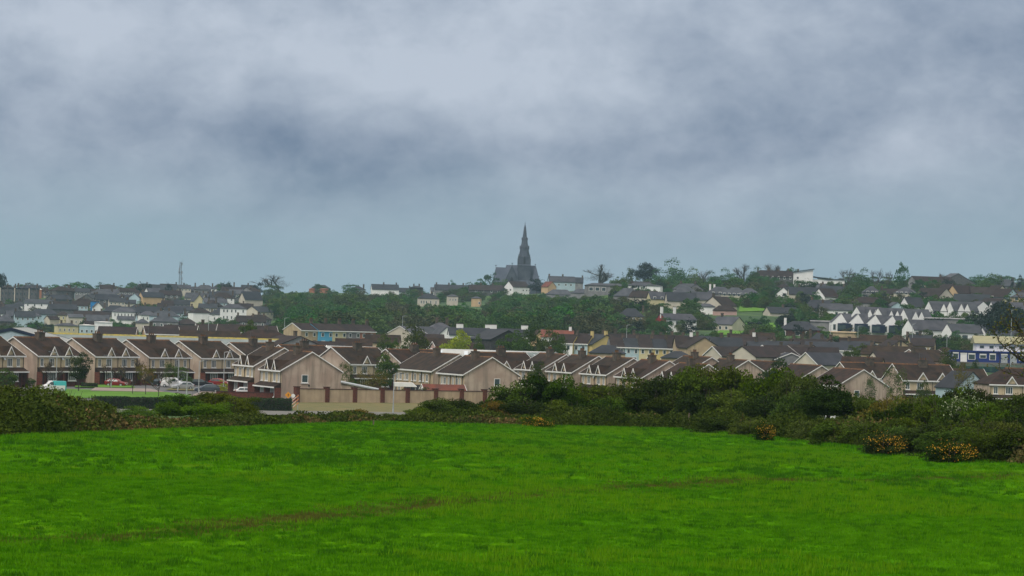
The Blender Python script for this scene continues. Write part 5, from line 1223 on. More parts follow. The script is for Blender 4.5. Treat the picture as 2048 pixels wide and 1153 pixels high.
nf += filler(0, (500, 980), (2060,), ('small %s house on the skyline above the wood', 'skyline houses above the wood'), ('grey_wall', 'white_render', 'pale_blue_wall'), ('slate', 'slate_dark'), 8, prob=.5, low=1)
nf += filler(0, (1220, 2060), (1250, 1340, 1430, 1520, 1600, 1680), ('small %s hillside house half hidden among garden trees at the right', 'half hidden houses of the right hillside'),
       ('grey_wall', 'cream_wall', 'white_render', 'tan_wall'), ('slate', 'dark_tile', 'slate_dark'), 9, avoid=((1430, 1560, 1150, 1600),), prob=.22, low=1)
nf += filler(0, (590, 1130), (860, 900, 960, 1030), ('%s house with a low dark roof behind the middle of the estate', 'dark low roofs behind the middle of the estate'), ('grey_wall', 'tan_wall', 'grey_wall'), ('dark_tile', 'slate_dark', 'brown_tile'), 12, prob=.6, low=2, avoid=((735, 850, 940, 1100), (930, 1130, 1000, 1100)))
nf += filler(0, (1130, 1900), (800, 850, 900, 950, 1000), ('%s house with a low dark roof behind the right of the estate', 'dark low roofs behind the right of the estate'), ('grey_wall', 'tan_wall', 'cream_wall'), ('dark_tile', 'slate_dark', 'brown_tile'), 13, prob=.8, low=2)
print('fillers', nf)
for q in DBG:
    if q[0] < -2.2 or q[0] > 5: print('BURIED' if q[0] < 0 else 'HIGH', q)

# ------------------------------------------------------------------ church with spire
def church():
    D = 2060.0; p = P(1046.5, 582, D); s = D / F   # metres per photo pixel
    root = empty('church', p, R(4), 'dark stone church with a tall tapering spire crowning the ridge', 'church')
    def gabled_block(name, x0, x1, y0, y1, eave, ridge, axis, parent=root):
        b = MB()
        if axis == 'x':   # ridge along x
            c = (y0 + y1) / 2; b.prism([(y0, -6), (y1, -6), (y1, eave), (c, ridge - .3), (y0, eave)], x0, x1, 'church')
            w_ = obj(name, b.mesh(), parent); b = MB()
            for sg, yy in ((-1, y0), (1, y1)): b.prism([(yy + sg * .4, eave - .5), (yy + sg * .4, eave), (c, ridge + .2), (c, ridge - .3)], x0 - .2, x1 + .2, 'church_roof')
        else:
            c = (x0 + x1) / 2; b.prism([(x0, -6), (x1, -6), (x1, eave), (c, ridge - .3), (x0, eave)], y0, y1, 'church', axis='y')
            w_ = obj(name, b.mesh(), parent); b = MB()
            for sg, xx in ((-1, x0), (1, x1)): b.prism([(xx + sg * .4, eave - .5), (xx + sg * .4, eave), (c, ridge + .2), (c, ridge - .3)], y0 - .2, y1 + .2, 'church_roof', axis='y')
        obj('roof', b.mesh(), parent); return w_
    def cross(x, y, z, h=1.6):
        b = MB(); b.box(-.12, .12, -.12, .12, 0, h, 'church'); b.box(-.5, .5, -.1, .1, h * .55, h * .72, 'church'); obj('cross', b.mesh(), root, (x, y, z))
    # nave runs left to right, hipped ends seen as slopes
    def hip_block(name, x0, x1, xa, xb, y0, y1, eave, ridge):
        b = MB(); b.box(x0, x1, y0, y1, -6, eave, 'church'); w_ = obj(name, b.mesh(), root)
        b = MB(); c = (y0 + y1) / 2
        A, B, C_, D_ = (x0 - .3, y0 - .3, eave), (x1 + .3, y0 - .3, eave), (x1 + .3, y1 + .3, eave), (x0 - .3, y1 + .3, eave); E_, F_ = (xa, c, ridge), (xb, c, ridge)
        b.poly([A, B, F_, E_], 'church_roof'); b.poly([C_, D_, E_, F_], 'church_roof'); b.poly([B, C_, F_], 'church_roof'); b.poly([D_, A, E_], 'church_roof'); b.poly([A, D_, C_, B], 'church_roof')
        obj('roof', b.mesh(), root)
    hip_block('nave', -13.2, 10.8, -10.4, 7.2, -4, 12, 1.5, 15.6)
    hip_block('chancel', -18.6, -8, -16.8, -10, -3, 10, 1.8, 14.0)
    gabled_block('transept', -12.4, -3.2, -9, 2, 4.4, 15.2, 'y')
    gabled_block('aisle', -3, 8.5, -7.5, -3.9, 3.0, 6.2, 'x')
    hip_block('apse', 4, 10.9, 6.6, 7.4, -6, 8, .2, 15.2)
    # two gable windows
    for x in (-7.8,): 
        b = MB(); b.prism([(-.9, 0), (.9, 0), (.9, 4), (0, 5.4), (-.9, 4)], -.15, .05, 'dark', axis='y'); obj('window', b.mesh(), root, (x, -9.0, 3))
    # tower and spire: px half widths by row from the photograph
    def ring_col(name, lv, n=8, rot=math.pi / 8, parent=root, m_='church'):
        b = MB(); prev = None
        for z, r in lv:
            ring = [(r * math.cos(rot + 2 * math.pi * i / n), r * math.sin(rot + 2 * math.pi * i / n), z) for i in range(n)]
            if prev:
                for i in range(n): j = (i + 1) % n; b.poly([prev[i], prev[j], ring[j], ring[i]], m_)
            prev = ring
        b.poly(prev, m_); return obj(name, b.mesh(), parent)
    h = lambda row: (582 - row) * s
    tw = ring_col('tower', [(-6, 5.2), (h(533), 5.2), (h(531), 5.5), (h(529), 5.0), (h(516), 5.0), (h(514), 5.1)], 4, math.pi / 4)
    for i in range(4):
        a = math.pi / 4 + i * math.pi / 2; x, y = 4.6 * math.cos(a), 3.7 * math.sin(a)
        b = MB(); b.box(x - .55, x + .55, y - .55, y + .55, -6, h(517), 'church'); bt = obj('buttress', b.mesh(), root)
        b = MB(); b.tube((x, y, h(517)), (x, y, h(508)), .5, .05, 'church', 4); obj('pinnacle', b.mesh(), bt)
    for k in range(4):
        a = k * math.pi / 2
        b = MB(); b.prism([(-.55, 0), (.55, 0), (.55, 3.6), (0, 4.8), (-.55, 3.6)], -.08, .05, 'dark', axis='y'); 
        obj('belfry_window', b.mesh(), tw, (3.55 * math.sin(a), -3.55 * math.cos(a), h(528)), a)
    ring_col('belfry', [(h(516), 3.9), (h(511), 3.5), (h(504), 3.0), (h(497), 2.65), (h(495), 2.75), (h(488), 2.15)])
    ring_col('spire', [(h(488), 2.05), (h(480), 1.8), (h(477), 1.8), (h(473), 1.3), (h(456), .72), (h(450), .25), (h(446), .05)])
    for k in range(4):
        for lvl, rr, sz in ((h(499), 2.5, .7), (h(480), 1.5, .45)):
            a = k * math.pi / 2
            b = MB(); b.prism([(-.5 * sz, 0), (.5 * sz, 0), (.5 * sz, 1.6 * sz), (0, 3.2 * sz), (-.5 * sz, 1.6 * sz)], -.4, .6, 'church', axis='y'); obj('lucarne', b.mesh(), root, (rr * math.sin(a), -rr * math.cos(a), lvl), a)
    b = MB(); b.box(-.06, .06, -.06, .06, h(449), h(443), 'church'); b.box(-.35, .35, -.05, .05, h(446.5), h(445.8), 'church'); obj('cross', b.mesh(), root)
    cross(-16.8, 3.5, 14.0); cross(-7.8, -9, 15.3); cross(7.0, 1, 15.2)
church()

# lattice mast
def mast():
    D = 1960; p = P(360, 578, D); root = empty('lattice_mast', p, .3, 'tall grey lattice mast with aerials standing on the left skyline', 'mast')
    H_ = 54 * D / F; b = MB(); w0, w1 = .75, .42
    c = [(-1, -1), (1, -1), (1, 1), (-1, 1)]
    for x, y in c: b.tube((x * w0, y * w0, -3), (x * w1, y * w1, H_), .10, .07, 'steel_dark', 4)
    n = 14
    for i in range(n):
        z0, z1 = H_ * i / n, H_ * (i + 1) / n; a0 = w0 + (w1 - w0) * i / n; a1 = w0 + (w1 - w0) * (i + 1) / n
        for k in range(4):
            q, r_ = c[k], c[(k + 1) % 4]
            b.tube((q[0] * a0, q[1] * a0, z0), (r_[0] * a1, r_[1] * a1, z1), .045, .045, 'steel_dark', 3)
            b.tube((q[0] * a1, q[1] * a1, z1), (r_[0] * a1, r_[1] * a1, z1), .045, .045, 'steel_dark', 3)
    obj('lattice', b.mesh(), root)
    for z, x, y in ((H_ * .62, 1, 0), (H_ * .62, -1, 0), (H_ * .58, .2, -1), (H_ * .38, 1.1, 0), (H_ * .22, 1, -.4), (H_ * .92, .7, 0), (H_ * .74, -.8, 0)):
        b = MB(); b.box(-.16, .16, -.1, .1, -.9, .9, 'steel'); obj('antenna', b.mesh(), root, (x, y, z))
    b = MB(); b.box(-1.0, 1.0, -1, 1, -.08, .08, 'steel_dark'); obj('platform', b.mesh(), root, (0, 0, H_ * .62))
    b = MB(); b.tube((0, 0, 0), (0, 0, 3.6), .06, .03, 'steel_dark', 4); obj('whip_aerial', b.mesh(), root, (1.1, 0, H_ * .9))
mast()
# ------------------------------------------------------------------ vegetation
def mesh_np(name, V, F_, mats, mi=None, smooth=False):
    me = bpy.data.meshes.new(name); me.vertices.add(len(V)); me.vertices.foreach_set('co', np.asarray(V, np.float32).ravel())
    k = F_.shape[1]; me.loops.add(F_.size); me.loops.foreach_set('vertex_index', F_.ravel().astype(np.int32))
    me.polygons.add(len(F_)); me.polygons.foreach_set('loop_start', np.arange(0, F_.size, k, dtype=np.int32))
    me.polygons.foreach_set('loop_total', np.full(len(F_), k, np.int32))
    for m_ in mats: me.materials.append(M[m_])
    if mi is not None: me.polygons.foreach_set('material_index', mi.astype(np.int32))
    me.update(); return me
def leaf_quads(C, size, rs, flat=0.0):
    """C: Nx3 centres -> leaf-shaped quads with random tilt"""
    n = len(C)
    nrm = rs.normal(size=(n, 3)); nrm[:, 2] = np.abs(nrm[:, 2]) + flat; nrm /= np.linalg.norm(nrm, axis=1)[:, None]
    a = np.cross(nrm, rs.normal(size=(n, 3))); a /= np.linalg.norm(a, axis=1)[:, None]; b = np.cross(nrm, a)
    s = (size * rs.uniform(.55, 1.25, n))[:, None]
    V = np.stack([C - a * s * .5, C - b * s * .32, C + a * s * .5, C + b * s * .32], 1).reshape(-1, 3)
    return V, np.arange(n * 4).reshape(n, 4)
def clumps(n_cl, seed, shape='dome', flat=.35):
    """clump centres and radii inside a unit crown: x,y in [-.5,.5], z in [0,1]"""
    r_ = random.Random(seed); out = []
    while len(out) < n_cl:
        x, y, z = r_.uniform(-1, 1), r_.uniform(-1, 1), r_.uniform(0, 1)
        if shape == 'dome': ok = x * x + y * y + (z * 1.0) ** 2 < .92
        elif shape == 'mound': ok = x ** 4 + y ** 4 + (z * 1.05) ** 4 < .62 and (x * x + y * y + z * z > .25 or z < .4)
        elif shape == 'round': ok = x * x + y * y + (2 * z - 1) ** 2 < .95
        elif shape == 'flat': ok = x * x + y * y < .95 and z > .45 + .25 * (x * x + y * y) - .1 and z < .98 - .35 * (x * x + y * y)
        elif shape == 'swept': ok = (x - .15 * z) ** 2 + y * y + (1.9 * z - .9 - .35 * x) ** 2 < .85
        elif shape == 'cone': ok = x * x + y * y < (1 - z) ** 1.3 * .9 + .02
        elif shape == 'box': ok = True
        if ok: out.append((x * .5, y * .5, z, r_.uniform(.10, .22)))
    return out
def crown_np(seed, n, size, shape='dome', ncl=26, dims=(1, 1, 1), fill=.35, flat=0.0, body=0.0):
    rs_ = np.random.RandomState(seed); cl = np.array(clumps(ncl, seed, shape)); w_ = cl[:, 3] ** 2; w_ /= w_.sum()
    k = rs_.choice(len(cl), n, p=w_); d = rs_.normal(size=(n, 3)); d /= np.linalg.norm(d, axis=1)[:, None]
    r = cl[k, 3] * (1 - fill * rs_.uniform(0, 1, n) ** 1.6)
    d[:, 2] = np.where(d[:, 2] < -.35, -d[:, 2] * .5, d[:, 2])
    C = cl[k, :3] + d * r[:, None] * np.array([1, 1, .9])
    if body:
        # loose leaves through the whole crown so that the clumps merge
        e = rs_.rand(n) < body; m_ = e.sum(); dd = rs_.normal(size=(m_, 3)); dd /= np.linalg.norm(dd, axis=1)[:, None]; dd0 = dd.copy(); dd[:, 2] = np.abs(dd[:, 2])
        C[e] = (np.array([0, 0, .5]) + dd0 * np.array([.46, .46, .48]) if shape == 'round' else dd * np.array([.5, .5, .95])) * ((rs_.uniform(.25, 1.0, m_) ** .5 if shape != 'round' else np.ones(m_)) * (.80 + .3 * np.sin(dd[:, 0] * 5 + seed) * np.cos(dd[:, 1] * 4 + seed)))[:, None]
    C = C * np.array(dims); C[:, 2] = np.maximum(C[:, 2], .02)
    return leaf_quads(C, size, rs_, flat)
def branches(mb, seed, h, r, mat_, levels=3, spread=.6, trunk=.35, up=.35, lean=0.0, nb=4, minr=.01):
    """recursive limbs; returns twig end points"""
    r_ = random.Random(seed); ends = []
    def go(p, d, L, rad, lv):
        q = p + d * L; mb.tube(p, q, rad, rad * .72, mat_, 5 if rad > .05 else 3)
        if lv == 0: ends.append((q, d)); return
        for i in range(nb if lv > 1 else nb + 1):
            a = Vector((r_.gauss(0, 1), r_.gauss(0, 1), r_.gauss(0, .5)))
            dd = (d + a * spread + Vector((lean, 0, up))).normalized()
            go(p + d * L * r_.uniform(.55, 1.0), dd, L * r_.uniform(.6, .82), max(minr, rad * .58), lv - 1)
    go(Vector((0, 0, -.3)), Vector((lean * .3, 0, 1)).normalized(), h * trunk + .3, r, levels)
    return ends

# bushes and hedges near the field: templates are unit sized, objects scale them
BUSH = {}
def bush_template(key, seed, n, leaf, size, shape='mound', ncl=30, dims=(4, 3.4, 3), flower=None, nf=0, twigs=0, fl_top=.3):
    rs_ = np.random.RandomState(seed + 99)
    V, F_ = crown_np(seed, int(n * 1.9), size * .86, shape, 55, dims, body=.42)
    me = mesh_np('foliage', V, F_, [leaf])
    b = MB()
    r2 = random.Random(seed)
    for i in range(9 + twigs):
        a = r2.uniform(0, 6.28); rr = r2.uniform(0, .8); p = Vector((math.cos(a) * rr * dims[0] * .2, math.sin(a) * rr * dims[1] * .2, -.4))
        q = Vector((math.cos(a) * dims[0] * .42 * r2.random(), math.sin(a) * dims[1] * .42 * r2.random(), dims[2] * r2.uniform(.55, 1.06)))
        mid = (p + q) / 2 + Vector((r2.uniform(-.2, .2), r2.uniform(-.2, .2), .2))
        b.tube(p, mid, .05, .03, 'bark', 4); b.tube(mid, q, .03, .008, 'bark', 3)
    st = b.mesh('stems'); fl = None
    if flower:
        cl = np.array([c for c in clumps(55, seed, shape) if c[2] > fl_top])
        k = rs_.randint(0, len(cl), nf); grp = rs_.rand(len(cl)) < .55; k = k[grp[k]]
        d = rs_.normal(size=(len(k), 3)); d /= np.linalg.norm(d, axis=1)[:, None]; d[:, 1] = -np.abs(d[:, 1]); d[:, 2] = np.abs(d[:, 2])
        C = (cl[k, :3] + d * cl[k, 3:4] * 1.0) * np.array(dims)
        V, F_ = leaf_quads(C + rs_.normal(size=C.shape) * .12, size * .75, rs_); fl = mesh_np('flowers', V, F_, [flower])
    BUSH[key] = (me, st, fl, dims)
for s in range(3):
    bush_template(('dark', s), 10 + s, 13000, 'leaf_dark', .17)
    bush_template(('mid', s), 20 + s, 12000, 'leaf_mid', .17)
    bush_template(('olive', s), 30 + s, 11000, 'leaf_olive', .16, twigs=10)
    bush_template(('fresh', s), 40 + s, 9000, 'leaf_fresh', .16)
    bush_template(('brown', s), 50 + s, 8000, 'leaf_olive', .15, twigs=18)
    bush_template(('gold', s), 60 + s, 8000, 'leaf_gold', .16, twigs=8)
bush_template(('gorse', 0), 70, 9000, 'leaf_dark', .12, dims=(3, 2.6, 2), flower='gorse', nf=1300)
bush_template(('gorse', 1), 71, 9000, 'leaf_olive', .12, dims=(3, 2.6, 2), flower='gorse', nf=1500)
bush_template(('blossom', 0), 72, 10000, 'leaf_mid', .15, flower='blossom', nf=1500, fl_top=.45)
bush_template(('elder', 0), 73, 12000, 'leaf_mid', .17, flower='blossom', nf=900, fl_top=.5)
def bush(key, px, top, D, wpx, label, group=None, depth=None, name=None, sink=.15, cat='bush', rz=None, row=None):
    me, st, fl, dims = BUSH[key]
    g = gat(px, D); w_ = wpx * 1.15 * D / F; pt = P(px, top, D); h = max(.35, pt.z - g.z)
    root = empty(name or 'bush', (g.x, g.y, g.z - sink), 0, label, cat, group)
    r_ = rnd.uniform(-.5, .5) + rnd.choice((0, math.pi)) if rz is None else rz
    sc = (w_ / dims[0] * 1.0, (depth or min(w_, 4.5)) / dims[1], (h + sink) / (dims[2] * .91))
    root.rotation_euler = (0, 0, r_); root.scale = sc
    obj('foliage', me, root); obj('stems', st, root)
    if fl: obj('flowers', fl, root)
    return root
def outline(pts, px): return float(np.interp(px, [p[0] for p in pts], [p[1] for p in pts]))
OUT_R = [(985, 806), (1000, 788), (1034, 765), (1079, 756), (1132, 757), (1150, 772), (1185, 774), (1224, 768), (1250, 757), (1290, 754), (1343, 745), (1422, 736), (1475, 740), (1540, 745), (1580, 749), (1650, 749), (1690, 764), (1714, 784), (1745, 797), (1780, 792),
         (1808, 779), (1850, 786), (1888, 773), (1928, 765), (1968, 768), (1995, 792), (2035, 779), (2100, 775)]
OUT_L = [(-60, 765), (0, 768), (25, 769), (63, 773), (102, 781), (152, 787), (190, 800), (216, 815), (245, 828)]
# left bank of bushes
k = 0
LB = ['olive bush at the left edge, tallest of the left bank', 'dark leafy bush low at the left end of the bank', 'broad olive bush in the left bank in front of the white and teal van', 'mid-green bush low in the middle of the left bank',
      'brownish bush at the top of the left bank, just below the lawn', 'dark bush at the foot of the left bank', 'olive bush where the left bank starts to drop', 'mid-green bush at the drooping right end of the left bank', 'low dark bush ending the left bank beside the scrub']
specs = [(-10, 5, 152, 150, 'olive'), (-30, 60, 139, 130, 'dark'), (62, 5, 156, 130, 'olive'), (75, 62, 141, 130, 'mid'), (118, 6, 158, 120, 'brown'), (150, 70, 143, 120, 'dark'), (165, 12, 160, 110, 'olive'), (205, 30, 150, 120, 'mid'), (240, 24, 155, 100, 'dark')]
for (px, dr, D, wd, kd), lb in zip(specs, LB):
    bush((kd, k % 3), px, outline(OUT_L, px) + dr, D, wd, lb, 'bushes of the left bank', depth=5); k += 1
for px, dr, D, wd, kd, lb in ((30, 32, 148, 120, 'mid', 'mid-green bush filling the left bank behind the front dark one'), (105, 36, 150, 130, 'olive', 'olive-brown bush in the centre of the left bank'), (-60, 10, 158, 120, 'mid', 'bush running off the left edge of the photo'), (178, 34, 153, 110, 'olive', 'olive bush filling the falling end of the left bank')):
    bush((kd, k % 3), px, outline(OUT_L, px) + dr, D, wd, lb, 'bushes of the left bank', depth=5); k += 1
# scrub in the middle
for px, top, D, wd, kd, lb in (
    (276, 812, 190, 62, 'fresh', 'pale green willowy shrub in front of the clipped hedge'),
    (372, 789, 205, 92, 'mid', 'leafy green bush rising in front of the dark clipped hedge'), (338, 806, 200, 60, 'mid', 'smaller green bush at the left foot of the tall scrub bush'),
    (432, 786, 208, 80, 'olive', 'reddish olive bush beside the leafy green one below the conical shrub'), (478, 795, 204, 78, 'brown', 'brownish bush at the right end of the tall scrub clump'), (420, 806, 196, 90, 'fresh', 'pale green bush at the foot of the tall scrub clump'),
    (716, 819, 198, 58, 'gold', 'bronze rounded bush on the pasture edge below the boundary wall'), (768, 828, 202, 60, 'olive', 'olive shrub right of the bronze rounded bush'),
    (838, 818, 206, 74, 'mid', 'low green bush starting the hedge on the right of the lamp post'), (872, 800, 208, 78, 'mid', 'rounded green bush in front of the boundary wall'), (918, 797, 210, 84, 'dark', 'dark green bush in front of the last wall piers'), (958, 806, 208, 60, 'dark', 'dark bush under the end of the boundary wall'),
    (985, 803, 207, 52, 'gold', 'bronze-tipped bush at the left foot of the tall blossoming bush')):
    bush((kd, k % 3), px, top, D, wd, lb, 'scrub bushes between the pasture and the estate'); k += 1
bush(('mid', 1), 800, 836, 204, 70, 'low dark bush between the lamp post and the rounded green bushes', 'scrub bushes between the pasture and the estate')
# the big right-hand hedge, back row to the outline, front row lower
hedge_specs = [
 (1028, 0, 214, 86, 'elder', 'tall blossoming bush at the left end of the big hedge'), (1082, 0, 216, 90, 'dark', 'domed dark bush right of the tall blossoming bush'), (1125, 2, 216, 70, 'mid', 'bush falling away on the right of the domed dark bush'),
 (1172, 2, 218, 80, 'olive', 'olive bush in the dip of the big hedge'), (1222, 3, 219, 80, 'olive', 'olive bush right of the dip, below the stepped houses'), (1268, 2, 220, 86, 'mid', 'green bush at the left shoulder of the tall hedge'),
 (1318, 0, 220, 96, 'dark', 'tall dark bush under the white roof panels'), (1370, 0, 220, 100, 'mid', 'tall green bush left of the highest point of the hedge'), (1424, 0, 220, 104, 'olive', 'highest olive bush of the big hedge'), (1482, 0, 218, 104, 'mid', 'broad bush under the three slanting rooflights'),
 (1540, 0, 215, 100, 'mid', 'bush beneath the round dark tree'), (1592, 2, 210, 90, 'olive', 'olive bush right of the round dark tree'), (1722, 8, 196, 60, 'olive', 'light olive bush in front of the pink gable wall'), (1744, 4, 188, 60, 'olive', 'low scrubby bush at the right foot of the pink gable'),
 (1792, 0, 182, 84, 'gold', 'bronze-brown bush with drooping shoots right of the pink gable'), (1842, 3, 176, 84, 'brown', 'brownish bush left of the tall green mound'), (1900, 3, 172, 96, 'mid', 'left half of the tall green mound near the right edge'), (1946, 0, 170, 96, 'dark', 'right half of the tall green mound near the right edge'), (1995, 3, 166, 80, 'fresh', 'lighter green bush right of the tall mound'), (2045, 4, 162, 90, 'olive', 'olive bush cut by the right edge of the photo')]
for px, dr, D, wd, kd, lb in hedge_specs:
    key = (kd, 0) if kd in ('elder', 'blossom') else (kd, k % 3)
    bush(key, px, outline(OUT_R, px) + dr + (9 if px > 1780 else 0), D, wd, lb, 'bushes of the long hedge', depth=6); k += 1
front = [
 (1005, 822, 206, 60, 'gold', 'low bronze bush at the near left end of the hedge'), (1050, 800, 207, 84, 'dark', 'dark bush in front of the tall blossoming bush'), (1110, 804, 209, 84, 'mid', 'green bush behind the small gorse'), (1170, 806, 211, 84, 'dark', 'dark lower bush in the dip of the hedge'),
 (1230, 796, 212, 90, 'mid', 'green lower bush right of the dip in the hedge'), (1290, 790, 213, 96, 'dark', 'dark lower bush below the stepped houses'), (1350, 786, 213, 100, 'dark', 'dark lower bush left of the tall fence post'), (1412, 782, 211, 100, 'dark', 'dark lower bush behind the tall fence post'),
 (1472, 786, 207, 100, 'mid', 'green lower bush right of the tall fence post'), (1530, 790, 203, 96, 'dark', 'dark lower bush above the left gorse flowers'), (1580, 786, 198, 80, 'mid', 'lower bush under the brown roof right of the dark tree'),
 (1800, 812, 172, 90, 'dark', 'dark lower bush under the bronze shoots'), (1858, 806, 166, 96, 'brown', 'lower brown bush in front of the tall green mound'), (1925, 800, 160, 100, 'blossom', 'white-blossomed bush on the tall green mound'), (1985, 812, 156, 90, 'mid', 'lower green bush at the right of the white blossom'), (2045, 822, 150, 96, 'dark', 'dark lower bush at the right edge')]
for px, top, D, wd, kd, lb in front:
    key = (kd, 0) if kd in ('elder', 'blossom') else (kd, k % 3)
    bush(key, px, top, D, wd, lb, 'lower front bushes of the long hedge', depth=4.5); k += 1
foot = [(1450, 836, 196, 90, 'dark'), (1510, 842, 190, 84, 'olive'), (1570, 842, 184, 90, 'mid'), (1625, 846, 178, 84, 'brown'), (1680, 846, 172, 90, 'mid'), (1735, 846, 166, 84, 'olive'), (1790, 852, 158, 84, 'mid'), (1845, 852, 153, 90, 'dark'), (1905, 860, 147, 90, 'mid'), (1965, 862, 143, 90, 'brown'), (2030, 866, 139, 100, 'dark'), (1700, 838, 178, 90, 'olive'), (1820, 838, 162, 90, 'mid'), (1940, 842, 152, 100, 'brown'), (2010, 845, 147, 90, 'olive')]
for i, (px, top, D, wd, kd) in enumerate(foot):
    D -= 6
    bush((kd, k % 3), px, top, D, wd, 'bramble mound at the right foot of the long hedge', 'bramble mounds at the foot of the hedge', depth=4.5, name='bramble'); k += 1
for px, top, D, wd, kk, lb in ((1072, 830, 194, 62, 1, 'small gorse with few flowers near the left end of the hedge'), (1526, 846, 171, 34, 0, 'gorse with yellow flowers right of the tall fence post'), (1762, 866, 146, 74, 0, 'broad gorse with orange-yellow flowers at the hedge foot, middle of the three'), (1893, 882, 134, 84, 0, 'gorse with the brightest orange-yellow flowers, nearest the right edge')):
    bush(('gorse', kk), px, top, D, wd, lb, None, depth=2.2, name='gorse', rz=0.0, cat='gorse')

# continuous rough ground cover under and between them
def scrub_mesh():
    C = []; rs_ = np.random.RandomState(77)
    n = 120000
    px = rs_.uniform(-80, 2130, n); b_ = np.interp(px, BND_PX, BND_D)
    dep = np.interp(px, [-80, 250, 260, 500, 800, 1000, 1500, 1700, 2130], [20, 16, 26, 26, 8, 14, 14, 22, 26])
    hh = np.interp(px, [-80, 200, 260, 500, 640, 800, 1000, 1600, 2130], [1.4, 1.1, .42, .40, .5, .5, .8, 1.1, 1.4])
    t = rs_.uniform(0, 1, n) ** 1.4; D = b_ + t * dep + rs_.normal(0, .25, n)
    X = (px - 1024) / F * D
    lump = .55 + .9 * vnoise(X * .7, D * .3, 31) * (.5 + vnoise(X * 2.2, D, 32))
    z = groundv(X, D); z0 = z - .1
    zz = z0 + hh * lump * np.clip(.25 + t * 6, 0, 1) * rs_.uniform(.0, 1.0, n) ** .6
    C = np.column_stack([X, D, zz]); return C, rs_, px
C, rs_, pxs = scrub_mesh()
sel = vnoise(C[:, 0] * .25, C[:, 1] * .2, 41) + rs_.uniform(-.15, .15, len(C)) + np.where((pxs > 250) & (pxs < 800), .16, -.12)
for nm, msk, mt_, lb in (('bramble_cover', sel <= .5, 'leaf_dark', 'tangled dark bramble and weeds along the pasture edge'), ('dry_scrub', (sel > .5) & (sel <= .74), 'leaf_olive', 'olive-brown rough scrub along the pasture edge'), ('dead_grass', sel > .74, 'leaf_brown', 'dry fawn stalks in the scrub along the pasture edge')):
    V, F_ = leaf_quads(C[msk], .17, rs_)
    tag(obj(nm, mesh_np(nm, V, F_, [mt_])), lb, kind='stuff')
# tall soft grass fringe at the foot of the hedge
GR = 'blade'
n = 5000; px = rs_.uniform(-60, 2110, n); D = np.interp(px, BND_PX, BND_D) + rs_.normal(-.2, .45, n); X = (px - 1024) / F * D
scatter_stuff('long_grass', np.column_stack([X, D, groundv(X, D) + .02]), rs_.uniform(.8, 2.0, n), [blades(12, .11, .03, .2, 90 + s).mesh() for s in range(2)], 'longer grass fringe where the pasture meets the scrub')

# --- single trees
TREE = {}
def tree_template(key, seed, h, w_, leaf, nleaf, size, shape='round', trunkr=.18, base=.3, ncl=22, bark='bark', bare=False, near=True, lean=0.0):
    b = MB()
    if bare:
        ends = branches(b, seed, h, trunkr, bark, 4, .55, .26, .30, lean, nb=3, minr=.03)
        pts = np.array([tuple(e[0]) for e in ends]); mn, mx = pts.min(0), pts.max(0)
        rs_ = np.random.RandomState(seed)
        # fit the skeleton into the wanted box
        zs = (h - pts[:, 2].max() * 0) / pts[:, 2].max(); xs = w_ / (mx[0] - mn[0])
        b.v = [(v[0] * xs if v[2] > h * .1 else v[0], v[1] * xs if v[2] > h * .1 else v[1], v[2] * zs if v[2] > 0 else v[2]) for v in b.v]
        P_ = pts * np.array([xs, xs, zs]); idx = rs_.randint(0, len(P_), nleaf)
        if near:
            C = P_[idx] + rs_.normal(size=(nleaf, 3)) * np.array([.05 * w_, .05 * w_, .04 * h]); V, F_ = leaf_quads(C, size, rs_)
        else:
            V, F_ = crown_np(seed, nleaf, size, 'dome', 40, (w_ * .95, w_ * .95, h * .62), body=.45); V[:, 2] += h * .34
    else:
        branches(b, seed, h, trunkr, bark, 2, .5, base * 1.1, .5, lean, nb=3)
        V, F_ = crown_np(seed, nleaf, size, shape, ncl, (w_, w_, h * (1 - base)), body=.0 if shape in ('flat', 'cone') else .3)
        V[:, 2] += h * base; 
        if lean: V[:, 0] += lean * V[:, 2]
    if near: TREE[key] = (mesh_np('crown', V, F_, [leaf]), b.mesh('trunk'), h, w_)
    else:
        off = len(b.v); tb = MB(); tb.v = b.v
        me = bpy.data.meshes.new('tree_' + str(key))
        faces = list(b.f) + [tuple(int(q) + off for q in f) for f in F_]
        me.from_pydata(list(b.v) + [tuple(v) for v in V], [], faces)
        me.materials.append(M[bark]); me.materials.append(M[leaf])
        me.polygons.foreach_set('material_index', [0] * len(b.f) + [1] * len(F_)); me.update()
        TREE[key] = (me, None, h, w_)
def tree(key, px, top, D, wpx, label, group=None, name='tree', cat='tree', rz=None, hgt=None, px_w=None):
    me, tr, h, w_ = TREE[key]; g = gat(px, D)
    hh = hgt if hgt else max(1.2, P(px, top, D).z - g.z); ww = wpx * D / F if wpx else w_ * hh / h
    if tr is None: hh *= 1.13
    sc = (ww / w_, ww / w_, hh / h); r_ = rnd.uniform(0, 6.28) if rz is None else rz
    if tr is None:
        o = obj(name, me, None, (g.x, g.y, g.z - .1), r_, sc); return tag(o, label, cat, group)
    root = empty(name, (g.x, g.y, g.z - .05), r_, label, cat, group); root.scale = sc
    obj('trunk', tr, root); obj('crown', me, root); return root
tree_template('street_dark', 3, 6, 4.2, 'leaf_dark', 5200, .22, 'round', .12, .33, 26)
tree_template('street_gold', 4, 5, 3.6, 'leaf_gold', 1700, .20, 'round', .08, .36, 18)
tree_template('street_green', 5, 5, 3.4, 'leaf_fresh', 2200, .20, 'round', .08, .36, 18)
tree_template('sapling', 6, 5.2, 2.8, 'leaf_brown', 260, .16, bare=True, trunkr=.07, bark='bark')
tree_template('sapling2', 16, 5.2, 2.8, 'leaf_brown', 320, .16, bare=True, trunkr=.07, bark='bark')
tree_template('garden_green', 7, 6, 4.5, 'leaf_mid', 5200, .24, 'round', .13, .2, 24)
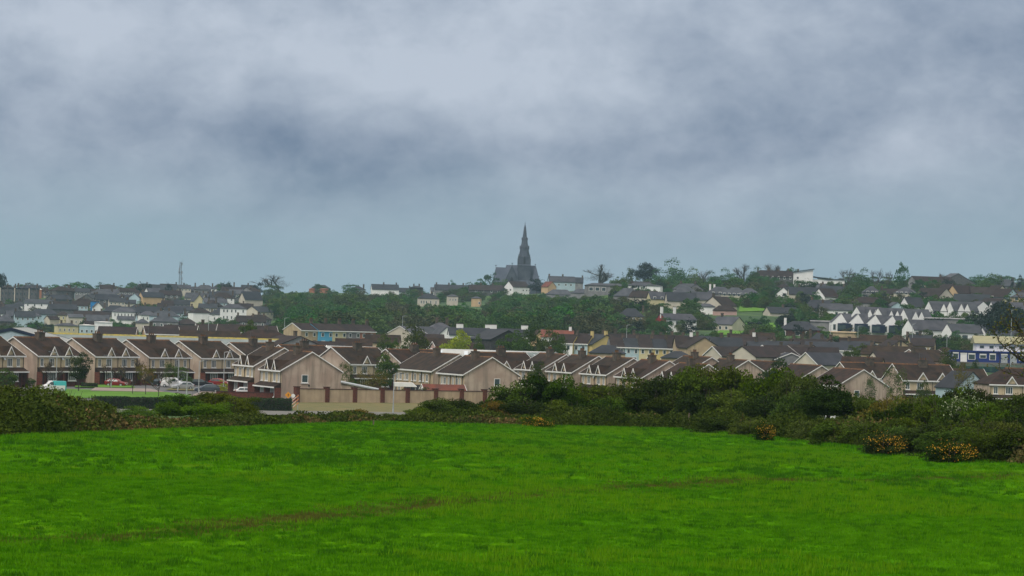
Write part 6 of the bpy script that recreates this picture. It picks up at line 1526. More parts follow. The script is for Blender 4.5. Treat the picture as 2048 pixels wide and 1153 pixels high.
tree_template('garden_olive', 8, 6, 4.5, 'leaf_olive', 4400, .24, 'round', .13, .2, 24)
tree_template('lime', 9, 6, 5.5, 'leaf_lime', 5200, .28, 'dome', .13, .25, 24)
tree_template('cone', 11, 2.4, 2.3, 'leaf_lime', 3800, .12, 'dome', .06, .03, 20)
tree_template('thin_gold', 12, 6, 3.8, 'leaf_gold', 2600, .17, 'round', .07, .18, 24)
tree_template('thin_olive', 13, 6, 3.6, 'leaf_olive', 2600, .17, 'round', .07, .15, 24)
tree_template('pine', 14, 9, 14, 'leaf_far_dark', 12000, .5, 'flat', .42, .12, 60)
tree_template('darkround', 15, 4, 5.4, 'leaf_dark', 6000, .2, 'dome', .14, .25, 26)

tree_template('darktree', 17, 4.6, 4.0, 'leaf_dark', 16000, .17, 'dome', .12, .36, 50)
tree('darktree', 1654, 748, 190, 112, 'dark spreading hawthorn tree beside the furthest right pink gable, white car under it')
def S(key, px, base, wpx, top, label, group=None, **k):
    g = hit(px, base, 380, 720); D = g.y; return tree(key, px, top, D, wpx, label, group, **k)
ST = 'young street trees round the lawn'
S('street_dark', 157, 784, 46, 707, 'dense dark green street tree between the van and the red car')
S('sapling', 104, 781, 26, 722, 'bare thin sapling standing in front of the white and teal van', ST)
S('sapling2', 220, 778, 26, 728, 'bare thin sapling in front of the red car', ST)
S('sapling', 265, 789, 34, 716, 'bare branching street tree between the red car and the golden one', ST)
S('street_gold', 291, 791, 42, 726, 'street tree with thin golden-green crown beside the lawn', ST)
S('sapling2', 317, 795, 30, 740, 'bare sapling with leaning twigs at the corner of the lawn', ST)
S('thin_olive', 338, 776, 30, 717, 'thin olive-leaved tree behind the lamp post by the white van', ST)
S('street_green', 358, 772, 30, 732, 'fresh green tree behind the white van', ST)
S('street_green', 419, 768, 24, 732, 'small fresh green tree before the house behind the dark hatchback', ST)
S('cone', 444, 785, 34, 760, 'bright conical evergreen shrub behind the brick garden wall', None, name='shrub', cat='shrub')
for px, base, wd, top, key, lb in ((374, 778, 22, 752, 'garden_green', 'dark garden shrub right of the large white van'), (462, 785, 16, 768, 'garden_green', 'small dark shrub between the conical evergreen and the white hatchback'), (520, 786, 30, 772, 'garden_green', 'dark shrub at the foot of the broad pink gable house'), (505, 784, 22, 772, 'garden_green', 'small dark shrub in front of the pair behind the white hatchback'),
                                   (60, 776, 24, 756, 'garden_green', 'dark shrub by the door of the house at the left edge'), (10, 792, 50, 738, 'garden_green', 'green tree peeping over the bank at the left edge')):
    S(key, px, base, wd, top, lb, None, name='shrub', cat='shrub')
tree('garden_green', 770, 707, 640, 46, 'full green garden tree behind the boundary wall', rz=1.0)
tree('thin_gold', 752, 744, 610, 60, 'golden-leaved spreading garden tree behind the boundary wall')
tree('thin_gold', 728, 740, 615, 36, 'smaller golden garden tree left of the spreading one')
tree('thin_olive', 690, 716, 650, 34, 'sparse climbing tree against the shadowed house wall right of the pink gable')
tree('garden_green', 707, 757, 640, 22, 'low green garden bush right of the broad pink gable')
tree('garden_olive', 850, 776, 585, 44, 'trimmed yellow-green bush on the wall in front of the tiled garage')
tree('garden_green', 807, 776, 585, 12, 'small clipped garden bush beside the white awning')
tree('garden_olive', 826, 655, 770, 62, 'large olive tree behind the pale shed roof, left of the lime-green one')
tree('garden_green', 768, 669, 775, 40, 'green tree left of the large olive one behind the pale shed')
tree('garden_green', 790, 680, 760, 22, 'small green bush in front of the olive tree behind the shed')
tree('lime', 913, 657, 800, 66, 'lime-green rounded tree behind the middle roofs')
tree('garden_green', 955, 671, 800, 24, 'pale green bush left of the charcoal barn')
tree('garden_green', 498, 641, 900, 36, 'bright green tree rising above the dark bungalow roofs at left')
tree('garden_green', 1031, 664, 800, 62, 'left tree of the dark clump right of the charcoal barn')
tree('garden_olive', 1062, 657, 805, 56, 'tallest tree of the clump right of the charcoal barn')
tree('garden_green', 1096, 660, 800, 54, 'middle tree of the clump left of the white two-storey house')
tree('garden_green', 1120, 672, 790, 34, 'right-hand tree of the clump touching the white two-storey house')
tree('garden_olive', 1075, 728, 655, 40, 'pale feathery shrub in front of the first stepped pair')
tree('darkround', 1542, 719, 640, 82, 'round dark evergreen standing over the hedge against the brown roofs')
tree('thin_olive', 1790, 722, 640, 46, 'sparse leaning tree right of the furthest right pink gable')
tree('thin_gold', 1925, 728, 640, 44, 'sparse tree in front of the pale blue-grey gable')
tree('garden_green', 1848, 763, 600, 30, 'small round bright green tree in front of the chimneyed semi')
tree('garden_green', 1724, 689, 830, 38, 'rounded green bush before the long white-fronted bungalow')
tree('garden_green', 1700, 692, 835, 34, 'darker green bush left of the rounded one before the long bungalow')
tree('garden_olive', 1894, 706, 740, 58, 'broad olive tree left of the blue building')
tree('garden_olive', 1950, 722, 760, 20, 'thin olive shrub below the blue building')
tree('pine', 2003, 611, 985, 112, 'large dark flat-topped cypress near the right edge', rz=.4)
tree('thin_olive', 1738, 745, 660, 30, 'small thin tree between the pink gable and the semi behind it')

# near tree whose branches come in from the right edge
def edge_tree():
    D = 118.0; g = gat(2150, D); root = empty('tree', g, 0, 'sparse bronze-leaved branches reaching in from the right edge', 'tree')
    b = MB(); r_ = random.Random(4); ends = []
    def limb(p, q, r0_, lv):
        n = 5; prev = p
        for i in range(1, n + 1):
            t = i / n; c = p.lerp(q, t) + Vector((r_.gauss(0, .05), r_.gauss(0, .05), r_.gauss(0, .05))) * (q - p).length * .6
            b.tube(prev, c, r0_ * (1 - .7 * (t - 1 / n)), r0_ * (1 - .7 * t), 'bark', 5); 
            if lv > 0:
                for _ in range(2):
                    d = (q - p).normalized(); a = Vector((r_.gauss(0, .7) - .15, r_.gauss(0, .6), r_.gauss(.25, .6)))
                    limb(c, c + (d * .6 + a).normalized() * (q - p).length * r_.uniform(.22, .42), r0_ * .4, lv - 1)
            else: ends.append(c)
            prev = c
        ends.append(q)
    L = lambda px, row, dd=0: P(px, row, D + dd) - g
    trunk_top = L(2135, 800)
    b.tube((0, 0, -.3), trunk_top, .16, .12, 'bark', 7)
    limb(trunk_top, L(2012, 698, -.5), .075, 2); limb(L(2100, 772), L(2003, 742), .04, 1); limb(trunk_top, L(2040, 672, .6), .08, 2); limb(trunk_top, L(2100, 650, 1), .07, 2); limb(trunk_top, L(2190, 670, 1), .07, 2)
    obj('trunk', b.mesh(), root)
    rs_ = np.random.RandomState(8); E = np.array([tuple(e) for e in ends]); idx = rs_.randint(0, len(E), 3000)
    V, F_ = leaf_quads(E[idx] + rs_.normal(size=(3000, 3)) * .11, .085, rs_)
    mi = (np.arange(3000) % 3 == 0).astype(int)
    obj('crown', mesh_np('crown', V, F_, ['leaf_gold', 'leaf_olive'], mi), root)
edge_tree()

# --- far trees: one mesh each
for s in range(4):
    tree_template(('far', s), 100 + s, 8, 9, 'leaf_far', 2600, .55, 'dome', .25, .06, 20, near=False)
    tree_template(('farbrown', s), 110 + s, 8, 9, 'leaf_far_brown', 1400, .6, 'dome', .25, .06, 20, near=False)
for s in range(2):
    tree_template(('farround', s), 120 + s, 9, 8, 'leaf_far', 2000, .55, 'round', .25, .12, 18, near=False)
    tree_template(('swept', s), 130 + s, 8, 10, 'leaf_far', 1500, .55, 'swept', .3, .08, 22, near=False)
    tree_template(('dark', s), 140 + s, 9, 8, 'leaf_far_dark', 1500, .6, 'round', .3, .15, 14, near=False)
    tree_template(('bare', s), 150 + s, 9, 12, 'twig_far', 1500, .26, bare=True, trunkr=.26, bark='twig_far', near=False)
    tree_template(('cypress', s), 160 + s, 9, 5, 'leaf_far_dark', 1200, .5, 'cone', .2, .03, 14, near=False)
tree_template(('big', 0), 180, 11, 14, 'leaf_far', 7000, .5, 'dome', .3, .04, 46, near=False)
tree_template(('farpine', 0), 170, 11, 15, 'leaf_far_dark', 6500, .55, 'flat', .4, .10, 50, near=False)
tree_template(('bigbare', 0), 156, 9, 17, 'twig_far', 2600, .26, bare=True, trunkr=.36, bark='twig_far', near=False)
def FT(kind, px, top, D, wpx, label, group=None, rz=None):
    ks = [k for k in TREE if isinstance(k, tuple) and k[0] == kind]; return tree(rnd.choice(ks), px, top, D, wpx, label, group, rz=rz)
sky = [
 ('bigbare', 1199, 534, 1950, 60, 'lone bare spreading tree on the skyline right of the church'), ('bare', 556, 553, 2030, 52, 'big half-bare domed tree on the skyline between the mast and the church'), ('far', 546, 568, 2000, 40, 'green undergrowth round the big half-bare domed tree'),
 ('swept', 1254, 537, 1850, 30, 'small windswept tree left of the dark skyline pine'), ('farpine', 1290, 534, 1800, 50, 'dark flat-topped pine on the skyline above the white low house'), ('big', 1346, 529, 1760, 80, 'tallest rounded tree mass on the skyline right of the dark pine'),
 ('big', 1315, 545, 1780, 60, 'tree shoulder between the dark pine and the tallest rounded tree'), ('big', 1385, 543, 1760, 50, 'sloping tree right of the tallest rounded skyline tree'), ('bare', 1400, 544, 1800, 34, 'bare-topped tree behind the sloping skyline one'),
 ('big', 1425, 548, 1760, 46, 'low rounded tree on the skyline left of the institution'), ('big', 1455, 543, 1750, 52, 'skyline tree left of the tuft beside the long stone institution'), ('bare', 1487, 532, 1760, 34, 'feathery tree rising left of the long stone institution'), ('big', 1510, 539, 1740, 40, 'rounded tree at the left corner of the long stone institution'),
 ('bare', 1536, 531, 1840, 36, 'bare tree behind the long stone institution'), ('bare', 1555, 533, 1850, 26, 'thin bare tree behind the middle of the long institution'), ('farround', 1584, 540, 1820, 30, 'tree behind the right end of the long institution'), ('bare', 1692, 540, 1700, 38, 'half-bare tree on the skyline right of the school'),
 ('big', 1722, 543, 1680, 46, 'green tree right of the half-bare one near the school'), ('bare', 1750, 541, 1680, 30, 'forked bare tree left of the thin pair on the right skyline'), ('bare', 1776, 544, 1690, 18, 'thinnest bare tree on the right skyline'), ('farround', 1804, 533, 1680, 32, 'tall light green tree on the right skyline left of the dark roofed house'),
 ('big', 1711, 560, 1560, 50, 'bright olive rounded tree on the right hillside below the school'), ('far', 1662, 560, 1640, 22, 'small yellow-green tree at the end of the school'), ('swept', 1975, 548, 1650, 60, 'dense windswept reddish tree on the far right skyline'), ('bare', 1888, 549, 1760, 26, 'bare tree between the broad roof and the green-grey roof'),
 ('cypress', 2040, 553, 1620, 16, 'dark pointed conifer at the far right skyline'), ('cypress', 2024, 556, 1640, 12, 'smaller dark conifer left of the far right one'), ('dark', 1073, 557, 1960, 38, 'very dark round evergreen right of the white two-windowed house below the church'), ('farround', 983, 551, 2020, 34, 'light green tree at the left foot of the church'),
 ('far', 1003, 560, 2000, 40, 'pale tree before the church transept'), ('far', 962, 561, 2010, 34, 'low green tree left of the church foot'), ('far', 940, 566, 1990, 46, 'leafy tree in front of the rooflit row left of the church'), ('dark', 1006, 576, 1960, 16, 'small dark bush left of the white two-windowed house'),
 ('dark', 455, 566, 2020, 22, 'dark round tree on the left skyline right of the grey three-chimneyed house'), ('farround', 441, 569, 2030, 20, 'green tree left of the dark round one on the skyline'), ('dark', 515, 565, 2030, 26, 'dark domed tree left of the big half-bare one'), ('far', 375, 571, 2050, 20, 'low tree right of the mast foot'),
 ('dark', 334, 567, 1980, 10, 'narrow blue-grey conifer left of the mast'), ('dark', 341, 569, 1980, 10, 'second narrow conifer left of the mast'), ('dark', 285, 567, 2030, 40, 'dark spreading tree mass on the left skyline'), ('far', 700, 567, 2050, 36, 'half-bare tree on the skyline above the wood'), ('far', 640, 570, 2060, 30, 'low round tree above the orange-red block'),
 ('far', 905, 562, 2050, 18, 'round green tree behind the rooflit row'), ('farpine', 3, 554, 1950, 22, 'dark tree top at the extreme left edge above the stone building')]
for e in sky: FT(*e)
r_ = random.Random(21)
for px in range(-20, 270, 22): FT(r_.choice(('far', 'farround', 'far', 'farbrown')), px + r_.uniform(-6, 6), 566 + r_.uniform(-2, 6) + (0 if px < 130 else 1), 2080 + r_.uniform(-15, 15), r_.uniform(30, 44), 'hazy tree in the belt along the far left skyline', 'tree belt along the far left skyline')
for px in range(1540, 2080, 34): FT(r_.choice(('far', 'farround', 'farbrown')), px + r_.uniform(-8, 8), 552 + r_.uniform(-2, 8), 1860 + r_.uniform(-15, 15), r_.uniform(26, 44), 'low tree among the roofs of the right skyline', 'low trees along the right skyline')
BELT = []
for D_ in (1590, 1650, 1720, 1790):
    for px in np.arange(1212, 1680, 13):
        q = px + r_.uniform(-8, 8); DD = D_ + r_.uniform(-25, 25); g = gat(q, DD)
        top = np.interp(q, [1215, 1240, 1350, 1420, 1600, 1680], [556, 551, 543, 550, 550, 560]) + r_.uniform(0, 9); h = min(9.5, P(q, top, DD).z - g.z)
        if h < 3: continue
        w_ = h * 1.15; s = F / DD; t = topx((g.x, g.y, g.z + h))[1]
        if clash(g.x, DD, .5) or hides((q - w_ * s / 2, q + w_ * s / 2, t, topx(g)[1]), DD, .2): continue
        BELT.append((g.x, g.y, g.z - .2, h / 8.0, r_.random() < .3))
# the wood on the slope
nw = 0
WTOP = [(478, 618), (500, 604), (540, 590), (600, 583), (650, 579), (740, 577), (800, 583), (860, 604), (950, 604), (985, 588), (1100, 584), (1200, 588), (1262, 600), (1290, 640)]
wood = []
MASS = []
for i in range(1500):
    D = 1090 * (1960 / 1090) ** (r_.random() ** .9); px = r_.uniform(485, 1275)
    g = gat(px, D); h = r_.uniform(6.5, 10.5); x_, row_ = topx((g.x, g.y, g.z + h))
    if row_ < outline(WTOP, px) - 2: 
        h2 = h * .6; row_ = topx((g.x, g.y, g.z + h2))[1]
        if row_ < outline(WTOP, px) - 2: continue
        h = h2
    if any((g.x - a) ** 2 + (g.y - b_) ** 2 / 4 < 22 for a, b_ in wood): continue
    wd = r_.uniform(9.5, 15); s = F / D
    if hides((px - wd * s / 2, px + wd * s / 2, row_, topx(g)[1]), D, .10): continue
    wood.append((g.x, g.y))
    pn = float(vnoise(np.array([px / 90]), np.array([D / 110]), 55)[0])
    kind = 'farbrown' if pn > .58 else r_.choice(('far', 'far', 'farround'))
    nw += 1
    if D > 1240 and nw > 40: MASS.append((g.x, g.y, g.z - .2, h / 8.0, kind == 'farbrown')); continue
    me_, _, h0, w0 = TREE[r_.choice([k_ for k_ in TREE if isinstance(k_, tuple) and k_[0] == kind])]
    o = obj('tree', me_, None, (g.x, g.y, g.z - .2), r_.uniform(0, 6.28), (wd / w0, wd / w0, h / h0))
    tag(o, ('brownish half-bare' if kind == 'farbrown' else 'green') + (' tall' if h > 9 else ' small' if h < 7.3 else '') + ' tree in the wood ' + where(px, row_ + 12), 'tree', 'trees of the wood below the church')
print('wood', nw, len(MASS))
def mass(nm, pts, kinds, label):
    p = np.array([q[:4] for q in pts]); scatter_stuff(nm, p[:, :3], p[:, 3], [TREE[k_][0] for k_ in TREE if isinstance(k_, tuple) and k_[0] in kinds], label, 5)
mass('woodland', [q for q in MASS if not q[4]], ('far', 'farround'), 'green crowns of the wood on the slope below the church')
mass('tree_belt', BELT, ('far', 'farround', 'farbrown'), 'dense belt of trees under the right skyline between the pine and the school')
mass('bare_woodland', [q for q in MASS if q[4]], ('farbrown',), 'brownish half-bare crowns in the wood on the slope')
# garden trees and hedges amongst the far houses
ng = 0
def garden(n, pxr, dr, hr, label, group, seed, kinds=('far', 'farround', 'farbrown', 'dark', 'far'), tol=.12, sp=30):
    global ng
    q = random.Random(seed); placed = []
    for i in range(n * 6):
        if len(placed) >= n: break
        D = q.uniform(*dr); px = q.uniform(*pxr); g = gat(px, D); h = q.uniform(*hr); wd = h * q.uniform(.9, 1.6); s = F / D
        if any((g.x - a) ** 2 + (g.y - b_) ** 2 < sp for a, b_ in placed): continue
        if clash(g.x, D, 1.0): continue
        t = topx((g.x, g.y, g.z + h))[1]
        if hides((px - wd * s / 2, px + wd * s / 2, t, topx(g)[1]), D, tol): continue
        placed.append((g.x, g.y)); kd = q.choice(kinds)
        me_, _, h0, w0 = TREE[q.choice([k_ for k_ in TREE if isinstance(k_, tuple) and k_[0] == kd])]
        sm = h < 5.6  # below this height, garden trees go in with the bushes
        o = obj('garden_tree_or_bush' if sm else 'tree', me_, None, (g.x, g.y, g.z - .2), q.uniform(0, 6.28), (wd / w0, wd / w0, h / h0)); ng += 1
        lk = {'far': 'green', 'farround': 'rounded green', 'farbrown': 'brownish', 'dark': 'very dark'}[kd]
        tag(o, '%s %s %s' % (lk, 'low garden tree or bush' if sm else 'garden tree', where(px, t)), 'bush' if sm else 'tree', group.replace('trees', 'bushes') if sm else group)
garden(60, (-20, 500), (1340, 2040), (3.5, 7), 'garden tree or bush between the roofs of the far left town', 'garden trees of the far left town', 61)
garden(26, (-20, 130), (1340, 1500), (5, 8), 'leafy tree in the dark green clump low at the far left', 'tree clump low at the far left', 62, ('far', 'farround', 'dark'))
garden(20, (355, 445), (1345, 1560), (5, 8), 'green tree in the clump left of the tall white hotel', 'tree clump left of the white hotel', 63, ('far', 'farround'))
garden(150, (1225, 2060), (1120, 1680), (3, 6.4), 'garden tree or tall bush among the houses of the right hillside', 'garden trees of the right hillside', 64, tol=.10)
garden(60, (1640, 2060), (960, 1090), (3.5, 6.5), 'tree in the green bank between the new white houses and the dark roofs', 'bank of trees below the new white houses', 65, ('far', 'farround', 'farbrown', 'dark'), tol=.10, sp=16)
garden(30, (1225, 1640), (1030, 1130), (3, 6), 'bush in the gardens under the red-ended white house', 'bushes under the red-ended white house', 66, ('far', 'farround', 'farbrown'), tol=.10, sp=16)
garden(40, (180, 1900), (815, 1040), (2, 4), 'small garden bush between the dark low roofs', 'garden bushes between the dark low roofs', 67, ('far', 'farround', 'farbrown'), tol=.12)
print('garden', ng)

# low shrubbery that fills the gardens between the houses
def shrubs(nm, n, pxr, dr, hr, kinds, label, seed, tol=.22):
    q = random.Random(seed); pts = []
    for i in range(n * 3):
        if len(pts) >= n: break
        D = q.uniform(*dr); px = q.uniform(*pxr); g = gat(px, D); h = q.uniform(*hr); s = F / D; wd = h * 1.15
        if 1425 < px < 1560 and 1080 < D < 1330: continue
        if clash(g.x, D, .2): continue
        t = topx((g.x, g.y, g.z + h))[1]
        if hides((px - wd * s / 2, px + wd * s / 2, t, topx(g)[1]), D, tol): continue
        pts.append((g.x, g.y, g.z - .15, h / 8.0, False))
    mass(nm, pts, kinds, label)
shrubs('garden_shrubbery', 950, (1225, 2060), (1100, 1700), (2.4, 6.5), ('far', 'farround', 'farbrown', 'dark'), 'hedges and shrubbery filling the gardens of the right hillside', 71, .38)
shrubs('wood_edge', 130, (480, 1010), (1900, 2000), (3, 6), ('far', 'farround', 'farbrown'), 'trees along the top edge of the wood under the skyline houses', 75, .5)
shrubs('town_shrubbery', 170, (-20, 500), (1330, 2050), (2.2, 5.0), ('far', 'farround', 'farbrown'), 'shrubbery between the roofs of the far left town', 72)
shrubs('bank_shrubbery', 160, (1230, 2060), (960, 1090), (2.2, 4.5), ('far', 'farround', 'farbrown', 'dark'), 'scrubby bank between the dark roofs and the hillside', 73)
# ------------------------------------------------------------------ walls, hedges and street things
def clipped_hedge(label, p0, p1, h, wd, seed):
    """p0,p1 = (px, base row)"""
    a, c = hit(*p0, 380, 700), hit(*p1, 380, 700); L = math.hypot(c.x - a.x, c.y - a.y); rz = math.atan2(c.y - a.y, c.x - a.x)
    root = empty('hedge', a, rz, label, 'hedge'); rs_ = np.random.RandomState(seed); n = int(L * h * 320)
    C = np.column_stack([rs_.uniform(0, L, n), rs_.uniform(-wd / 2, wd / 2, n), rs_.uniform(0, h, n)])
    k = rs_.rand(n); C[k < .55, 1] = -wd / 2 + rs_.normal(0, .1, (k < .55).sum()); C[k > .78, 2] = h + rs_.normal(0, .05, (k > .78).sum())
    C[:, 2] += (vnoise(C[:, 0] * .6, C[:, 0] * 0, seed) - .5) * .12
    V, F_ = leaf_quads(C, .2, rs_); obj('foliage', mesh_np('foliage', V, F_, ['box_hedge']), root)
    b = MB(); b.box(.1, L - .1, -wd / 2 + .12, wd / 2 - .12, -.3, h - .12, 'bark'); obj('branches', b.mesh(), root)
clipped_hedge('long dark clipped hedge below the lawn', (186, 820), (425, 822), 1.85, 1.3, 1)
clipped_hedge('dark clipped hedge ending at the striped boards', (425, 822), (582, 825), 1.95, 1.4, 2)
clipped_hedge('low dark hedge in front of the semi behind the red car', (162, 776), (196, 777), .9, .7, 3)

def wall_between(label, p0, p1, h, m, th=.25, piers=(), pm='brick', cap='brick_dark', name='wall', piers_h=None, split=True, copm=.1):
    a, c = hit(*p0, 380, 700), hit(*p1, 380, 700); L = math.hypot(c.x - a.x, c.y - a.y); rz = math.atan2(c.y - a.y, c.x - a.x)
    dz = (c.z - a.z)
    root = empty(name, a, rz, label, 'wall')
    ps = [f * L for f in piers]; seg = [0.0] + ps + [L] if split and piers else [0.0, L]
    seg = sorted(set(seg))
    for s0, s1 in zip(seg[:-1], seg[1:]):
        if s1 - s0 < .5: continue
        z = dz * (s0 + s1) / 2 / L
        b = MB(); b.box(.0, s1 - s0, -th / 2, th / 2, -1.2, h, m); obj('wall_panel' if piers else 'wall_body', b.mesh(), root, (s0, 0, z))
        b = MB(); b.box(.0, s1 - s0, -th / 2 - .06, th / 2 + .06, h, h + .12, cap); obj('coping', b.mesh(), root, (s0, 0, z))
    for s in ps:
        b = MB(); b.box(-.38, .38, -.38, .38, -1.2, (piers_h or h + .35), pm); b.box(-.45, .45, -.45, .45, (piers_h or h + .35), (piers_h or h + .35) + .1, cap); obj('pier', b.mesh(), root, (s, 0, dz * s / L))
    return root
A_, B_ = 592.7, 1010
pf = [(x - 590) / (1012 - 590) for x in (592.7, 649.8, 703.6, 757.7, 807.8, 864.9, 917.7, 965.5, 1010)]
wall_between('long pebble-dashed boundary wall with red brick piers', (590, 806.5), (1012, 811), 2.3, 'buff_render', .25, pf)
wall_between('dark red brick garden wall in front of the white hatchback', (432, 797), (588, 801), 1.15, 'brick')
wall_between('low brick garden wall under the left row, right of the red car', (266, 770), (322, 772.5), 1.0, 'brick')
wall_between('short brick garden wall beside the red car', (246, 772), (260, 774), 1.3, 'brick')
wall_between('pale low garden wall behind the conical evergreen', (462, 779), (520, 781), .8, 'white_render', cap='white')
wall_between('plain rendered wall below the golden garden tree', (740, 775), (800, 776), 1.6, 'buff_render')

# garage / extensions by the wall
house('garage', 'small tiled garage with red-brown roof and white gable behind the boundary wall', 886, 768.5, 590, 18, 7.6, 3.6, 2.2, 1.35, 'white_render', roof='red_tile', far=False, ogab=.1, sink=1.2, wins=(('f', 2.0, .9, 1.5, .9, 1),), cat='garage')
def leanto():
    g = hit(688, 800, 380, 700); root = empty('extension', g, R(-4), 'low pale extension with a sloping flat roof right of the broad pink gable', 'extension')
    b = MB(); b.prism([(-1.4, -1), (5.6, -1), (5.6, 1.9), (-1.4, 3.1)], 0, 4, 'pink_render', axis='y'); obj('wall', b.mesh(), root)
    b = MB(); b.prism([(-1.6, 3.1), (-1.6, 3.3), (6.1, 1.98), (6.1, 1.78)], -.3, 4.3, 'steel', axis='y'); obj('roof', b.mesh(), root)
leanto()
def awning():
    g = hit(812, 800, 380, 700); root = empty('awning', (g.x, g.y + 4, g.z), 0, 'bright cream awning roof showing over the boundary wall', 'awning')
    b = MB(); b.prism([(-2.2, 2.2), (-2.5, 2.9), (.9, 2.9), (1.7, 2.2)], 0, 2.6, 'white', axis='y'); obj('canopy', b.mesh(), root)
    b = MB(); 
    for x in (-2.1, 1.5): b.tube((x, .2, -.2), (x, .2, 2.3), .05, .05, 'steel', 6)
    obj('pole', b.mesh(), root)
awning()
def shed_fence():
    g = hit(835, 800, 380, 700); root = empty('garden_fence', (g.x - 2.6, g.y + 5, g.z), 0, 'dark boarded garden fence left of the tiled garage', 'fence')
    for i in range(14):
        b = cached('fboard', lambda: (lambda b: (b.box(0, .36, 0, .04, 0, 2.6, 'dark_wood'), b.mesh('board'))[1])(MB())); obj('board', b, root, (i * .38, 0, rnd.uniform(-.03, .03)))
shed_fence()

# ---- vehicles: bodies lofted from cross sections along the length (x), y across, z up
def car_mesh(prof, belt, W, colour, second=None):
    """prof: [(x, z_low, z_belt, z_roof)] ; roof narrower than belt"""
    b = MB(); rings = []
    for x, zl, zb, zr, wf in prof:
        w_ = W / 2 * wf; wr = w_ * (.80 if zr > zb + .12 else .93); k = zb + (zr - zb) * .12
        rings.append([(x, -w_ * .94, zl), (x, -w_, zl + .22), (x, -w_, zb - .05), (x, -w_ * .97, zb + .02), (x, -wr, zr - .05), (x, -wr * .8, zr), (x, wr * .8, zr), (x, wr, zr - .05), (x, w_ * .97, zb + .02), (x, w_, zb - .05), (x, w_, zl + .22), (x, w_ * .94, zl)])
    n = len(rings[0])
    for A, B in zip(rings[:-1], rings[1:]):
        for i in range(n):
            j = (i + 1) % n; m_ = colour
            if second and (A[0][0] + B[0][0]) / 2 > second[1] + (.6 - A[i][2]) * .8: m_ = second[0]
            b.poly([A[i], B[i], B[j], A[j]], m_)
    b.poly(rings[0][::-1], colour); b.poly(rings[-1], second[0] if second else colour)
    return b.mesh('body')
PROF = {
 'hatch': [(-2.05, .35, .62, .66, .80), (-1.95, .25, .72, .80, .93), (-1.1, .22, .86, .93, 1), (-.95, .22, .88, .98, 1), (-.25, .22, .90, 1.42, 1), (.3, .22, .92, 1.48, 1), (1.3, .22, .94, 1.42, 1), (1.85, .25, .95, 1.05, .96), (2.02, .35, .85, .92, .86)],
 'estate': [(-2.25, .35, .60, .64, .80), (-2.15, .25, .70, .78, .93), (-1.2, .22, .86, .92, 1), (-1.0, .22, .88, .98, 1), (-.2, .22, .90, 1.40, 1), (.4, .22, .92, 1.46, 1), (1.6, .22, .94, 1.42, 1), (2.15, .25, .95, 1.08, .96), (2.3, .35, .85, .95, .86)],
 'van': [(-2.15, .35, .75, .80, .82), (-2.05, .25, .90, .98, .95), (-1.45, .22, 1.02, 1.14, 1), (-1.2, .22, 1.05, 1.25, 1), (-.65, .22, 1.08, 1.78, 1), (-.3, .22, 1.1, 1.84, 1), (1.9, .22, 1.12, 1.84, 1), (2.12, .28, 1.1, 1.80, .96)],
}
def glass_parts(root, kind, W):
    pr = PROF[kind]; roof = [p for p in pr if p[3] > p[2] + .3]
    x0, x1 = roof[0][0], roof[-1][0]
    ws = [p for p in pr if p[0] < x0][-1]
    w_ = W / 2
    # windscreen
    b = MB(); zb = ws[3] + .03; zr = roof[0][3]
    b.prism([(ws[0] + .02, zb), (x0 - .03, zr - .09), (x0 + .02, zr - .07), (ws[0] + .09, zb - .01)], -w_ * .80, w_ * .80, 'glass', axis='y')
    obj('windscreen', b.mesh(), root)
    for sg in (-1, 1):
        b = MB(); yb, yt = sg * w_ * .985, sg * w_ * .83; xe = x1 if kind != 'van' else x0 + .95
        def q(xa, xb, xc, xd):
            zb_, zt_ = roof[0][2] + .07, zr - .12
            pts = [(xa, yb, zb_), (xb, yb, zb_), (xc, yt, zt_), (xd, yt, zt_)]
            o = .03 * sg; b.poly([(p[0], p[1] + o, p[2]) for p in (pts if sg < 0 else pts[::-1])], 'glass')
        mid = (x0 + xe) / 2 + .1
        q(x0 - .5, mid - .05, mid - .05, x0 + .05)
        if kind != 'van': q(mid + .05, xe + .25, xe - .05, mid + .05)
        obj('side_window', b.mesh(), root)
    b = MB(); xr = pr[-2][0]
    if kind != 'van': b.prism([(x1 + .04, roof[-1][3] - .06), (xr - .02, pr[-2][3] + .02), (xr + .04, pr[-2][3] + .02), (x1 + .10, roof[-1][3] - .06)], -w_ * .76, w_ * .76, 'glass', axis='y')
    else: b.box(2.08, 2.14, -w_ * .7, w_ * .7, 1.2, 1.6, 'glass')
    obj('rear_window', b.mesh(), root)
def wheel(root, x, y):
    def ty():
        b = MB(); b.tube((0, -.1, 0), (0, .1, 0), .31, .31, 'tyre', 16); return b.mesh('wheel')
    def rim():
        b = MB(); b.tube((0, -.115, 0), (0, .115, 0), .2, .2, 'steel', 10); return b.mesh('rim')
    o = obj('wheel', cached('tyre', ty), root, (x, y, .31)); obj('rim', cached('rim', rim), o)
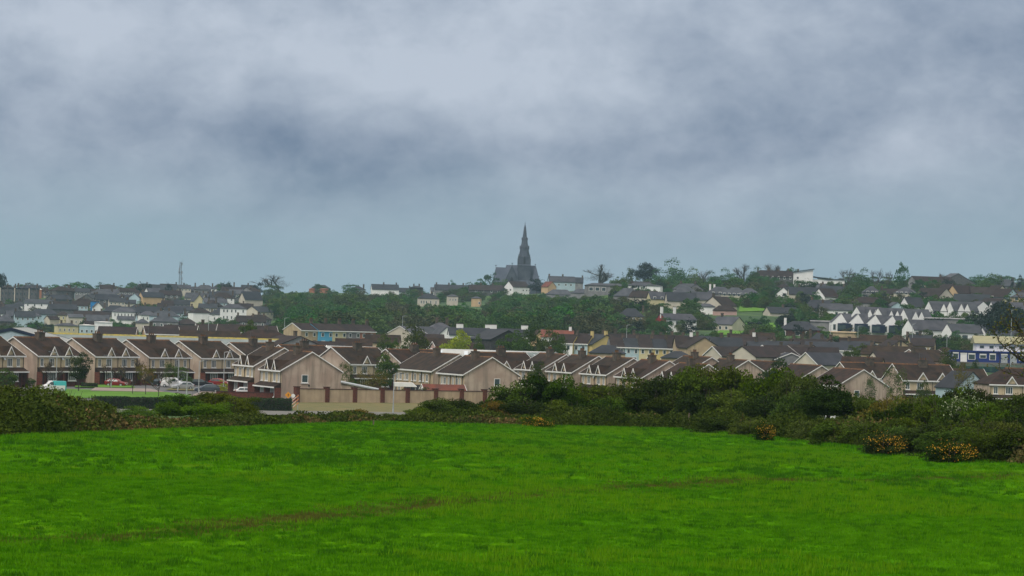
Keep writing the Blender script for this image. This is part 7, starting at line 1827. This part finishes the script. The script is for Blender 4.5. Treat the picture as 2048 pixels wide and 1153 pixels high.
def car(kind, colour, px, base, yaw, label, cat='car', second=None, L=None, D=None, name='parked_car'):
    g = hit(px, base, 380, 700) if D is None else gat(px, D); W = 1.75 if kind != 'van' else 1.85
    root = empty(name, (g.x, g.y, g.z + .06), R(yaw), label, cat)
    obj('body', cached(('car', kind, colour, second), lambda: car_mesh(PROF[kind], 0, W, colour, second)), root)
    glass_parts(root, kind, W)
    xf, xr = PROF[kind][0][0] + .85, PROF[kind][-1][0] - .8
    for x in (xf, xr):
        for y in (-W / 2 + .07, W / 2 - .07): wheel(root, x, y)
    for sg in (-1, 1):
        x = PROF[kind][1][0]
        b = MB(); b.box(-.1, .06, -.2, .2, -.09, .09, 'lamp'); obj('headlight', b.mesh(), root, (x - .01, sg * W * .33, .66 if kind != 'van' else .82))
        b = MB(); b.box(-.05, .05, -.14, .14, -.14, .14, 'tail'); obj('tail_light', b.mesh(), root, (PROF[kind][-1][0] - .02, sg * W * .36, .82))
        b = MB(); b.box(-.1, .08, -.1, .1, -.07, .08, colour); obj('wing_mirror', b.mesh(), root, (-.75, sg * (W / 2 + .1), .98 if kind != 'van' else 1.2))
    for x, n_ in ((PROF[kind][0][0] - .03, 'number_plate'),):
        b = MB(); b.box(-.02, .02, -.26, .26, -.06, .06, 'white'); obj(n_, b.mesh(), root, (x, 0, .45))
    if kind == 'van':
        b = MB(); b.box(-.03, .03, -.5, .5, -.08, .08, 'dark'); obj('grille', b.mesh(), root, (PROF[kind][0][0] - .01, 0, .66))
    return root
car('van', 'car_white', 106, 784, 22, 'small white van with teal rear quarter parked facing left', 'van', second=('car_teal', .9), name='parked_van')
car('hatch', 'car_red', 232, 774, 168, 'bright red car parked behind the low dark hedge')
car('van', 'car_white', 345, 776, 172, 'large plain white van parked by the houses', 'van', name='parked_van')
car('hatch', 'car_black', 318, 773, -60, 'dark car mostly hidden at the left end of the large white van')
car('hatch', 'car_silver', 365, 780, 28, 'silver-grey hatchback in front of the large white van')
car('estate', 'car_black', 402, 774, 190, 'black car with pale windscreen behind the dark grey hatchback')
car('estate', 'car_grey', 413, 786, 12, 'dark slate-grey estate car beside the lamp post')
car('hatch', 'car_red', 439, 773, 160, 'dark red car half hidden behind the conical evergreen')
car('estate', 'car_white', 497, 792, 186, 'white estate car behind the brick garden wall')
car('hatch', 'car_white', 737, 790, 170, 'white car roof showing over the boundary wall by the pale extension')
car('estate', 'car_white', 1664, 838, 8, 'white car glimpsed under the hedge below the pink gable', D=545)
car('hatch', 'car_white', 1610, 836, 20, 'second white car mostly hidden under the hedge left of the other', D=540)

# ---- lamp posts and poles
def lamp_post(px, base, top, label, D=None, arm=1, r=.08, g_=None):
    g = hit(px, base, 380, 1000) if D is None else gat(px, D); h = P(px, top, g.y).z - g.z
    root = empty('lamp_post', g, 0, label, 'lamp post', 'street lamp posts')
    b = MB(); b.tube((0, 0, -.5), (0, 0, 1.2), r * 1.5, r * 1.4, 'steel', 8); b.tube((0, 0, 1.2), (0, 0, h), r, r * .7, 'steel', 8); obj('pole', b.mesh(), root)
    b = MB(); b.tube((0, 0, h - .05), (arm * .9, 0, h + .1), .05, .04, 'steel', 5); a_ = obj('arm', b.mesh(), root)
    b = MB(); b.box(-.35, .35, -.12, .12, -.08, .06, 'steel_dark'); obj('lamp_head', b.mesh(), a_, (arm * 1.15, 0, h + .12))
for px, base, top, arm, lb in ((112, 780, 705, -1, 'lamp post behind the white and teal van'), (222, 777, 712, -1, 'thin lamp post in front of the red car'), (355.5, 784, 716, 1, 'lamp post between the white van and the silver hatchback'), (373, 792, 744, -1, 'short lamp post in front of the silver hatchback'),
                               (397, 790, 722, 1, 'lamp post standing left of the dark grey estate car'), (447, 776, 704, 1, 'tall lamp post against the house left of the facing pair'), (786, 830, 748, 1, 'lamp post on the verge in front of the boundary wall')):
    lamp_post(px, base, top, lb, arm=arm)
for px, D, top, lb in ((416, 900, 632, 'pale lamp post in front of the dark bungalow roofs'), (1893, 940, 672, 'lamp post right of the grey shed roofs near the blue building'), (1824, 980, 648, 'tall lamp post in the green bank below the low white range'), (1715, 1000, 652, 'slender post in the green bank below the dark bays'), (1660, 1020, 650, 'post left of the dark-bay terrace'), (804, 1060, 632, 'lamp post against the wood above the coloured terrace'), (568, 1060, 636, 'lamp post against the wood left of the tan gable'), (1252, 930, 650, 'aerial-like post behind the slate terrace'),
                       (2020, 820, 620, 'tall utility pole rising through the dark cypress')):
    lamp_post(px, None, top, lb, D=D, r=.09)
# striped road-works boards, sign, fence posts
def boards():
    g = hit(589, 824, 380, 700); root = empty('chevron_boards', g, 0, 'orange and white slanting striped boards beside the first wall pier', 'road sign')
    M['orange_white'] = mat('orange_board_paint', (.62, .25, .10), (.55, .22, .09), 2, .6)
    for i in range(3):
        b = MB(); b.prism([(-.85, .1), (-.85, .32), (.55, 1.55), (.55, 1.33)], -.03, .03, 'orange_white', axis='y'); o = obj('board', b.mesh(), root, (0, 0, .75 - i * .55 + .3))
        b = MB(); b.prism([(-.5, .52), (-.5, .60), (.2, 1.22), (.2, 1.14)], -.045, -.032, 'white', axis='y'); obj('stripe', b.mesh(), o)
    b = MB(); b.tube((-.7, .08, -.4), (-.7, .08, 1.4), .04, .04, 'steel', 5); b.tube((.45, .08, -.4), (.45, .08, 2.6), .04, .04, 'steel', 5); obj('post', b.mesh(), root)
boards()
def sign():
    g = hit(575.5, 822, 380, 700); h = P(575.5, 790, g.y).z - g.z; root = empty('warning_sign', g, 0, 'small orange diamond warning sign on a post above the clipped hedge', 'road sign')
    M['amber'] = mat('amber_sign_face', (.72, .30, .02), (.7, .28, .02), 1, .5)
    b = MB(); b.tube((0, 0, -.4), (0, 0, h), .04, .04, 'steel', 6); obj('post', b.mesh(), root)
    b = MB(); b.prism([(-.5, 0), (0, -.5), (.5, 0), (0, .5)], -.03, .0, 'amber', axis='y'); pl = obj('sign_plate', b.mesh(), root, (0, -.06, h))
    b = MB(); b.box(-.04, .04, -.05, -.035, -.22, .22, 'dark'); b.prism([(-.04, .1), (.16, .02), (-.04, -.06)], -.05, -.035, 'dark', axis='y'); obj('symbol', b.mesh(), pl)
    b = MB(); b.tube((0, -.02, 0), (0, .02, 0), .3, .3, 'white', 14); obj('round_plate', b.mesh(), root, (.75, 0, h - .1))
sign()
def fence_post(px, base, top, label, r=.06, lean=0.0):
    g = hit(px, base, 60, 260); h = P(px, top, g.y).z - g.z
    b = MB(); b.tube((0, 0, -.4), (lean, 0, h), r, r * .85, 'wood', 6); o = obj('fence_post', b.mesh(), None, g); tag(o, label, 'fence post', 'wooden posts along the pasture edge')
M['pale_wood'] = mat('pale_timber', (.30, .30, .24), (.22, .22, .18), 5, .9)
fence_post(1377.5, 861, 826, 'pale upright wooden post against the dark hedge', .06)
fence_post(1445, 862, 838, 'short dark post right of the tall pale post'); fence_post(1601, 880, 850, 'brown post between the two gorse clumps'); fence_post(747, 851, 840, 'small pale post in the pasture edge below the bronze bush', .05); fence_post(1363, 852, 830, 'thin leaning stake just left of the tall pale post', .03, -.15)
fence_post(926, 848, 828, 'short post under the dark bushes before the wall end', .05)
def palisade():
    a = P(1915, 741, 815); root = empty('mesh_fence', (a.x, a.y, a.z), R(-2), 'green mesh fence on the bank below the blue building', 'fence')
    M['fence_green'] = mat('green_fence_paint', (.06, .17, .12), None, 1, .6)
    for i in range(34):
        b = cached('pal', lambda: (lambda b: (b.box(-.05, .05, -.05, .05, -.6, 1.75, 'fence_green'), b.mesh('post'))[1])(MB()))
        if i % 4 == 0: obj('post', b, root, (i * .5, 0, 0))
    b = MB()
    for i in range(140): b.box(i * .12, i * .12 + .03, -.02, .0, .0, 1.6, 'fence_green')
    for z in (.05, .8, 1.55): b.box(0, 16.8, -.03, .01, z, z + .06, 'fence_green')
    tag(obj('mesh_panel', b.mesh(), root), kind='stuff')
palisade()
# sheets of hillside grass that show as bright green
def sheet(name, pix, m_, label, lo=700, hi=2200, n=8, zoff=.25):
    pts = [hit(*p, lo, hi) for p in pix]; b = MB()
    for i in range(n):
        for j in range(n):
            q = []
            for (s, t) in ((i, j), (i + 1, j), (i + 1, j + 1), (i, j + 1)):
                s /= n; t /= n; p = pts[0].lerp(pts[1], s).lerp(pts[3].lerp(pts[2], s), t); q.append((p.x, p.y, ground(p.x, p.y) + zoff))
            b.poly(q, m_)
    tag(obj(name, b.mesh()), label, kind='structure')
sheet('hillside_field', [(1425, 671), (1540, 671), (1560, 648), (1480, 650)], 'lawn', 'bright green sloping field beside the cream bungalow', 1000, 1400)
sheet('hillside_field', [(1478, 625), (1540, 624), (1536, 613), (1480, 614)], 'lawn', 'upper green hillside field', 1150, 1600)
sheet('hillside_field', [(1255, 650), (1282, 650), (1280, 641), (1256, 641)], 'lawn', 'small green clearing at the right end of the wood', 1000, 1500)
# ------------------------------------------------------------------ haze
hb = MB(); hb.box(-900, 900, -40, 2900, -40, CZ + 62, 'white')
hm = bpy.data.materials.new('haze'); hm.use_nodes = True; t = hm.node_tree; t.nodes.clear(); N = NT(t)
pv = N.n('ShaderNodeVolumePrincipled', ins={'Color': (.50, .74, .92, 1), 'Density': .000065, 'Anisotropy': 0.0})
o_ = t.nodes.new('ShaderNodeOutputMaterial'); t.links.new(pv.outputs[0], o_.inputs['Volume'])
M['hazem'] = hm
me = hb.mesh('haze'); me.materials.clear(); me.materials.append(hm)
tag(obj('haze', me), 'thin blue-grey haze over the whole scene', kind='stuff')

# labels that still coincide are told apart by their place among their likes
_by = {}
for o in COL.objects:
    if o.parent is None and o.get('label') and o.get('category'): _by.setdefault(o['label'], []).append(o)
_ord = ['', 'second', 'third', 'fourth', 'fifth', 'sixth', 'seventh', 'eighth', 'ninth', 'tenth', 'eleventh', 'twelfth', 'thirteenth', 'fourteenth', 'fifteenth', 'sixteenth', 'seventeenth', 'eighteenth', 'nineteenth', 'twentieth', 'twenty-first', 'twenty-second', 'twenty-third', 'twenty-fourth']
for lb, os_ in _by.items():
    if len(os_) < 2: continue
    os_.sort(key=lambda o: topx(o.location)[0]); n = len(os_)
    for i, o in enumerate(os_):
        if n == 2: q = ('left-hand ', 'right-hand ')[i]
        elif n == 3: q = ('left-hand ', 'middle ', 'right-hand ')[i]
        elif i == 0: q = 'leftmost '
        elif i == n - 1: q = 'rightmost '
        elif i < len(_ord): q = _ord[i] + ' from left, '
        else: q = ''
        o['label'] = q + lb
